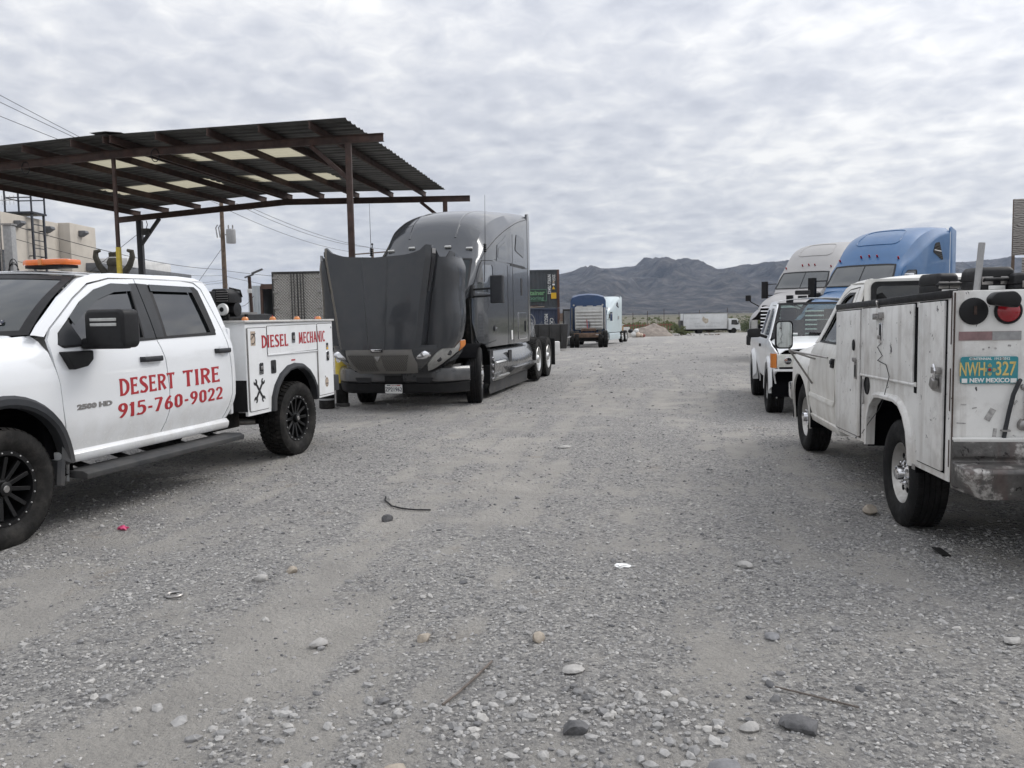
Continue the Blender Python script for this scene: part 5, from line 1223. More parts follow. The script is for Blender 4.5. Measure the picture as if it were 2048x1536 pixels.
    MB().box(-.52,.52,4.17,4.24,.84,1.05).build('grille','black_plastic',T,bevel=.01); m=MB().loft([[(x,y-o,z) for (y,z) in ((4.2,.5),(4.36,.53),(4.36,.70),(4.2,.72))] for x,o in ((-.95,.2),(-.8,.04),(0,0),(.8,.04),(.95,.2))]).build('front_bumper','chrome',T,bevel=.015)
    m=MB()
    for s in (-1,1): m.bar((s*.42,4.1,.55),(s*.42,-1.2,.60),.07,.15)
    m.box(-.72,.72,-.05,.05,.33,.44); m.box(-.72,.72,3.29,3.39,.33,.44); m.build('chassis_frame','chassis',T)
    # ------------------------------------------------ tool cabinet body
    rk=lambda y:.02*(1.69-y); hb=.97
    for z0_,z1_ in ((.62,.78),(.95,1.2),(1.34,1.62)): MB().box(-.9735,-.9705,-1.088,-1.078,z0_,z1_).build('edge_rust','rust_mark',T)
    def BX(s,o=0.): return lambda y,z:(s*(hb+o),y,z+rk(y))
    arch=[(.60,.47),(.585,.69),(.53,.79),(.40,.868),(.30,.878),(-.08,.878),(-.20,.855),(-.30,.79),(-.375,.69),(-.41,.57),(-.43,.475)]
    for s in (-1,1):
        out=[(1.66,1.552),(1.66,.462)]+arch+[(-1.09,.475),(-1.09,1.552)]
        side=panel('body_side',out,BX(s),'worn_white',T,thick=(-s*.03,0,0),step=.15)
        for nm,poly in (('compartment_door',rect(.845,1.635,.50,1.535,.01)),('compartment_door',rect(-.455,.80,1.022,1.54,.01)),('compartment_door',rect(-1.0,-.55,.525,1.54,.01))):
            b=MB(); panel('',poly,BX(s,-.001),None,None,mb=b,thick=(s*.016,0,0),step=.3); b.build(nm,'worn_white',side,bevel=.004,seg=2)
            y0,y1,z0,z1=min(p[0] for p in poly),max(p[0] for p in poly),min(p[1] for p in poly),max(p[1] for p in poly)
            panel('door_seal',rect(y0-.024,y1+.010,z0-.010,z1+.008),BX(s,.003),'dark_void',side,[poly],step=.4)
        panel('door_gap',rect(.803,.842,.50,1.535),BX(s,.004),'worn_white',side,step=.4) if False else None
        MB().prism([(-.505,1.0),(-.462,1.0),(-.462,1.56),(-.505,1.56)],'yz',s*(hb-.01),s*(hb+.006)).build('door_gap','dark_void',side)
        l=MB().tube([(s*(hb+.006),.82,1.012+rk(.82)),(s*(hb+.006),-.50,1.012+rk(-.5))],.013,8).build('rain_rail','worn_white',side)
        fl=MB(); rings=[]
        for y,z in arch:
            d=Vector((y-.09,z-.55)); d.normalize(); zz=z+rk(y); rings.append([(s*(hb-.04),y-d.x*.015,zz-d.y*.015),(s*(hb+.026),y-d.x*.015,zz-d.y*.015),(s*(hb+.03),y+d.x*.01,zz+d.y*.01),(s*(hb+.02),y+d.x*.03,zz+d.y*.03),(s*(hb-.003),y+d.x*.038,zz+d.y*.038)])
        fl.loft(rings,False,False).build('arch_lip','worn_white',side,thick=.003)
        MB().loft([[(s*.42,y,z),(s*.96,y,z)] for y,z in [(.66,.47)]+[(.09+(p[0]-.09)*1.06,p[1]+.03) for p in arch[1:-1]]+[(-.48,.47)]],False,False).build('wheel_liner','dark_void',T)
        # black top rail and cabinet box
        m=MB(); m.add([(s*(hb+.012*a-.06*(1-a)),y,z+rk(y)) for y in (1.68,-1.08) for a,z in ((0,1.555),(1,1.555),(1,1.60),(0,1.60))],[(0,1,2,3),(4,7,6,5),(0,4,5,1),(1,5,6,2),(2,6,7,3),(3,7,4,0)]); m.build('top_rail','black_plastic',T,bevel=.004)
        c=MB(); c.add([(s*x,y,z+rk(y)) for y in (1.655,-1.085) for x,z in ((.52,.95),(.94,.95),(.94,1.595),(.52,1.595))],[(0,1,2,3),(4,7,6,5),(0,4,5,1),(1,5,6,2),(2,6,7,3),(3,7,4,0)]); c.build('cabinet','worn_white',T)
        # rear face of the cabinet
        rf=MB(); panel('',rect(.50,.968,.53,1.648),lambda a,b:(s*a,-1.092,b),None,None,mb=rf,thick=(0,.02,0),step=.2); rf=rf.build('rear_panel','worn_white',T,bevel=.003)
        MB().bar((s*.962,-1.10,.53),(s*.962,-1.10,1.64),.010,.006,up=(1,0,0)).build('corner_seam','rust_mark',rf)
        L1=MB().lathe([(-1.094,.078),(-1.104,.078),(-1.108,.070)],28,(s*.86,0,1.53),'y').build('lamp_socket','black_plastic',rf); MB().lathe([(-1.106,.068),(-1.098,.05),(-1.096,.01)],24,(s*.86,0,1.53),'y').build('socket_bowl','dark_void',L1); MB().bar((s*.855,-1.11,1.51),(s*.855,-1.11,1.56),.014,.014).build('bulb_holder','rust_mark',L1)
        L2=MB().lathe([(-1.094,.075),(-1.106,.075),(-1.110,.064),(-1.105,.062)],28,(s*.675,0,1.528),'y').build('tail_lamp','black_plastic',rf); MB().lathe([(-1.108,.062),(-1.120,.045),(-1.124,.01)],24,(s*.675,0,1.528),'y').build('red_lens','red_lens',L2)
        a=s*.60; m=MB().box(min(s*.60,s*.935),max(s*.60,s*.935),-1.0965,-1.0935,1.362,1.413); m.build('reflector_strip','faded_red',rf); MB().box(min(s*.60,s*.755),max(s*.60,s*.755),-1.098,-1.0962,1.363,1.412).build('reflector_half','faded_grey',rf)
    # left side hardware
    S=-1; X=-(hb+.016)
    def hw_(nm,y,z,w,h,mat,o=.0,t=.008,par=T): return MB().box(X-o-t,X-o,y-w/2,y+w/2,z-h/2,z+h/2).build(nm,mat,par,bevel=.003)
    la=hw_('paddle_latch',.255,1.375,.062,.15,'chrome'); hw_('latch_recess',.255,1.395,.042,.085,'black_mark',.0085,.002,la); hw_('latch_paddle',.255,1.345,.04,.03,'dull_steel',.0105,.012,la)
    hs=MB(); hs.bar((X-.004,.30,1.56),(X-.02,.315,1.615),.03,.008); hs.box(X-.035,X,.24,.34,1.478,1.505); hs.box(X-.03,X,.20,.235,1.485,1.53); hs.box(X-.03,X,.345,.38,1.475,1.52); hs.build('hasp','dull_steel',T,bevel=.003)
    hw_('latch_plate',.945,1.065,.07,.16,'dull_steel'); hw_('latch_recess',.945,1.05,.045,.10,'black_mark',.0082,.002); MB().lathe([(X-.003,.032),(X-.012,.028)],16,(0,1.01,1.26)).xf(Matrix.Translation((0,0,1.26))@Matrix.Diagonal((1,1,1.5,1))@Matrix.Translation((0,0,-1.26))).build('rubber_plug','black_plastic',T)
    pk=MB().box(X-.03,X-.008,.91,.965,1.125,1.16); pk.build('padlock','dull_steel',T,bevel=.006)
    fr=MB().lathe([(-hb-.001,.075),(-hb-.008,.07),(-hb+.03,.06),(-hb+.03,.01)],24,(0,.66,.955)); fr=fr.build('fuel_filler','black_plastic',T); MB().tube([(-hb-.012,.74,1.0),(-hb-.014,.735,.93),(-hb-.013,.72,.86),(-hb-.012,.725,.80)],.007,6).build('chain','dull_steel',fr)
    hw_('hasp_plate',-.915,1.10,.13,.10,'dull_steel'); p=MB(); p.box(X-.035,X-.008,-1.0,-.90,1.16,1.20); p.build('hasp','dull_steel',T,bevel=.003)
    lk=MB().tube([(X-.03,-.955,1.19),(X-.04,-.97,1.215),(X-.04,-.985,1.18),(X-.035,-.965,1.13)],.008,8).build('lock_shackle','chrome',T); MB().obox((X-.035,-.955,1.105),(.035,.055,.06),Matrix.Rotation(R(25),3,'X')).build('padlock','dull_steel',T,bevel=.006)
    hw_('hinge',-.535,1.06,.03,.03,'worn_white'); hw_('hinge',-.53,.52,.05,.035,'dull_steel')
    MB().tube([(X-.003,.25,1.30),(X-.004,.33,1.27),(X-.004,.20,1.21),(X-.004,.32,1.17),(X-.005,.10,1.15),(X-.006,.02,1.07),(X-.006,.16,.88),(X-.006,.27,.80),(X-.004,.55,.66),(X-.004,.72,.56)],.0028,5).build('loose_wire','black_plastic',T)
    # work lamp, plate, hose, bumper, tailgate
    wl=MB().prism(rnd([(-.818,1.565),(-.83,1.60),(-.80,1.635),(-.70,1.64),(-.665,1.60),(-.68,1.545)],.02),'xz',-1.17,-1.26).build('work_lamp','black_plastic',T,bevel=.012); MB().bar((-.745,-1.095,1.60),(-.745,-1.18,1.60),.03,.03).build('lamp_bracket','dull_steel',wl)
    pl=MB().prism(rect(-.925,-.615,1.112,1.268,.015),'xz',-1.100,-1.106).build('license_plate','plate_teal',T,bevel=.002,seg=1)
    fx=lambda x,z:frame((x,-1.1068,z),(1,0,0),(0,0,1))
    text_obj('plate_number','NWH',.112,fx(-.862,1.192),'plate_yellow',pl,.0012,.0015,.50); text_obj('plate_number','327',.112,fx(-.683,1.194),'plate_yellow',pl,.0012,.0015,.66)
    text_obj('plate_state','NEW MEXICO',.034,fx(-.768,1.130),'plate_white',pl,.0008,.0012); text_obj('plate_motto','CENTENNIAL  1912-2012',.020,fx(-.77,1.255),'plate_white',pl,.0008,.0004)
    z_=MB(); c0=Vector((-.768,1.192)); z_.lathe([(-1.1062,.010),(-1.1085,.009)],16,(c0.x,0,c0.y),'y'); z_.build('sun_symbol_disc','red_lens',pl)
    z_=MB()
    for k in range(4):
        a=k*PI/2; d=Vector((math.cos(a),math.sin(a))); n=Vector((-d.y,d.x))
        for j,l in ((-1.5,.030),(-.5,.036),(.5,.036),(1.5,.030)):
            p0=c0+d*.016+n*j*.0055; p1=c0+d*l+n*j*.0055; z_.bar((p0.x,-1.107,p0.y),(p1.x,-1.107,p1.y),.0028,.002,up=(0,1,0))
    z_.build('sun_symbol_rays','plate_yellow',pl,0)
    MB().box(-.918,-.888,-1.1075,-1.106,1.117,1.142).build('plate_tag','plate_white',pl); MB().box(-.655,-.623,-1.1075,-1.106,1.117,1.142).build('plate_tag','plate_white',pl)
    for x in (-.86,-.70): MB().lathe([(-1.106,.008),(-1.110,.006)],8,(x,0,1.256),'y').build('plate_bolt','dull_steel',pl)
    MB().tube([(-.60,-1.10,1.13),(-.615,-1.12,1.12),(-.645,-1.125,1.05),(-.665,-1.12,.94),(-.678,-1.115,.85),(-.684,-1.11,.79)],.012,8).build('drain_hose','grey_plastic',T); MB().box(-.70,-.655,-1.13,-1.10,.835,.845).build('hose_clamp','dull_steel',T)
    m=MB(); m.lathe([(-1.093,.035),(-1.12,.03),(-1.13,.015)],14,(-.575,0,.87),'y'); m.bar((-.60,-1.11,.90),(-.53,-1.11,.85),.02,.02,up=(0,1,0)); m.build('tie_hook','dull_steel',T); m=MB(); m.bar((-.565,-1.1,1.08),(-.565,-1.1,.90),.02,.012); m.lathe([(-1.093,.02),(-1.105,.015)],10,(-.578,0,1.09),'y'); m.build('latch_rod','dull_steel',T,bevel=.002)
    MB().box(-.50,.50,-1.09,-1.05,.75,1.30).build('tailgate','worn_white',T,bevel=.006); MB().box(-.52,.52,-1.05,1.65,.80,.84).build('bed_floor','chassis',T); MB().box(-.52,.52,1.62,1.655,.84,1.5).build('bulkhead','worn_white',T)
    for (x,z,w,h,a) in ((-.755,.93,.035,.075,.5),(-.73,.80,.02,.10,.1),(-.91,.88,.05,.006,.05),(-.80,1.31,.01,.01,0),(-.77,1.32,.008,.008,0),(-.735,1.315,.012,.009,.4),(-.90,.99,.03,.005,.1),(-.62,1.00,.012,.03,.6),(-.66,1.33,.016,.01,.2),(-.84,.97,.024,.006,-.2)):
        M=Matrix.Rotation(a,3,'Y'); sc_=MB().obox((x,-1.0938,z),(w,.002,h),M); sc_.build('paint_scuff','scuff',T,0)
    MB().prism([(-1.096,.775),(-1.132,.775),(-1.136,.795),(-1.096,.80)],'yz',-.962,.962).build('bumper_flange','worn_white',T,bevel=.003)
    bp=MB(); bp.prism([(-1.093,.79),(-1.13,.785),(-1.135,.755),(-1.14,.69),(-1.125,.675),(-1.125,.655),(-1.30,.645),(-1.315,.625),(-1.30,.46),(-1.10,.50)],'yz',-.965,.965); bp=bp.build('step_bumper','rusty_bumper',T,bevel=.008)
    for v in bp.data.vertices:      # cropped lower corners
        if abs(v.co.x)>.9 and v.co.y<-1.2 and v.co.z<.55: v.co.x*=.88; v.co.y+=.04
    return T
pmat('scuff',(.33,.32,.31),.6,var=.4,vscale=60); pmat('rust_mark',(.055,.035,.028),.85,var=.4,vscale=30); pmat('faded_red',(.24,.15,.15),.5,var=.15,vscale=20); pmat('faded_grey',(.30,.30,.30),.5,var=.15,vscale=20)
pmat('plate_teal',(.03,.235,.27),.42,var=.12,vscale=16,dirt=((.12,.15,.15),.5,.8,14.,.5)); pmat('plate_yellow',(.62,.47,.16),.5,var=.15,vscale=40)
pmat('mirror_face',(.75,.80,.80),.03,metal=1.)
pmat('rusty_bumper',(.11,.105,.10),.5,metal=.3,var=.35,vscale=9,dirt=((.55,.53,.50),.55,.64,9.,.75),chips=((.02,.017,.017),.60,12.),streak=((.20,.10,.08),.4,5.),bump=.5,bscale=28)
SV_TY=tyre_mb(.38,.245,.215,0,5,.010)
def sipes(m,Rr,hw_,n):
    for k in range(n):
        t=2*PI*k/n
        for a0,a1 in ((-hw_*.80,-hw_*.52),(hw_*.52,hw_*.80)):
            b=MB().box(a0,a1,-.004,.004,Rr-.004,Rr+.0035); b.xf(Matrix.Rotation(t,4,'X')); m.add(b.v,b.f)
sipes(SV_TY,.38,.1225,64)
SV_TY=SV_TY.build('tyre','rubber_clean',None)
def TYs(w): return share(SV_TY,w)
build_svc()
def svc_gear():
    def W(x,y,z):
        c,s=math.cos(-.1468),math.sin(-.1468); return (3.676+c*x-s*y,5.756+s*x+c*y,z)
    def case(nm,loc,rz,dim,label):
        K=root(nm,W(*loc),-.1468+rz,label,'tool case'); a,b,h=dim
        body=MB().loft([[(x*k,y*k,z) for x,y in rnd(rect(-a,a,-b,b),.03)] for z,k in ((0,.94),(.02,1),(h*.45,1))]).build('case_body','black_plastic',K,bevel=.004); MB().loft([[(x*k,y*k,z) for x,y in rnd(rect(-a,a,-b,b),.03)] for z,k in ((h*.46,1.02),(h*.52,1.03),(h*.86,.98),(h,.84))]).build('case_lid','black_plastic',K,bevel=.006)
        for x in (-a*.5,a*.5): MB().box(x-.035,x+.035,-b*1.06,-b*.98,h*.30,h*.62).build('case_latch','dull_steel',K,bevel=.004)
        MB().box(-.05,.05,-b*1.07,-b*1.0,h*.1,h*.26).build('case_label','plate_white',K,bevel=.002)
        MB().tube([(-.08,-b*1.0,h*.45),(-.08,-b*1.16,h*.5),(.08,-b*1.16,h*.5),(.08,-b*1.0,h*.45)],.012,8).build('case_handle','black_plastic',K)
        return K
    zt=lambda y:1.605+.02*(1.69-y)
    case('tool_case',(-.70,-.05,zt(0)),.2,(.075,.13,.15),'narrow black tool case at the cab end of the cabinet top')
    case('tool_case',(-.52,-.40,zt(-.4)),.05,(.115,.13,.16),'rounded black tool case on the cabinet, left of the grey pipe')
    case('tool_case',(-.30,-.52,zt(-.5)-.02),0.,(.15,.12,.135),'black tool case with metal latch right of the grey pipe')
    P=MB().tube([(0,0,0),(.06,.02,.58)],.020,14); P.f=[f for f in P.f]; p=P.build('grey_pipe','pipe_grey',None); p.location=W(-.66,-.55,1.38); tag(p,'grey plastic pipe standing upright out of the old truck bed','pipe')
    r_=root('rag_heap',W(.02,-.55,1.55),0,'crumpled dark cloth heap on the old truck bed by the picture edge','cloth')
    g=np.random.default_rng(5); V=ICO2*np.array([.22,.18,.13]); V=V*(1+.35*(np.sin(V[:,:1]*37+1)*np.cos(V[:,1:2]*41)+g.uniform(-.25,.25,(len(V),1)))); me=raw_mesh('cloth_fold',V+np.array([0,0,.12]),ICOF2); me.shade_smooth(); me.materials.append(MATS['cloth_brown']); link(bpy.data.objects.new('cloth_fold',me),r_)
    V=ICO2*np.array([.14,.12,.07]); V=V*(1+.3*np.sin(V[:,:1]*60)*np.cos(V[:,2:3]*50)); me=raw_mesh('cloth_fold',V+np.array([-.2,-.05,.10]),ICOF2); me.shade_smooth(); me.materials.append(MATS['cloth_plum']); link(bpy.data.objects.new('cloth_fold',me),r_)
    me=MB().box(-.35,.35,-.3,.3,-.70,.08).build('carton','cloth_brown',r_)
pmat('pipe_grey',(.30,.30,.30),.5,var=.12,vscale=12); pmat('cloth_brown',(.055,.045,.04),.95,var=.4,vscale=14); pmat('cloth_plum',(.09,.045,.05),.95,var=.3,vscale=14)
svc_gear()
# ================================================================== white compact pickup facing the camera
def build_ranger():
    T=root('compact_pickup',(4.774,12.704,-.02),2.9331,'white compact pickup facing us without front bumper, behind the old work truck','pickup truck')
    hz=interp([.40,.55,.75,.95,1.05,1.12,1.16,1.22,1.66,1.74,1.80],[.74,.775,.80,.812,.80,.775,.755,.735,.60,.57,.5]); hy=interp([-4.0,-1.8,-.3,.3,.6,.80],[-.02,0,0,-.005,-.03,-.08])
    for s in (-1,1):
        def SX(y,z,o=0.): return (s*(hz(z)+hy(y)+o),y,z)
        IN=(-s*.02,0,0)
        dr=[(-.44,.48),(-.40,.9),(-.42,1.08),(-.50,1.15),(-.86,1.58),(-1.0,1.655),(-1.52,1.67),(-1.60,1.15),(-1.60,.48)]; wn=[(-.60,1.18),(-.90,1.54),(-1.02,1.615),(-1.46,1.625),(-1.52,1.18)]
        d=panel('door',dr,SX,'ranger_white',T,[wn],thick=IN); panel('door_glass',wn,lambda y,z:SX(y,z,-.014),'cab_glass',d,step=.2)
        b=MB().box(min(s*.80,s*.83),max(s*.80,s*.83),-1.5,-1.38,.98,1.03).build('door_handle','black_plastic',d,bevel=.005)
        ar=arc(0,.37,.41,-14,194,18,.44)
        panel('fender',[(-.42,.46),(-.385,.9),(-.405,1.08),(-.45,1.135),(.1,1.085),(.55,1.02),(.70,.97),(.73,.72),(.45,.62)][:9]+[(.42,.42)]+ar+[(-.40,.40)],SX,'ranger_white',T,thick=IN)
        fl=MB(); fl.loft([[(s*(.76+0),y*.97,z-.01),(s*.838,y*.98,z-.012),(s*.845,y,z+.01),(s*.835,y*1.06,z+.055),(s*.795,y*1.12,z+.095)] for y,z in arc(0,.37,.42,-2,182,16,.44)],False,False).build('fender_flare','ranger_white',T,thick=.005)
        MB().loft([[(s*.4,y,z),(s*.80,y,z)] for y,z in arc(0,.37,.45,190,-10,12,.46)],False,False).build('wheel_liner','dark_void',T)
        panel('cab_side',[(-1.61,.48),(-1.61,1.15),(-1.53,1.685),(-1.0,1.67),(-.84,1.59),(-.48,1.16),(-.34,1.13),(-.42,1.19),(-.78,1.64),(-.95,1.725),(-1.7,1.74),(-2.0,1.72),(-2.1,1.66),(-2.14,1.15),(-2.14,.48)],SX,'ranger_white',T,thick=IN,step=.07)
        panel('quarter_glass',rnd([(-1.68,1.20),(-1.66,1.60),(-1.98,1.60),(-2.04,1.20)],.04),lambda y,z:SX(y,z,.005),'dark_glass',T,thick=(-s*.01,0,0))
        ar2=arc(-2.85,.37,.41,-8,188,18,.44)
        panel('bed_side',[(-2.17,.50),(-2.17,1.12),(-3.95,1.12),(-3.95,.55),(-3.3,.48)]+ar2[::-1]+[(-2.42,.48)],SX,'ranger_white',T,thick=IN)
        MB().loft([[(s*.76,-2.85+y*.97,z-.01),(s*.85,-2.85+y*.98,z-.012),(s*.858,-2.85+y,z+.01),(s*.84,-2.85+y*1.06,z+.06),(s*.795,-2.85+y*1.12,z+.10)] for y,z in arc(0,.37,.42,-2,182,16,.44)],False,False).build('fender_flare','ranger_white',T,thick=.005)
        hl=MB().box(min(s*.44,s*.755),max(s*.44,s*.755),.66,.745,.755,.945).build('headlight','lens_pale',T,bevel=.012); MB().lathe([(.747,.055),(.753,.05),(.755,.02)],18,(s*.60,0,.85),'y').build('headlight_bowl','chrome',hl)
        MB().loft([[(s*(.76+a),y,z) for z in (.745,.955)] for a,y in ((0,.74),(.03,.73),(.06,.69),(.075,.58))],False,False).build('turn_signal','amber',hl,thick=.02)
        w=wheel_root(T,(s*.72,0,.355),0,0); share(RG_TY,w); steel_rim(w,s,.20,'alloy',False); w=wheel_root(T,(s*.72,-2.85,.355),0,0); share(RG_TY,w); steel_rim(w,s,.20,'alloy',False)
        mi=MB().loft([[(s*(.98+a),-.52+y,1.235+b) for a,b in rnd([(-.10,-.07),(.10,-.075),(.11,.06),(-.08,.075)],.04,4)] for y in (-.06,-.03,.03,.06)]).build('mirror','black_plastic',T,bevel=.008); MB().bar((s*.78,-.52,1.16),(s*.90,-.52,1.20),.06,.05).build('mirror_stem','black_plastic',mi,bevel=.01)
    def roof(u,v):
        u2=2*u-1; k=1-u2*u2; y=-2.08+(-.90+.06*k+2.08)*v; return (.575*u2,y,1.735+.05*(1-abs(u2)**2.6))
    MB().grid(16,12,roof).build('roof','ranger_white',T,thick=.01)
    def ws(u,v):
        u2=2*u-1; k=1-u2*u2; return Vector((.72*u2,-.36+.12*k,1.155)).lerp(Vector((.585*u2,-.90+.07*k,1.70+.01*k)),v)
    w=MB().grid(14,8,ws).build('windshield','clear_glass',T)
    o=Vector((0,.004,.004))
    for a in ((0,.05,0,1),(.95,1,0,1),(0,1,.93,1),(0,1,0,.05)): MB().grid(8,6,lambda u,v:ws(a[0]+(a[1]-a[0])*u,a[2]+(a[3]-a[2])*v)+o).build('windshield_seal','black_plastic',w)
    MB().bar(ws(.35,.08)+o*3,ws(.62,.10)+o*3,.02,.02).build('wiper','black_plastic',w); MB().bar(ws(.74,.10)+o*2-Vector((0,0,.02)),ws(.88,.10)+o*2-Vector((0,0,.02)),.002,.07,up=(0,-.5,.8)).build('dash_card','plate_white',w)
    def hood(u,v):
        u2=2*u-1; return (.745*u2*(1-.03*v),-.34+.12*(1-u2*u2)*(1-v)+(.70+.05*(1-u2*u2)+.34)*v,1.145-.06*v-.09*v**4+.035*(1-u2**4)-.05*max(0,abs(u2)-.88)/.12)
    MB().grid(18,12,hood).build('hood','ranger_white',T,thick=.01)
    g=MB().box(-.43,.43,.64,.70,.72,.96).build('grille_opening','dark_void',T); MB().prism(rect(-.435,.435,.72,.965,.02),'xz',.70,.745).build('grille','ranger_white',T,bevel=.012)
    for z in (.78,.86): MB().box(-.38,.38,.744,.75,z,z+.045).build('grille_slot','black_mark',T)
    MB().box(-.80,.80,.60,.74,.69,.725).build('header_panel','ranger_white',T,bevel=.01)
    m=MB()
    for s in (-1,1): m.bar((s*.36,.72,.50),(s*.36,-3.9,.55),.07,.13)
    m.bar((-.4,.62,.50),(.4,.62,.50),.08,.14); m.box(-.62,.62,-.05,.05,.30,.40); m.box(-.62,.62,-2.9,-2.8,.30,.40); m.box(-.3,.3,.3,.6,.48,.68); m.build('chassis_frame','chassis',T)
    for s in (-1,1): MB().tube([(s*.33,.70,.48),(s*.33,.82,.47),(s*.33,.84,.43),(s*.33,.76,.42)],.016,8).build('tow_hook','dull_steel',T)
    MB().box(-.70,.70,-2.0,-.30,.50,1.02).build('cab_floor','dark_void',T); MB().box(-.68,.68,-.62,-.30,.95,1.13).build('dashboard','interior',T,bevel=.03); MB().box(-.70,.70,-2.13,-2.10,.5,1.17).build('cab_rear_wall','ranger_white',T); MB().box(-.60,.60,-2.125,-2.115,1.17,1.68).build('rear_window','clear_glass',T)
    for x in (-.35,.35): MB().prism(rnd([(-1.35,.95),(-1.15,.95),(-1.32,1.42),(-1.44,1.42)],.04),'yz',x-.24,x+.24).build('seat','seat',T,bevel=.04); MB().box(x-.13,x+.13,-1.47,-1.38,1.43,1.60).build('headrest','seat',T,bevel=.03)
    MB().tube([(-.35+.19*math.cos(t),-.80-.07*math.sin(t),1.17+.17*math.sin(t)) for t in [2*PI*k/20 for k in range(21)]],.014,6).build('steering_wheel','black_plastic',T)
    MB().box(-.70,.70,-3.93,-2.2,.62,.66).build('bed_floor','chassis',T); MB().box(-.76,.76,-3.97,-3.93,.58,1.12).build('tailgate','ranger_white',T,bevel=.01)
    L=MB().box(.05,.19,-1.55,-1.43,1.786,1.83).build('roof_lamp_base','black_plastic',T,bevel=.01); MB().box(.0,.24,-1.53,-1.43,1.845,1.92).build('roof_lamp','black_plastic',L,bevel=.015)
RG_TY=tyre_mb(.355,.25,.20,0,5,.012); sipes(RG_TY,.355,.125,56); RG_TY=RG_TY.build('tyre','rubber_clean',None)
build_ranger()
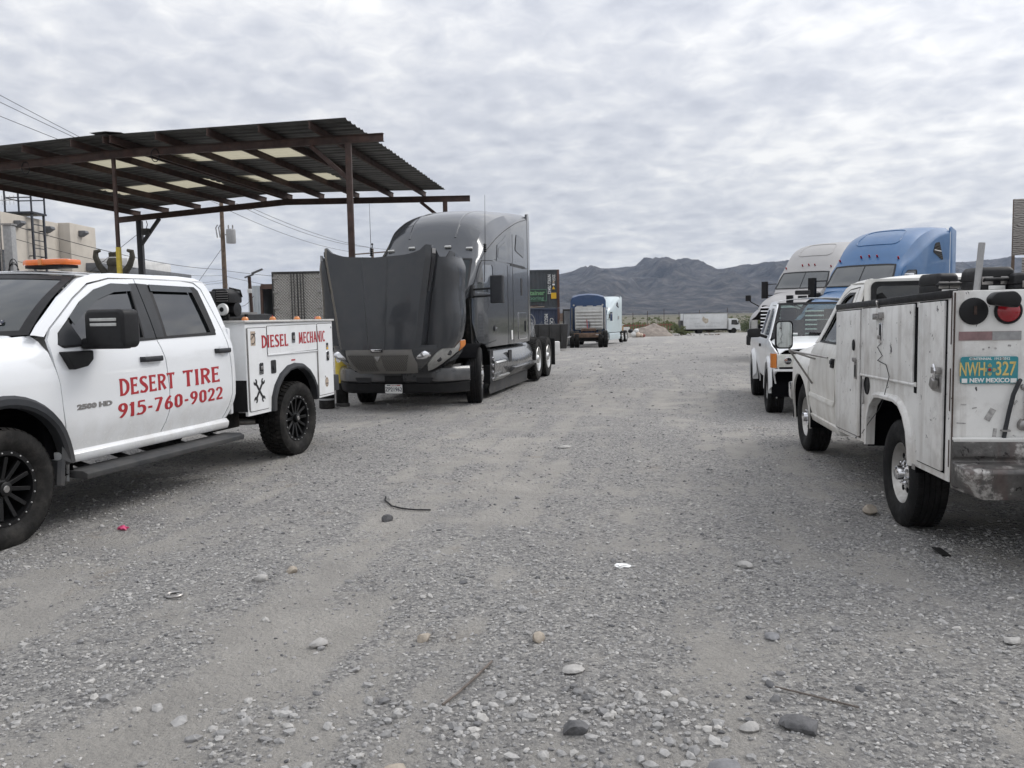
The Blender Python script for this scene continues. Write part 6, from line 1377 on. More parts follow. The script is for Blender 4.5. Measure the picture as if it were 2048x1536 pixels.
# ================================================================== day-cab and sleeper tractors in the background
def build_fl(name,loc,rz,paint,label,chromemir=True,full=True,sc=1.):
    T=root(name,loc,rz,label,'semi truck'); T.scale=(sc,sc,sc)
    ztop=interp([-4.5,-3.6,-2.8,-2.2,-1.75,-1.4,-1.15,-.98,-.7,-.35,-.15],[3.98,3.95,3.86,3.70,3.47,3.20,2.96,2.80,2.52,2.18,2.10]); zside=interp([-4.5,-3.4,-2.4,-1.6,-1.15,-.95,-.6,-.15],[3.86,3.70,3.38,2.99,2.80,2.70,2.36,2.05]); hw=interp([-4.5,-2.6,-1.6,-1.0,-.6,-.15],[1.12,1.12,1.06,.97,.93,.84])
    cab_shell(ztop,zside,hw,.95,-.15,-4.25,44,3.0).build('cab',paint,T,34)
    def wsp(a,b):
        y=-.98+.60*(1-b); x=a*(.90-.08*b*b); return Vector((x,y,topz(x,y,ztop,zside,hw,3.0)))
    n=Vector((0,.75,.66)); w=MB().grid(21,8,lambda u,v:wsp(2*u-1,v)+n*.014).build('windshield','cab_dark_glass',T)
    for a0,a1,b0,b1 in ((-1,1,.93,1),(-1,1,0,.06),(-1,-.95,0,1),(.95,1,0,1),(-.014,.014,0,1)): MB().grid(13,6,lambda u,v:wsp(a0+(a1-a0)*u,b0+(b1-b0)*v)+n*.02).build('windshield_seal','black_plastic',w)
    # recessed crown panel outline on the roof
    rp=MB(); lo=rnd([(-.62,-1.62),(.62,-1.62),(.5,-2.6),(-.5,-2.6)],.25,8); lo=resample(lo,.08); rp.tube([(x,y,topz(x,y,ztop,zside,hw,3.0)+.004) for x,y in lo+lo[:1]],.016,6); rp.build('roof_contour',paint,T)
    for x in (-.80,-.22,0,.22,.80):
        y=-1.16-.06*(1-abs(x)); z=topz(x,y,ztop,zside,hw,3.0); MB().obox((x,y+.03,z+.02),(.05,.03,.10),Matrix.Rotation(R(-40),3,'X')).build('marker_lamp','red_lens',T,bevel=.01)
    for s in (-1,1):
        def KX(y,z,o=0.): return (s*(hw(y)+o),y,z)
        th=(-s*.02,0,0)
        wn=rnd([(-.86,2.08),(-1.06,2.50),(-1.22,2.62),(-1.72,2.64),(-1.74,2.08)],.05)
        dr=[(-.42,1.0),(-.42,1.9),(-.72,2.08),(-1.0,2.60),(-1.16,2.72),(-1.85,2.72),(-1.85,1.0)]
        d=panel('door',dr,lambda y,z:KX(y,z,.016),paint,T,[wn],thick=th); panel('door_glass',wn,lambda y,z:KX(y,z,.006),'dark_glass',d,step=.2); panel('window_seal',wn,lambda y,z:KX(y,z,.018),'black_plastic',d,[[(p[0]*.94-.078,2.36+(p[1]-2.36)*.90) for p in wn]],step=.2)
        q=rnd([(-2.80,3.16),(-2.98,3.42),(-3.30,3.46),(-3.62,2.98),(-3.52,2.96)],.06); panel('sleeper_window',q,lambda y,z:KX(y,z,.012),'dark_glass',T,thick=th); qm=MB().bar((s*(hw(-3.3)+.016),-2.90,3.22),(s*(hw(-3.3)+.016),-3.42,3.20),.02,.02).build('window_bar','plate_white',T)
        for (y0,y1,z0,z1,nm,mt) in ((-3.2,-3.8,1.9,2.50,'luggage_door',paint),(-3.3,-3.7,2.0,2.30,'vent_window','dull_steel')):
            b=MB(); panel('',rnd(rect(y1,y0,z0,z1),.05),lambda y,z:KX(y,z,.0),None,None,mb=b,thick=(s*(.012 if mt==paint else .022),0,0)); b.build(nm,mt,T,bevel=.004)
        MB().prism([(-4.20,1.0),(-4.75,1.0),(-4.75,3.86),(-4.30,3.96),(-4.18,3.90)],'yz',s*1.08,s*1.115).build('side_extender',paint,T,bevel=.01); MB().box(min(s*1.115,s*1.121),max(s*1.115,s*1.121),-4.225,-4.195,1.1,3.80).build('extender_strip','plate_white',T)
        MB().box(min(s*.75,s*.95),max(s*.75,s*.95),-4.95,-4.80,1.0,2.85).build('exhaust_stack','dull_steel' if False else 'black_plastic',T,bevel=.03)
        # mirrors
        mi=MB().loft([[(s*(1.32+a),-.52+b,z) for a,b in rnd(rect(-.11,.11,-.07,.07),.04,3)] for z in (1.90,1.93,2.46,2.50)]).build('mirror','chrome' if (chromemir and s<0) else 'black_plastic',T,bevel=.015)
        for z in (2.0,2.4): MB().bar((s*.92,-.6,z),(s*1.25,-.52,z),.05,.03).build('mirror_arm','black_plastic',mi)
        hm=MB().loft([[(s*1.20+a,1.05+b,z) for a,b in rnd(rect(-.09,.09,-.06,.06),.04,3)] for z in (1.80,1.83,1.97,2.0)]).build('hood_mirror','black_plastic',T,bevel=.02); MB().tube([(s*.95,.75,1.62),(s*1.12,.98,1.76),(s*1.18,1.05,1.84)],.02,8).build('hood_mirror_arm','black_plastic',hm)
        # hood flank / fender
        m=MB(); rr=[]
        for y in np.linspace(-.35,1.32,12):
            t=(y+.35)/1.67; w_=interp([0,.3,.6,.85,1],[.98,1.08,1.16,1.14,1.02])(t); zt=interp([0,.5,.8,1],[1.75,1.52,1.36,1.18])(t); zb=interp([0,.25,.45,.6,.85,1],[.95,1.10,1.16,1.15,.85,.62])(t) if full else .9
            rr.append([(s*.80,y,zt+.10),(s*(w_-.10),y,zt+.02),(s*(w_-.02),y,zt-.08),(s*w_,y,(zt+zb)/2),(s*w_,y,zb),(s*(w_-.04),y,zb-.01)])
        m.loft(rr,False,False).build('hood_fender',paint,T,40,thick=.012)
        hl=MB().loft([[(s*x,y,z) for z in (.80,1.16)] for x,y in ((.68,1.46),(.85,1.42),(1.0,1.30),(1.12,1.05))],False,False).build('headlight','lens_clear',T,thick=.03)
        w1=wheel_root(T,(s*1.03,.25,.51)); share(TR_TY,w1); disc_rim(w1,s,'alloy',-.05)
        for y in (-4.7,-6.0): w1=wheel_root(T,(s*1.06,y,.51)); share(DR_TY,w1); disc_rim(w1,s,'alloy',.09)
        MB().loft([[(s*.6,y,.93),(s*1.08,y,.90),(s*1.14,y,.6),(s*1.08,y,.32),(s*.6,y,.30)] for y in (-.70,-1.5,-3.0,-4.1)]).build('chassis_fairing',paint,T,30)
    def hood(u,v):
        u2=2*u-1; y=-.25+1.70*v-.10*v*u2*u2; return (.86*u2*(1-.16*v),y,2.06-.30*v-.22*v**4+.06*(1-u2**4)-.05*abs(u2)**3)
    MB().grid(14,12,hood).build('hood',paint,T,thick=.012)
    g=MB().loft([[(x,1.44-.08*abs(x)-o,z) for x in np.linspace(-w_,w_,9)] for z,w_,o in ((.66,.50,.0),(1.0,.60,-.01),(1.5,.62,.02),(1.64,.56,.06))],False,False).build('grille','dark_void',T,thick=.02)
    for z in np.linspace(.74,1.56,8): MB().loft([[(x,1.46-.08*abs(x)+dy,z+dz) for x in np.linspace(-.58,.58,9)] for dy,dz in ((0,-.022),(.012,0),(0,.022))],False,False).build('grille_bar','chrome',g,thick=.006)
    MB().loft([[(x,1.58-.20*abs(x)**2.5-o,z) for x in np.linspace(-1.15,1.15,15)] for z,o in ((.30,.06),(.34,0),(.60,0),(.66,.06))],False,False).build('bumper','grey_plastic' if paint!='silver_paint' else 'black_plastic',T,thick=.03)
    m=MB()
    for s in (-1,1): m.bar((s*.42,1.3,.80),(s*.42,-6.8,.80),.09,.27)
    m.box(-1,1,.18,.32,.42,.56); m.box(-1,1,-4.78,-4.62,.42,.6); m.box(-1,1,-6.08,-5.92,.42,.6); m.box(-.6,.6,-.3,1.3,.6,1.5); m.build('frame_rails','chassis',T)
    return T
pmat('blue_paint',(.024,.105,.25),.36,coat=.25,var=.06,vscale=2,dirt=((.09,.17,.27),.45,.8,1.6,.3)); pmat('silver_paint',(.33,.322,.315),.45,coat=.12,var=.04,vscale=2,dirt=((.36,.34,.32),.45,.8,1.6,.5)); pmat('pale_blue',(.50,.58,.60),.35,coat=.4,dirt=((.36,.36,.34),.5,.8,2.,.4))
pmat('cab_dark_glass',(.035,.04,.038),.05,spec=.8,coat=.6)
build_fl('sleeper_truck',(9.13,22.4,-.02),2.35,'blue_paint','bright blue sleeper semi truck parked at an angle behind the pickups')
build_fl('sleeper_truck',(9.75,28.6,.12),2.42,'silver_paint','dusty silver sleeper semi truck left of the bright blue one')
# ================================================================== steel canopy
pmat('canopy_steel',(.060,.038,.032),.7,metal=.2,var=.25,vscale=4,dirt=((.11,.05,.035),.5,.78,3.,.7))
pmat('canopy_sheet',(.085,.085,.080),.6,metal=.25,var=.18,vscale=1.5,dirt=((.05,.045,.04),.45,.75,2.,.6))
pmat('skylight',(.62,.58,.44),.5,var=.10,vscale=3,trans=((.42,.39,.29),.70))
pmat('post_black',(.022,.022,.026),.55,var=.2,vscale=5)
def build_canopy():
    T=root('canopy',(0,0,0),0,'open sided steel canopy with rusty beams and dark corrugated roof','canopy')
    V=Vector
    FR,FK,FL=V((-2.63,18.0,5.31)),V((-8.6,19.15,5.31)),V((-15.0,20.42,5.06)); RR,RK,RL=V((-1.14,25.0,4.98)),V((-6.58,24.9,4.96)),V((-12.2,26.3,4.70))
    H=.17; up=V((0,0,1))
    def ibeam(a,b,nm):
        m=MB(); c=up*(H/2); m.bar(a+c,b+c,.012,H-.02); m.bar(a+up*.006,b+up*.006,.10,.012); m.bar(a+up*(H-.006),b+up*(H-.006),.10,.012); return m.build(nm,'canopy_steel',T)
    ibeam(FR,FK,'beam'); ibeam(FK,FL,'beam'); ibeam(RR,RK,'beam'); ibeam(RK,RL,'beam')
    def post(x,y,top,w,mat='canopy_steel'):
        z0=g0(x,y)-.1; m=MB(); m.box(x-w/2,x+w/2,y-w/2,y+w/2,z0,top); p=m.build('post',mat,T,bevel=.006); MB().box(x-w,x+w,y-w,y+w,z0+.08,z0+.115).build('base_plate','canopy_steel',p); return p
    post(-3.41,18.15,5.31,.125); p=post(-8.95,19.22,5.31,.075); MB().box(-8.99-.004,-8.91+.004,19.18-.004,19.26+.004,.1,3.30).build('yellow_sleeve','yellow_paint',p)
    post(-1.88,24.96,4.98,.13); post(-11.45,26.08,4.72,.16,'post_black')
    def brace(a,b,mat='canopy_steel'): MB().bar(a,b,.09,.09).build('knee_brace',mat,T,bevel=.005)
    brace((-3.42,18.15,4.55),(-4.25,18.32,5.31)); brace((-1.9,24.96,4.4),(-2.6,24.95,4.98)); brace((-11.4,26.05,4.0),(-10.75,25.9,4.76),'post_black')
    def lerp(a,b,t): return a+(b-a)*t
    bays=[(FK,V((-3.2,18.11,5.31)),RK,V((-1.85,24.97,4.98))),(V((-14.6,20.34,5.08)),FK,V((-11.8,26.2,4.72)),RK)]
    def P(bay,a,t,h=0.):
        fl,fr,rl,rr=bays[bay]; f=lerp(fl,fr,a); r_=lerp(rl,rr,a); p=lerp(f,r_,t); return p+up*(H+.15+h)
    for bay,As in ((0,(.02,.22,.44,.655,.86)),(1,(.04,.23,.44,.66,.86,.99))):
        for a in As:
            p,q=P(bay,a,-.10,-.075),P(bay,a,1.03,-.075); m=MB(); m.bar(p,q,.02,.15); m.bar(p-up*.07,q-up*.07,.06,.012); m.bar(p+up*.068,q+up*.068,.06,.012); m.build('rafter','canopy_steel',T)
    edges=[-.09,.046,.182,.318,.454,.59,.726,.862,.985]
    sky={(0,2):[(0.,.62)],(0,5):[(0.,.52)],(1,2):[(.62,1.)],(1,5):[(.28,.86)]}
    for bay in (0,1):
        for r_ in range(8):
            t0,t1=edges[r_],edges[r_+1]; cuts=[0.,.33,.67,1.]; sk=sky.get((bay,r_))
            if sk: cuts=sorted(set([0.,1.]+[c for s in sk for c in s]))
            for a0,a1 in zip(cuts[:-1],cuts[1:]):
                if a1-a0<.02: continue
                isk=bool(sk) and any(s[0]-1e-3<=a0 and a1<=s[1]+1e-3 for s in sk)
                nt=22; m=MB()
                def fn(u,v):
                    t=t0+(t1-t0+.012)*v; k=v*4.0; rib=abs((k%1)-.5)*2; h=.034*max(0,min(1,(rib-.55)/.3)); return P(bay,a0+(a1-a0)*u,t,.006+h+.005*(r_%2)+(.02 if bay==1 else 0.))
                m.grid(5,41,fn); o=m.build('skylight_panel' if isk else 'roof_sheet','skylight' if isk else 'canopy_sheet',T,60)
    # ridge cap over the joint of the two roofs, cable loops
    m=MB(); m.grid(3,12,lambda u,v: tuple(V(P(0,.0,-.10+1.1*v,.065))+V(((u-.5)*.7,0,.03*(1-abs(2*u-1)))))); m.build('joint_cap','canopy_sheet',T)
    for c in ((-11.2,19.65,5.2),(-7.9,18.98,5.3)): MB().tube([(c[0]+.09*math.cos(t),c[1],c[2]+.14*math.sin(t)) for t in [2*PI*k/16 for k in range(17)]],.01,5).build('cable_loop','black_plastic',T)
    fx=root('flood_lamp',(-11.2,25.95,4.45),0,'small flood lamp hung on the rear left canopy post','lamp'); MB().box(-.12,.12,-.08,.06,-.18,.02).build('lamp_housing','grey_plastic',fx,bevel=.02); MB().tube([(0,0,0),(.05,0,.14),(.0,.05,.26)],.012,6).build('lamp_bracket','black_plastic',fx)
build_canopy()
# bollard by the grey truck
bo=root('bollard',(-3.03,14.75,g0(-3.03,14.75)),0,'yellow bollard with dark lower sleeve between service pickup and grey truck','bollard')
MB().lathe([(0,.13),(.05,.13),(.06,.11)],20,(0,0,0),'z').build('foot','grey_plastic',bo); MB().lathe([(.42,.105),(1.0,.105),(1.05,.09),(1.07,.03)],20,(0,0,0),'z').build('pipe','yellow_paint',bo); MB().lathe([(.02,.108),(.42,.108)],20,(0,0,0),'z').build('dark_sleeve','rubber',bo)
dr_=root('rubber_drum',(-3.24,14.45,g0(-3.24,14.45)),0,'small black drum on the ground behind the service pickup','drum')
MB().lathe([(0,.12),(.02,.135),(.30,.135),(.33,.12),(.335,.02)],20,(0,0,0),'z').build('drum_body','rubber',dr_); MB().lathe([(.15,.137),(.18,.137)],20,(0,0,0),'z').build('drum_band','pipe_grey',dr_)
# ================================================================== stucco building
pmat('stucco',(.47,.43,.375),.9,var=.07,vscale=1.2,bump=.35,bscale=50,streak=((.33,.30,.26),.4,1.6)); pmat('roof_trim',(.13,.135,.145),.7,var=.15,vscale=4); pmat('ladder_paint',(.020,.024,.034),.5,var=.2,vscale=8); pmat('white_wall',(.68,.67,.65),.8,var=.08,vscale=2)
def build_stucco():
    T=root('stucco_building',(-18.3,30,-.1),0,'beige stucco building with flat parapet and wall lamps, far left','building')
    X=lambda x:x+18.3; Y=lambda y:y-30; z=lambda q:q+.1
    MB().box(-12,0,-9,4.2,0,5.78).build('wall','stucco',T,bevel=.04); MB().box(-12,.45,4.2,6.3,0,5.80).build('tower_wall','stucco',T,bevel=.04)
    m=MB(); m.box(-10,.75,6.3,16,0,4.0); m.build('annex_wall','white_wall',T); MB().box(-10.2,1.0,5.3,15.5,3.9,4.24).build('annex_roof','roof_trim',T,bevel=.03); MB().box(-6,.3,9.5,14.5,4.24,4.75).build('roof_unit','white_wall',T,bevel=.02)
    w=MB().box(-.05,.015,.1,1.0,2.9,4.35).build('window','dark_glass',T)
    for a in ((-.02,.05,.06,.10,2.86,4.39),(-.02,.05,1.0,1.06,2.86,4.39),(-.02,.05,.10,1.0,4.35,4.40),(-.02,.05,.10,1.0,2.86,2.90),(-.01,.03,.53,.57,2.9,4.35)): MB().box(*a).build('window_frame','ladder_paint',w)
    for (x,y,q) in ((0,1.25,5.42),(0,3.25,5.42),(.45,5.0,5.42)):
        l=MB().prism([(x,q-.12),(x+.06,q-.12),(x+.30,q+.02),(x+.26,q+.12),(x,q+.12)],'xz',y-.16,y+.16).build('wall_lamp','roof_trim',T,bevel=.015)
    L=root('roof_ladder',(-18.24,32.4,2.0),0,'dark steel roof ladder with rails and platform on the stucco wall','ladder')
    for dy in (-.40,.40): MB().bar((.12,dy,-.4),(.12,dy,3.85),.09,.06).build('rail','ladder_paint',L,bevel=.004)
    for k in range(13): MB().bar((.12,-.40,-.2+.3*k),(.12,.40,-.2+.3*k),.03,.03).build('rung','ladder_paint',L)
    MB().box(-.9,.2,-.5,.5,3.80,3.87).build('platform','ladder_paint',L)
    for (x,y) in ((.15,-.45),(.15,.45),(-.85,-.45),(-.85,.45)): MB().bar((x,y,3.87),(x,y,4.95),.05,.05).build('stanchion','ladder_paint',L)
    for q in (4.40,4.93):
        for a,b in (((.15,-.45,q),(-.85,-.45,q)),((.15,.45,q),(-.85,.45,q)),((-.85,-.45,q),(-.85,.45,q))): MB().bar(a,b,.04,.04).build('handrail','ladder_paint',L)
    for q in (.8,2.2,3.2):
        for dy in (-.4,.4): MB().bar((-.07,dy,q),(.12,dy,q),.04,.04).build('standoff','ladder_paint',L)
build_stucco()
def build_left_bits():
    A=root('antenna_mast',(-15.75,26,0),0,'thin antenna mast with comb aerial at the left picture edge','antenna')
    MB().tube([(0,0,-.1),(.02,0,5.5)],.03,8).build('mast','dull_steel',A); MB().bar((-.4,0,5.42),(.55,0,5.42),.02,.02).build('boom','dull_steel',A)
    for k in range(6): MB().bar((-.1+.12*k,0,5.28),(-.1+.12*k,0,5.56),.008,.008).build('element','dull_steel',A)
    C=root('service_post',(-15.45,26,-.1),0,'pale grey square service post with conduits, far left','post')
    MB().box(-.13,.13,-.13,.13,0,4.75).build('post_body','pipe_grey',C,bevel=.01); MB().box(-.16,.16,-.16,.16,4.75,4.80).build('post_cap','dull_steel',C)
    for k,(r_,zz) in enumerate(((.30,3.3),(.36,3.2),(.26,3.45))): MB().tube([(.15+r_*.5*math.sin(t),-.16,zz+r_*math.cos(t)) for t in [PI*2*i/18 for i in range(19)]],.012,5).build('cable_coil','black_plastic',C)
    MB().box(-.35,-.14,-.15,.1,2.6,3.1).build('meter_box','roof_trim',C,bevel=.01)
    K=root('cactus_figure',(-13.2,28,g0(-13.2,28)),.15,'dark cactus shaped figure with two raised arms behind the pickup roof','sculpture')
    MB().tube([(0,0,-.1),(0,0,1.5),(0,0,3.2),(0,0,3.62)],[.26,.28,.25,.20],14).build('trunk','cactus_dark',K); MB().lathe([(3.60,.23),(3.72,.24),(3.80,.20),(3.86,.16),(4.02,.17),(4.04,.05)],16,(0,0,0),'z').build('head','cactus_dark',K); MB().lathe([(3.83,.172),(3.87,.172)],16,(0,0,0),'z').build('head_band','plate_white',K)
    for s in (-1,1): MB().tube([(s*.05,0,3.1),(s*.28,0,3.32),(s*.48,0,3.60),(s*.58,0,3.88),(s*.56,0,4.06),(s*.42,0,4.10)],[.10,.12,.105,.095,.085,.05],10).build('arm','cactus_dark',K)
    # utility pole
    U=root('utility_pole',(-20.45,60,-.75),0,'wooden utility pole with grey transformer behind the canopy','utility pole')
    MB().tube([(0,0,0),(0,0,6),(0,0,10.9)],[.19,.165,.13],12).build('pole','pole_wood',U); MB().bar((-.2,-.15,10.3),(2.2,-.15,10.3),.10,.12).build('crossarm','pole_wood',U)
    MB().lathe([(7.85,.02),(7.87,.30),(7.95,.33),(8.75,.33),(8.85,.30),(8.9,.12)],20,(.65,-.2,0),'z').build('transformer','pipe_grey',U)
    for x in (.5,.8): MB().lathe([(8.88,.06),(8.95,.04),(9.02,.06),(9.10,.04),(9.16,.05)],10,(x,-.2,0),'z').build('bushing','dull_steel',U)
    MB().bar((0,0,8.5),(.5,-.15,8.5),.08,.08).build('bracket','dull_steel',U)
    for x in (-.35,-.15): MB().tube([(x,-.1,8.3),(x-.08,-.12,9.0),(x+.05,-.1,9.2)],.045,8).build('cutout_fuse','pipe_grey',U)
    for k in range(4): MB().lathe([(10.36,.05),(10.50,.06),(10.56,.02)],8,(-.1+.7*k,-.15,0),'z').build('insulator','dull_steel',U)
    U2=root('utility_pole',(-14.7,90,-1.2),0,'distant utility pole top with three insulators above the open hood','utility pole')
    MB().tube([(0,0,0),(0,0,10.3)],[.18,.13],10).build('pole','pole_wood',U2); MB().bar((-2.1,0,9.7),(1.9,0,9.95),.12,.12).build('crossarm','pole_wood',U2)
    for x,z in ((-2.0,9.8),(1.8,10.05),(0,10.4)): MB().lathe([(z,.05),(z+.25,.05),(z+.3,.12),(z+.45,.10)],8,(x,0,0),'z').build('insulator','black_plastic',U2)
    def wire(a,b,sag,r_,label,grp='overhead wires'):
        pts=[]
        for i in range(25):
            t=i/24; p=Vector(a).lerp(Vector(b),t); p.z-=sag*4*t*(1-t); pts.append(p)
        w=MB().tube(pts,r_,5); o=w.build('power_line','wire_black',None); tag(o,label,'power line',grp)
    wire((-20.5,60,9.85),(-25,4,16.6),.9,.013,'topmost overhead wire slanting down to the canopy, upper left'); wire((-19.8,60,9.85),(-25,4,15.3),.9,.013,'middle overhead wire slanting down to the canopy, upper left'); wire((-19.1,60,9.85),(-25,4,13.4),.9,.013,'lowest of three overhead wires above the canopy, upper left')
    wire((-20.5,60,9.75),(-16.7,90,8.75),.5,.016,'upper wire from transformer pole towards the distant pole'); wire((-19.1,60,9.75),(-14.7,90,9.2),.6,.016,'middle wire from transformer pole towards the distant pole'); wire((-18.6,60,9.75),(-12.9,90,8.95),.6,.016,'right wire from transformer pole towards the distant pole')
    wire((-20.3,60,5.3),(-15.5,26,4.7),.35,.014,'thick cable from the transformer pole past the canopy post'); wire((-20.3,60,4.9),(-15.5,26,4.3),.45,.010,'second cable below the thick one across the stucco wall'); wire((-20.3,60,4.6),(-15.5,26,3.6),.5,.009,'third cable across the stucco wall'); wire((-20.3,60,4.4),(-18.2,33,3.4),.3,.009,'lowest cable across the stucco wall')
    wire((-20.3,60,5.2),(-8.4,62,4.4),.25,.014,'cable from the transformer pole towards the box trailer'); wire((-20.3,60,4.8),(-8.4,62,3.6),.5,.012,'lower cable from the transformer pole towards the box trailer'); wire((-20.3,60,4.4),(-8.6,28,2.4),.9,.009,'slack cable dropping to the lamp post'); wire((-20.4,60,7.0),(-23.0,60,3.6),0.,.014,'straight guy wire left of the transformer pole'); wire((-11.5,26,4.3),(-14.7,27.5,2.6),.0,.008,'thin stay wire below the rear left canopy corner')
    # lamp post with cameras
    P=root('lamp_post',(-8.62,28,g0(-8.6,28)-.1),.1,'thin brown lamp post with flat flood lamp and cameras','lamp post')
    MB().tube([(0,0,0),(-.10,0,3.25)],.055,10).build('post','canopy_steel',P); MB().obox((.18,-.05,3.42),(.38,.2,.05),Matrix.Rotation(R(-22),3,'Y')).build('flood_head','roof_trim',P,bevel=.01); MB().bar((-.25,0,3.22),(.05,0,3.32),.05,.05).build('arm','roof_trim',P); MB().box(-.16,-.02,-.10,-.05,2.70,2.84).build('camera_box','plate_white',P,bevel=.01); MB().lathe([(0,.06),(.07,.055),(.1,.02)],12,(.0,-.06,1.95),'y').build('dome_camera','plate_white',P)
pmat('cactus_dark',(.055,.050,.038),.85,var=.25,vscale=9); pmat('pole_wood',(.13,.095,.07),.9,var=.25,vscale=5); pmat('wire_black',(.02,.02,.022),.7)
build_left_bits()
# ================================================================== trailer, shed, containers
def quilt():
    m=pmat('quilted_steel',(.40,.385,.36),.38,metal=.55,dirt=((.26,.24,.21),.45,.8,1.5,.5)); nt=m.node_tree; N=nt.nodes; L=nt.links; b=N['Principled BSDF']
    tc=N.new('ShaderNodeTexCoord'); mp=N.new('ShaderNodeMapping'); mp.inputs['Rotation'].default_value=(0,R(45),0); L.new(tc.outputs['Object'],mp.inputs[0])
    s=N.new('ShaderNodeSeparateXYZ'); L.new(mp.outputs[0],s.inputs[0]); h=None
    for i in (0,2):
        a=N.new('ShaderNodeMath'); a.operation='MULTIPLY'; L.new(s.outputs[i],a.inputs[0]); a.inputs[1].default_value=30.; c=N.new('ShaderNodeMath'); c.operation='SINE'; L.new(a.outputs[0],c.inputs[0]); d=N.new('ShaderNodeMath'); d.operation='ABSOLUTE'; L.new(c.outputs[0],d.inputs[0])
        if h is None: h=d.outputs[0]
        else:
            e=N.new('ShaderNodeMath'); e.operation='MULTIPLY'; L.new(h,e.inputs[0]); L.new(d.outputs[0],e.inputs[1]); h=e.outputs[0]
    bp=N.new('ShaderNodeBump'); bp.inputs['Strength'].default_value=1.; bp.inputs['Distance'].default_value=.05; L.new(h,bp.inputs['Height']); L.new(bp.outputs[0],b.inputs['Normal'])
quilt()
pmat('corrugated_pale',(.52,.56,.59),.55,metal=.2,var=.06,vscale=2,streak=((.38,.38,.37),.4,2.)); pmat('shed_brown',(.085,.050,.038),.8,var=.2,vscale=3); pmat('shed_grey',(.20,.205,.21),.7,var=.15,vscale=2); pmat('trailer_black',(.03,.029,.028),.6,var=.2,vscale=4)
def corr(m,x0,x1,y,z0,z1,pitch,dep):
    n=int((x1-x0)/pitch); pts=[]
    for k in range(n):
        a=x0+(x1-x0)*k/n; p=(x1-x0)/n; pts+=[(a,y),(a+p*.35,y),(a+p*.5,y+dep),(a+p*.85,y+dep)]
    pts.append((x1,y)); m.loft([[(a,b,z) for a,b in pts] for z in (z0,z1)],False,False); return m
def build_mid():
    T=root('box_trailer',(-10.68,42,-.35),0,'box trailer seen from behind, quilted steel doors in black frame','trailer')
    MB().box(-1.28,1.28,.08,13.5,1.1,4.34).build('box','trailer_black',T)
    for x0,x1 in ((-1.20,-.035),(.035,1.20)):
        d=MB().box(x0,x1,0,.06,1.2,4.24).build('door','quilted_steel',T); s=-1 if x0<0 else 1
        for z in (1.6,2.5,3.3,4.0): MB().box(*sorted((s*1.24,s*.98)),-.03,0,z,z+.09).build('hinge','dull_steel',d)
        for x in (s*.16,s*.30): MB().tube([(x,-.05,1.15),(x,-.05,4.25)],.022,8).build('lock_rod','trailer_black',d)
    for a in ((-1.28,-1.20,-.02,.08,1.05,4.36),(1.20,1.28,-.02,.08,1.05,4.36),(-1.20,1.20,-.02,.08,4.24,4.36),(-1.20,1.20,-.02,.08,1.05,1.2),(-.035,.035,-.01,.06,1.2,4.24)): MB().box(*a).build('frame','trailer_black',T,bevel=.01)
    m=MB(); m.box(-.6,.6,1,12,.85,1.1); m.build('chassis','chassis',T)
    for s in (-1,1):
        for y in (1.2,2.5): w=wheel_root(T,(s*1.05,y,.5)); share(DR_TY,w)
    S=root('pole_shed',(-13.0,47,-.5),0,'open metal shed with brown posts and pale corrugated wall','shed')
    m=MB(); corr(m,-1.75,-1.05,0,0,4.05,.18,.03); m.build('side_wall','corrugated_pale',S); MB().box(-1.76,-1.06,.05,6,0,4.04).build('side_box','corrugated_pale',S)
    for x in (-1.0,.95): MB().box(x-.07,x+.07,0,.14,0,4.0).build('post','shed_brown',S)
    MB().box(-1.02,3.4,-.02,.10,3.85,4.08).build('header_beam','shed_brown',S); MB().box(-1.02,3.4,.0,6,4.08,4.13).build('roof_deck','shed_brown',S); m=MB(); corr(m,-1.0,3.4,5.8,0,4.0,.3,.04); m.build('back_wall','shed_grey',S); MB().bar((-1,3,3.1),(3.4,3,3.1),.1,.15).build('inner_beam','shed_brown',S); MB().bar((-1,3,2.2),(3.4,3,2.2),.06,.1).build('inner_rail','shed_grey',S)
    for x in (-.6,.2): MB().prism(rnd([(x,0.),(x+.7,0.),(x+.6,1.6),(x+.1,1.8)],.1),'xz',2.6,3.4).build('stored_bale','chassis',S)
    def container(z0,H,mat,label,x1=3.36,dx=0.):
        K=root('shipping_container',(x1-12.2+dx,57,z0),R(0),label,'shipping container','stacked shipping containers')
        m=MB(); corr(m,.15,12.05,.03,.15,H-.1,.278,.036); m.build('long_wall',mat,K,0)
        MB().box(.1,12.1,.08,2.4,.1,H-.05).build('inner_box',mat,K)
        for a in ((0,.16,0,.16,0,H),(12.04,12.2,0,.16,0,H),(0,.16,2.28,2.44,0,H),(12.04,12.2,2.28,2.44,0,H)): MB().box(*a).build('corner_post','container_rust' if a[0]>5 else mat,K,bevel=.01)
        for a in ((.16,12.04,0,.10,0,.16),(.16,12.04,0,.10,H-.12,H)): MB().box(*a).build('side_rail',mat,K)
        MB().box(.0,12.2,.02,2.42,H-.06,H-.02).build('roof',mat,K)
        return K
    za=base_z(np.array([3.]),np.array([57.]))[0]
    b=container(za,2.59,'container_navy','dark blue shipping container, lower of the stacked pair'); a=container(za+2.62,2.59,'container_dark','dark grey shipping container with green sign, on top of the blue one')
    for x in (11.25,11.62): text_obj('stencil_code','MSCU 4127' if x<11.5 else 'CAXU',.34,frame((x,-.012,1.55),(0,0,-1),(1,0,0)),'plate_white',b,.004,.006,.8)
    text_obj('stencil_code','NYKU 70412',.30,frame((11.50,-.012,1.60),(0,0,-1),(1,0,0)),'plate_white',a,.004,.006,.8); text_obj('stencil_code','22G1',.26,frame((11.82,-.012,2.02),(0,0,-1),(1,0,0)),'plate_white',a,.004,.004,.8)
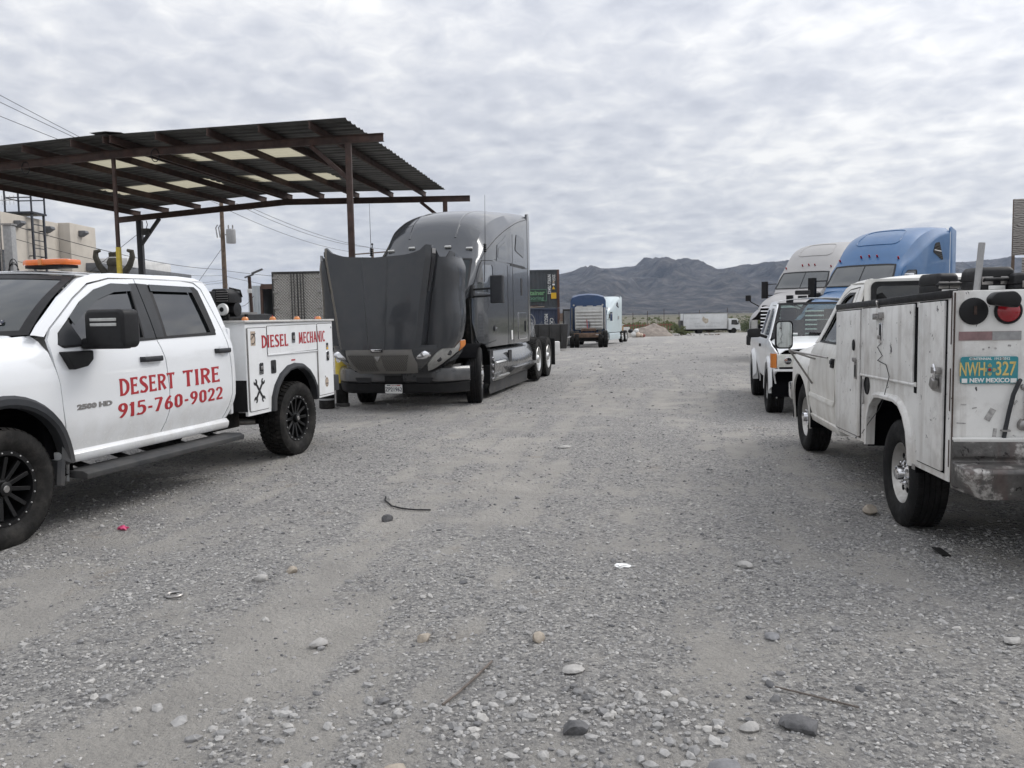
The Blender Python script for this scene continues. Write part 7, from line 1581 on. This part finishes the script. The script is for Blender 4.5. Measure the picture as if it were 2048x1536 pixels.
    MB().prism([(11.70,1.26),(11.90,1.26),(11.80,1.48)],'xz',-.02,-.008).build('warning_mark','yellow_mark',a); MB().prism([(11.72,1.70),(11.88,1.70),(11.80,1.88)],'xz',-.02,-.008).build('warning_mark','tan_sticker',a); MB().prism(rect(11.62,11.98,.62,1.02),'xz',-.02,-.008).build('data_plate','yellow_mark',a); MB().prism(rnd([(11.71,1.52),(11.89,1.52),(11.89,1.64),(11.71,1.64)],.05),'xz',-.02,-.008).build('round_mark','plate_white',a)
    sg=MB().box(8.6,11.32,-.03,-.006,.46,1.27).build('sign_board','sign_green',a); f=MB()
    for q in ((8.6,11.32,1.24,1.27),(8.6,11.32,.46,.49),(11.29,11.32,.49,1.24)): f.box(q[0],q[1],-.04,-.03,q[2],q[3])
    f.build('sign_border','sign_ink_grey',sg); text_obj('sign_text','Container',.43,frame((11.18,-.036,1.02),(1,0,0),(0,0,1)),'sign_ink',sg,.004,.012,1.,'RIGHT'); text_obj('sign_text','Flooring',.36,frame((11.12,-.036,.67),(1,0,0),(0,0,1)),'sign_ink_grey',sg,.004,.006,1.05,'RIGHT')
    D=root('plank_pile',(-.5,57.2,za+2.6),0,'pale planks lying along the sill between the two containers','planks')
    for k in range(4): MB().bar((-1.2+.5*k,-.35,.02+.04*(k%2)),(1.6+.4*k,-.30,.10+.05*(k%3)),.16,.04).build('plank','tan_sticker' if k%2 else 'shed_brown',D)
    O=root('container_door',(3.55,56.9,za),R(-12),'open dark container door standing beside the blue container','door')
    for a_ in ((0,.08,0,.06,0,2.5),(1.05,1.13,0,.06,0,2.5),(.08,1.05,0,.06,0,.1),(.08,1.05,0,.06,2.4,2.5)): MB().box(*a_).build('door_frame','trailer_black',O)
    MB().box(.08,1.05,.02,.05,.1,2.4).build('door_skin','shed_grey',O); MB().tube([(.55,-.03,.05),(.55,-.03,2.45)],.03,6).build('lock_rod','dull_steel',O)
    # scrap bin and bale of wire mesh in front of the containers
    B=root('scrap_bin',(2.1,46.5,g0(2.1,46.5)),.05,'long black scrap bin with torn mesh above its rim, beside grey truck','bin')
    m=MB(); m.loft([[(x,y,z) for x,y in ((-2.6*k,-.9*k),(1.0*k,-.9*k),(1.0*k,.9*k),(-2.6*k,.9*k))] for z,k in ((.1,.9),(1.45,1.0))]); m.build('bin_shell','trailer_black',B,bevel=.01)
    for k in range(6): MB().box(-2.5+.62*k,-2.42+.62*k,-.96,-.88,.2,1.45).build('stiffener','trailer_black',B)
    g=np.random.default_rng(3)
    for k in range(19): 
        x=-2.4+.18*k; h=.15+.25*g.random(); MB().tube([(x,-.85,1.4),(x+g.uniform(-.1,.1),-.85,1.4+h)],.012,4).build('mesh_stub','pipe_grey',B)
    M=root('mesh_bale',(.55,44.2,g0(.5,44.2)),0,'crumpled bale of grey wire mesh behind the grey truck wheels','wire bale')
    for k in range(30):
        c=g.uniform(-.5,.5,3)*np.array([1.1,.7,1.3]); a0=g.uniform(0,6); pts=[(c[0]+.45*math.cos(a0+i*.5)*math.cos(k),c[1]+.3*math.sin(k+i*.4),.95+c[2]+.45*math.sin(a0+i*.5)) for i in range(12)]
        MB().tube(pts,.014,4).build('wire_loop','pipe_grey',M)
    MB().obox((0,.2,.8),(1.3,.8,1.5)).build('bale_core','shed_grey',M,bevel=.15)
    K=MB().box(-.32,.32,-.3,.3,0,.62).build('concrete_block','white_wall',None,bevel=.03); K.location=(1.9,38.2,g0(1.9,38.2)-.02); tag(K,'white concrete block on the ground behind the grey truck','block')
pmat('container_dark',(.055,.062,.068),.6,var=.15,vscale=.8,dirt=((.11,.07,.05),.55,.8,1.2,.6)); pmat('container_navy',(.045,.058,.095),.6,var=.15,vscale=.8,dirt=((.11,.08,.06),.55,.8,1.2,.6)); pmat('container_rust',(.10,.055,.045),.8,var=.25,vscale=3); pmat('sign_green',(.028,.045,.038),.6); pmat('sign_ink',(.16,.32,.16),.6); pmat('sign_ink_grey',(.12,.25,.16),.6)
build_mid()
# ================================================================== tractors beyond, box truck
pmat('navy_paint',(.014,.048,.13),.35,coat=.4,var=.1,vscale=2,dirt=((.10,.12,.15),.5,.8,1.8,.4)); pmat('rack_alu',(.56,.56,.54),.45,metal=.5,dirt=((.30,.28,.25),.45,.75,3.,.6))
def build_far_trucks():
    z0=float(base_z(np.array([5.]),np.array([54.]))[0])+.05
    T=root('day_tractor',(4.95,53.2,z0),R(-5),'dark blue tractor seen from behind with ribbed aluminium headache rack','semi truck')
    rings=[]
    for y,k,zt in ((.4,1.0,3.22),(.6,1.0,3.32),(2.6,1.0,3.36),(3.2,.96,3.1),(3.5,.9,2.3),(4.0,.85,1.9)):
        rings.append([(x*k,y,z) for x,z in [(-1.12,.8),(-1.14,2.0),(-1.13,zt-.35),(-1.0,zt-.12),(-.6,zt),(0,zt+.05),(.6,zt),(1.0,zt-.12),(1.13,zt-.35),(1.14,2.0),(1.12,.8)]])
    MB().loft(rings).build('cab','navy_paint',T,40,bevel=.0)
    for s in (-1,1): MB().box(*sorted((s*1.16,s*1.0)),.2,.5,1.0,2.5).build('stack_shield','navy_paint',T,bevel=.03); MB().tube([(s*1.06,.15,.9),(s*1.06,.15,2.45)],.06,10).build('exhaust_stack','chrome',T)
    r_=MB().prism(rnd(rect(-.85,.95,1.05,2.52),.12),'xz',.0,.12).build('headache_rack','rack_alu',T,bevel=.02)
    for k in range(6): MB().box(-.78,.88,-.05,0,1.14+.20*k,1.26+.20*k).build('rack_slat','rack_alu',r_,bevel=.02)
    for x in (-.55,.10,.72): MB().box(x-.2,x+.2,-.03,.10,2.52,2.57).build('rack_lamp','rack_alu',r_,bevel=.02)
    for x in (-.92,.92): MB().lathe([(-.06,.06),(0,.05)],10,(x,.3,2.62),'y').build('work_lamp','lens_clear',T)
    for k,x in enumerate((-.1,.0,.1,.2)): MB().tube([(x,-.05,1.7-.1*k),(x*.5,-.35,1.15),(x,-.7,.98),(x,-1.1,1.02)],.022,6).build('air_line',['red_paint','navy_paint','black_plastic','dull_steel'][k],T)
    m=MB()
    for s in (-1,1): m.bar((s*.42,3.8,.85),(s*.42,-2.6,.85),.09,.26)
    m.box(-1,1,-1.1,-.95,.42,.58); m.box(-1,1,-2.45,-2.3,.42,.58); m.build('frame_rails','chassis',T)
    MB().prism(rnd([(-.5,1.0),(.5,1.0),(.42,1.16),(-.42,1.16)],.04),'xz',-2.0,-1.0).build('fifth_wheel','rust_brown',T,bevel=.02); MB().box(-.9,.75,-2.75,-2.65,.62,.9).build('rear_crossmember','rust_brown',T,bevel=.02)
    MB().tube([(-.9,-2.7,.75),(-1.25,-2.85,.62),(-1.35,-2.8,.2),(-1.55,-2.8,.05)],.07,8).build('bent_bracket','dull_steel',T); MB().tube([(.4,-2.7,.8),(.8,-2.75,.75),(.95,-2.7,.55)],.05,8).build('bent_bracket','dull_steel',T)
    for s in (-1,1):
        for y in (-1.02,-2.37):
            for xx in (1.02,.72): w=wheel_root(T,(s*xx,y,.51)); share(DR_TY,w)
        w=wheel_root(T,(s*1.02,4.0,.51)); share(TR_TY,w); MB().lathe([(.55,.0),(.55,.33),(2.0,.33),(2.0,.0)],16,(s*.95,0,.62),'y').build('fuel_tank','chrome',T)
        MB().lathe([(s*.15,.29),(s*.1,.25),(s*.12,.1),(s*.17,.06)],20,(s*1.02,-2.37,.51)).build('wheel_disc','alloy',T)
    build_fl('sleeper_truck',(7.1,60.5,float(base_z(np.array([5.]),np.array([60.]))[0])),R(172),'pale blue sleeper semi truck half hidden by the dark blue tractor','pale_x' if False else 'pale_blue') if False else build_fl('sleeper_truck',(6.0,60.0,float(base_z(np.array([5.]),np.array([60.]))[0])),R(158),'pale_blue','pale blue sleeper semi truck half hidden by the dark blue tractor',sc=.88)
    zb=-1.68; B=root('box_truck',(25.6,130,zb),0,'white cab-over box truck with faded lettering, parked sideways far off','box truck')
    MB().box(1.1,7.9,-1.1,1.1,.75,3.15).build('cargo_box','box_white',B,bevel=.02)
    for a in ((1.05,7.95,-1.13,-1.09,.70,.80),(1.05,7.95,-1.13,-1.09,3.08,3.18),(1.05,1.14,-1.13,-1.09,.8,3.08),(7.86,7.95,-1.13,-1.09,.8,3.08)): MB().box(*a).build('box_rail','pipe_grey',B)
    fr=lambda x,z:frame((x,-1.112,z),(1,0,0),(0,0,1))
    text_obj('box_lettering','GERONIMO',.30,fr(2.9,2.35),'faded_print',B,.004); text_obj('box_lettering','grocery',.28,fr(3.3,1.62),'faded_print',B,.004); text_obj('box_lettering','fresh meats',.30,fr(6.1,1.66),'faded_print',B,.004); text_obj('box_lettering','and Quality Produce Inc',.34,fr(4.6,1.16),'faded_print',B,.004)
    pa=MB(); panel('',rnd([(3.95,2.2),(4.2,2.7),(4.5,2.4),(5.0,2.3),(4.95,1.75),(4.6,1.55),(4.25,1.8)],.12),lambda a,b:(a,-1.105,b),None,None,mb=pa,thick=(0,-.006,0)); pa.build('faded_picture','faded_tan',B)
    c=MB().prism(rnd([(8.1,.55),(9.95,.55),(9.98,1.15),(9.55,2.25),(8.15,2.3)],.12),'xz',-1.0,1.0).build('cab','box_white',B,bevel=.05); MB().prism([(8.55,1.35),(9.35,1.30),(9.65,1.35),(9.38,2.08),(8.6,2.08)],'xz',-1.012,-1.002).build('side_window','dark_glass',c); MB().prism([(9.83,1.30),(9.90,1.30),(9.58,2.15),(9.50,2.15)],'xz',-.85,.85).build('windshield','dark_glass',c); MB().box(9.85,10.05,-.95,.95,.42,.68).build('bumper','box_white',c,bevel=.03); MB().box(9.6,9.66,-1.25,-1.05,1.4,1.9).build('mirror','black_plastic',c)
    MB().box(1.1,9.6,-.45,.45,.45,.75).build('chassis','chassis',B); MB().box(.75,1.08,-1.1,1.1,.5,2.1).build('lift_gate','trailer_black',B,bevel=.02)
    for x in (3.7,8.95):
        for s in (-1,1): w=wheel_root(B,(x,s*.92,.42),0,0); w.rotation_euler=(0,0,R(90)); o=MB().lathe([(-.13,.24),(-.14,.38),(-.11,.42),(.11,.42),(.14,.38),(.13,.24)],24).build('tyre','rubber',w); MB().lathe([(-s*.0-.10,.25),(-.06,.1),(.06,.1),(.10,.25)],18).build('rim','alloy' if x>5 else 'dull_steel',w)
pmat('rust_brown',(.13,.085,.06),.8,var=.3,vscale=5); pmat('box_white',(.62,.63,.63),.5,var=.06,vscale=1,dirt=((.40,.39,.37),.45,.8,1.2,.4)); pmat('faded_print',(.40,.42,.43),.6); pmat('faded_tan',(.42,.37,.30),.6,var=.35,vscale=4)
build_far_trucks()
# ================================================================== far edge of the yard
pmat('mound_dirt',(.25,.215,.185),.95,var=.2,vscale=2.5,bump=.8,bscale=6); pmat('fence_white',(.62,.62,.60),.6); pmat('fence_red',(.22,.07,.055),.7); pmat('bush_wood',(.09,.07,.055),.9)
def leafmat(name,c0,c1):
    m=pmat(name,c0,.75,trans=(tuple(min(1,a*1.6) for a in c1),.25)); nt=m.node_tree; N=nt.nodes; L=nt.links; b=N['Principled BSDF']
    at=N.new('ShaderNodeAttribute'); at.attribute_name='tone'; mx=N.new('ShaderNodeMix'); mx.data_type='RGBA'; L.new(at.outputs['Fac'],mx.inputs[0]); mx.inputs['A'].default_value=(*c0,1); mx.inputs['B'].default_value=(*c1,1); L.new(mx.outputs['Result'],b.inputs['Base Color'])
leafmat('leaf_olive',(.060,.075,.032),(.135,.150,.070)); leafmat('leaf_dark',(.030,.045,.022),(.075,.095,.045)); leafmat('leaf_dry',(.12,.11,.06),(.22,.20,.12))
def bush(name,loc,size,leaf,mat,n,label,cat,grp=None,seed=0,trunk=True,sparse=False):
    g=np.random.default_rng(seed); T=root(name,loc,0,label,cat,grp); rx,ry,rz=size
    nc=max(6,int(n/160)); C=g.normal(size=(nc,3)); C/=np.linalg.norm(C,axis=1)[:,None]; C*=g.uniform(.25,.9,(nc,1))**.6; C[:,2]=np.abs(C[:,2])*.95+.08
    C=C*np.array([rx,ry,rz]); cr=g.uniform(.18,.42,nc)*min(rx,rz)*(1.0 if not sparse else .7)
    k=g.integers(0,nc,n); d=g.normal(size=(n,3)); d/=np.linalg.norm(d,axis=1)[:,None]; P=C[k]+d*(cr[k]*g.random(n)**.5)[:,None]; P[:,2]=np.maximum(P[:,2],.02)
    a=g.normal(size=(n,3)); a/=np.linalg.norm(a,axis=1)[:,None]; b=np.cross(a,g.normal(size=(n,3))); b/=np.linalg.norm(b,axis=1)[:,None]; l=leaf*g.uniform(.6,1.4,n)[:,None]
    V=np.stack([P-a*l,P+b*l*.5,P+a*l,P-b*l*.5],1).reshape(-1,3); F=(np.arange(n)*4)[:,None]+np.arange(4)[None]
    me=raw_mesh('foliage',V,F); at=me.attributes.new('tone','FLOAT','POINT'); at.data.foreach_set('value',np.repeat(np.clip(g.random(n)*.6+g.random(nc)[k]*.4,0,1),4).astype(np.float32)); me.materials.append(MATS[mat]); link(bpy.data.objects.new('foliage',me),T)
    m=MB()
    for i in range(nc):
        e=Vector(C[i]); m.tube([(0,0,-.1),(e.x*.35+.05*g.normal(),e.y*.35,e.z*.5),tuple(e)],[.035*rz,.02*rz,.006*rz],5)
    m.build('branches','bush_wood',T)
    return T
def build_far():
    g=np.random.default_rng(21)
    def zg(x,y): return float(base_z(np.array([x]),np.array([y]))[0])
    # mound of dirt
    xs_=np.linspace(-3.4,3.4,60); ys_=np.linspace(-2.2,2.2,40); X,Y=np.meshgrid(xs_,ys_,indexing='ij'); r2=(X/3.2)**2+(Y/2.1)**2; Z=np.clip(1-r2,0,1)**.8*1.35+np.clip(1-((X-1.2)/1.3)**2-(Y/1.4)**2,0,1)*.35; Z=Z*(1+.5*(fbm(X*1.3+9,Y*1.3,5)-.5))-.15
    o=grid_obj('dirt_mound',xs_,ys_,Z,'mound_dirt'); o.location=(17.2,104,zg(17,104)); tag(o,'heap of brown dirt beyond the yard, left of the box truck','dirt mound')
    for k in range(14):
        x=21+g.uniform(0,5.5); y=106+g.uniform(-2,2); r_=g.uniform(.12,.35); V=ICO1*np.array([1.2,.9,.7])*r_*(1+g.uniform(-.2,.2,(len(ICO1),1))); me=raw_mesh('rubble_block',V,ICOF1); me.materials.append(MATS['pale_stone'] if k%3 else MATS['mound_dirt']); q=tag(link(bpy.data.objects.new('rubble_block',me)),'pale rubble block in the row below the box truck','rubble','rubble below the box truck'); q.location=(x,y,zg(x,y)+r_*.3)
    spots=[(9.5,125,3.0,1.9,'leaf_olive','olive bush right of the pale blue truck'),(15.5,128,3.6,2.3,'leaf_olive','wide olive bush above the dirt mound'),(20.5,126,3.0,2.1,'leaf_olive','olive bush left of the box truck tail'),(22.5,112,1.8,1.3,'leaf_olive','low light green bush beside the dirt mound'),(19.8,110,1.5,1.2,'leaf_olive','low bush on the right flank of the dirt mound'),(38.5,124,3.2,2.2,'leaf_olive','olive bush right of the box truck cab'),(42.5,122,3.4,2.6,'leaf_dark','dark green bush left of the silver truck nose'),(45.0,135,3.0,2.4,'leaf_olive','olive bush partly behind the silver truck'),(34.5,145,4.0,4.3,'leaf_dark','dark tree top showing above the box truck'),(40.5,140,4.0,3.0,'leaf_dark','dark bush behind the box truck cab')]
    for i,(x,y,r_,h,m,l) in enumerate(spots): bush('desert_bush',(x,y,zg(x,y)-.1),(r_,r_*.8,h),.10,m,2600,l,'bush','bushes along the far edge of the yard',30+i)
    # boundary wire fence, each post and strand of one fence
    F=root('wire_fence',(8,150,-1.9),0,'tall wire fence on thin dark posts along the far edge','fence')
    for k,x in enumerate((2.0,5.8,10.5,14.0,16.6,19.6,22.3,26,31,36,41,46,51,56)): MB().tube([(x,0,-.2),(x,0,3.7+.6*((k*7)%3)/2)],.045,6).build('fence_post','canopy_steel',F)
    for z in (2.9,3.1,3.4): MB().tube([(0,0,z),(25,0,z+.1),(60,0,z+.3)],.022,4).build('fence_strand','wire_black',F)
    W=root('picket_gate',(13.6,118,zg(13.6,118)),0,'white picket gate behind the dirt mound','gate')
    for k in range(18): MB().box(-2.2+.26*k,-2.14+.26*k,0,.05,0,1.75).build('picket','fence_white',W)
    for z in (.3,1.55): MB().box(-2.3,2.5,.05,.09,z,z+.08).build('gate_rail','fence_white',W)
    for x in (-2.4,-.9): MB().box(x-.08,x+.08,-.05,.1,0,2.3).build('gate_post','fence_white',W)
    E_=root('red_fence',(20.5,124,zg(20,124)),0,'rusty red picket fence behind the dirt mound','fence')
    for k in range(16): MB().box(-3.6+.45*k,-3.52+.45*k,0,.06,0,1.7).build('picket','fence_red',E_)
    MB().box(-3.7,3.6,.06,.1,1.4,1.5).build('fence_rail','fence_red',E_)
    H=root('far_house',(9.6,170,-2.0),0,'low brown roofed house beyond the bushes','house'); MB().box(-4.5,4.5,0,6,0,2.4).build('wall','stucco',H); MB().prism([(-5.2,2.4),(5.2,2.4),(2.5,4.0),(-2.5,4.0)],'xz',-.5,6.5).build('roof','roof_brown',H)
    # junk by the pale truck
    c=MB().box(-.35,.35,-.3,.3,0,1.35).build('cabinet','cabinet_wood',None,bevel=.02); c.location=(12.6,96,zg(12.6,96)); tag(c,'brown wooden cabinet standing right of the pale blue truck','cabinet')
    c=MB().box(-.32,.32,-.3,.3,0,1.2).build('white_appliance','fence_white',None,bevel=.03); c.location=(13.55,97.5,zg(13.5,97)); tag(c,'white appliance next to the brown cabinet','appliance')
    bg=root('rubbish_bags',(14.1,96,zg(14,96)),0,'white and black rubbish bags heaped next to the appliance','rubbish')
    for k,(x,z,r_,m) in enumerate(((0,.35,.42,'fence_white'),(.5,.3,.38,'tan_sticker'),(-.3,.75,.3,'black_plastic'),(.35,.75,.3,'fence_white'),(.95,.22,.28,'tan_sticker'),(1.2,.2,.22,'fence_red'))):
        V=ICO2*np.array([r_,r_,r_*.9])*(1+g.uniform(-.12,.12,(len(ICO2),1))); me=raw_mesh('bag',V+np.array([x,0,z]),ICOF2); me.shade_smooth(); me.materials.append(MATS[m]); link(bpy.data.objects.new('bag',me),bg)
    tr=root('utility_trailer',(12.0,103,zg(12,103)),0,'small white utility trailer behind the pale blue truck','trailer'); MB().box(-.8,.8,-1,1,.5,1.9).build('trailer_box','fence_white',tr,bevel=.03); MB().box(-.9,.9,-1.05,1.05,.42,.5).build('trailer_frame','chassis',tr); MB().lathe([(-.95,.32),(-.80,.32)],14,(0,0,.32)).build('tyre','rubber',tr)
    # plywood hoarding and tree on the right edge
    B=root('plywood_sign',(15.62,26,g0(15.6,26)-.1),R(-8),'weathered plywood hoarding on posts at the right picture edge','billboard')
    MB().box(0,2.4,0,.03,3.30,5.02).build('board','plywood',B,bevel=.004); MB().box(0,.07,.03,.10,0,5.02).build('post','pole_wood',B); MB().box(2.3,2.4,.03,.10,0,5.02).build('post','pole_wood',B); MB().box(.28,2.4,0,.03,2.4,3.22).build('board','plywood',B,bevel=.004)
    bush('bare_tree',(23.2,40,g0(23,40)-.1),(1.7,1.4,3.85),.045,'leaf_dark',700,'sparse desert tree against the sky at the right edge','tree',None,77,True,True)
pmat('roof_brown',(.17,.12,.095),.85); pmat('cabinet_wood',(.33,.20,.09),.6,var=.15,vscale=3)
def ply():
    m=pmat('plywood',(.27,.25,.23),.85,var=.1,vscale=2); nt=m.node_tree; N=nt.nodes; L=nt.links; b=N['Principled BSDF']; tc=N.new('ShaderNodeTexCoord'); w=N.new('ShaderNodeTexWave'); mp=N.new('ShaderNodeMapping'); mp.inputs['Scale'].default_value=(.5,1,1); mp.inputs['Rotation'].default_value=(0,R(80),0); L.new(tc.outputs['Object'],mp.inputs[0]); L.new(mp.outputs[0],w.inputs['Vector']); w.inputs['Scale'].default_value=5; w.inputs['Distortion'].default_value=9; w.inputs['Detail'].default_value=4
    r_=N.new('ShaderNodeValToRGB'); L.new(w.outputs[0],r_.inputs[0]); e=r_.color_ramp.elements; e[0].color=(.10,.085,.075,1); e[0].position=.05; e[1].color=(.33,.31,.285,1); e[1].position=.55; L.new(r_.outputs[0],b.inputs['Base Color'])
ply()
build_far()
# ================================================================== litter
pmat('pink_wrap',(.55,.06,.16),.4,var=.25,vscale=60); pmat('stick_wood',(.13,.11,.095),.9,var=.25,vscale=20)
def crumple(nm,loc,size,mat,label,cat,seed):
    g=np.random.default_rng(seed); V=ICO2*np.array(size); V=V*(1+g.uniform(-.6,.6,(len(V),1))); me=raw_mesh(nm,V,ICOF2); me.shade_flat(); me.materials.append(MATS[mat]); o=tag(link(bpy.data.objects.new(nm,me)),label,cat); o.location=(loc[0],loc[1],g0(*loc)+size[2]*.7)
crumple('wrapper',(-2.95,6.15),(.032,.022,.018),'pink_wrap','crumpled pink wrapper on the ground in front of the service pickup','litter',1)
crumple('paper_scrap',(.655,5.02),(.045,.032,.010),'paper','torn white paper scrap in the middle foreground','litter',2)
def lay(nm,pts,r_,mat,label,cat):
    o=MB().tube([(x,y,g0(x,y)+r_+.006) for x,y in pts],r_,6).build(nm,mat,None); tag(o,label,cat)
lay('rubber_strip',[(-1.12,7.15),(-1.10,6.98),(-1.02,6.82),(-.92,6.72),(-.80,6.66),(-.68,6.64)],.007,'black_plastic','curved black rubber strip lying left of the middle foreground','strip')
lay('stick',[(-.305,3.24),(-.25,3.33),(-.19,3.45),(-.115,3.62)],.006,'stick_wood','thin straight dry stick in the lower foreground','stick')
lay('twig',[(1.05,3.28),(1.18,3.2),(1.32,3.10)],.004,'stick_wood','thin curved twig right of the dark angular rock','twig')
o=MB().tube([(.045*math.cos(t),.045*math.sin(t),0) for t in [2*PI*k/20 for k in range(21)]],.008,6).build('metal_ring','dull_steel',None); o.location=(-1.93,4.58,g0(-1.93,4.58)+.012); tag(o,'small metal ring lying flat in gravel, left foreground','ring')
st=MB(); st.grid(8,3,lambda u,v:(.16*u,.05*(v-.5)+.05*math.sin(u*2.2),.012+.02*math.sin(u*3))); o=st.build('rubber_scrap','rubber',None,thick=.008); o.location=(2.68,5.05,g0(2.68,5.05)); o.rotation_euler=(0,0,1.2); tag(o,'grey strip of tyre rubber in front of the old work truck','scrap')
# ================================================================== haze
def haze():
    m=bpy.data.materials.new('haze_air'); m.use_nodes=True; N=m.node_tree.nodes; L=m.node_tree.links; N.remove(N['Principled BSDF']); v=N.new('ShaderNodeVolumePrincipled'); v.inputs['Color'].default_value=(.64,.77,1.,1); v.inputs['Density'].default_value=4.6e-5; v.inputs['Anisotropy'].default_value=.2; L.new(v.outputs[0],N['Material Output'].inputs['Volume'])
    o=MB().box(-9500,9500,-300,9800,-30,460).build('haze',m,None,0); tag(o,'thin bluish air over the desert plain','haze',kind='stuff')
haze()
def scrub_band():
    """far desert scrub: one mass of low bushes nobody could count"""
    g=np.random.default_rng(8); nb=900; n=26
    x=np.concatenate([g.uniform(-60,140,nb//2),g.uniform(-250,450,nb-nb//2)]); y=np.concatenate([g.uniform(152,260,nb//2),g.uniform(260,700,nb-nb//2)]); z=base_z(x,y); s=g.uniform(.7,1.6,nb)
    k=np.repeat(np.arange(nb),n); m=len(k); d=g.normal(size=(m,3)); d/=np.linalg.norm(d,axis=1)[:,None]; d[:,2]=np.abs(d[:,2])
    P=np.stack([x[k],y[k],z[k]],-1)+d*(s[k]*g.random(m)**.4)[:,None]*np.array([1.3,1.3,.95]); a=g.normal(size=(m,3)); a/=np.linalg.norm(a,axis=1)[:,None]; b=np.cross(a,g.normal(size=(m,3))); b/=np.linalg.norm(b,axis=1)[:,None]; l=.34*s[k][:,None]
    V=np.stack([P-a*l,P+b*l*.7,P+a*l,P-b*l*.7],1).reshape(-1,3); F=(np.arange(m)*4)[:,None]+np.arange(4)[None]
    me=raw_mesh('desert_scrub',V,F); at=me.attributes.new('tone','FLOAT','POINT'); at.data.foreach_set('value',np.repeat(g.random(m),4).astype(np.float32)); me.materials.append(MATS['leaf_olive']); tag(link(bpy.data.objects.new('desert_scrub',me)),'far olive desert scrub in front of the mountains','scrub',kind='stuff')
scrub_band()
for _p in (TR_TY, DR_TY, SV_TY, RG_TY): bpy.data.objects.remove(_p)
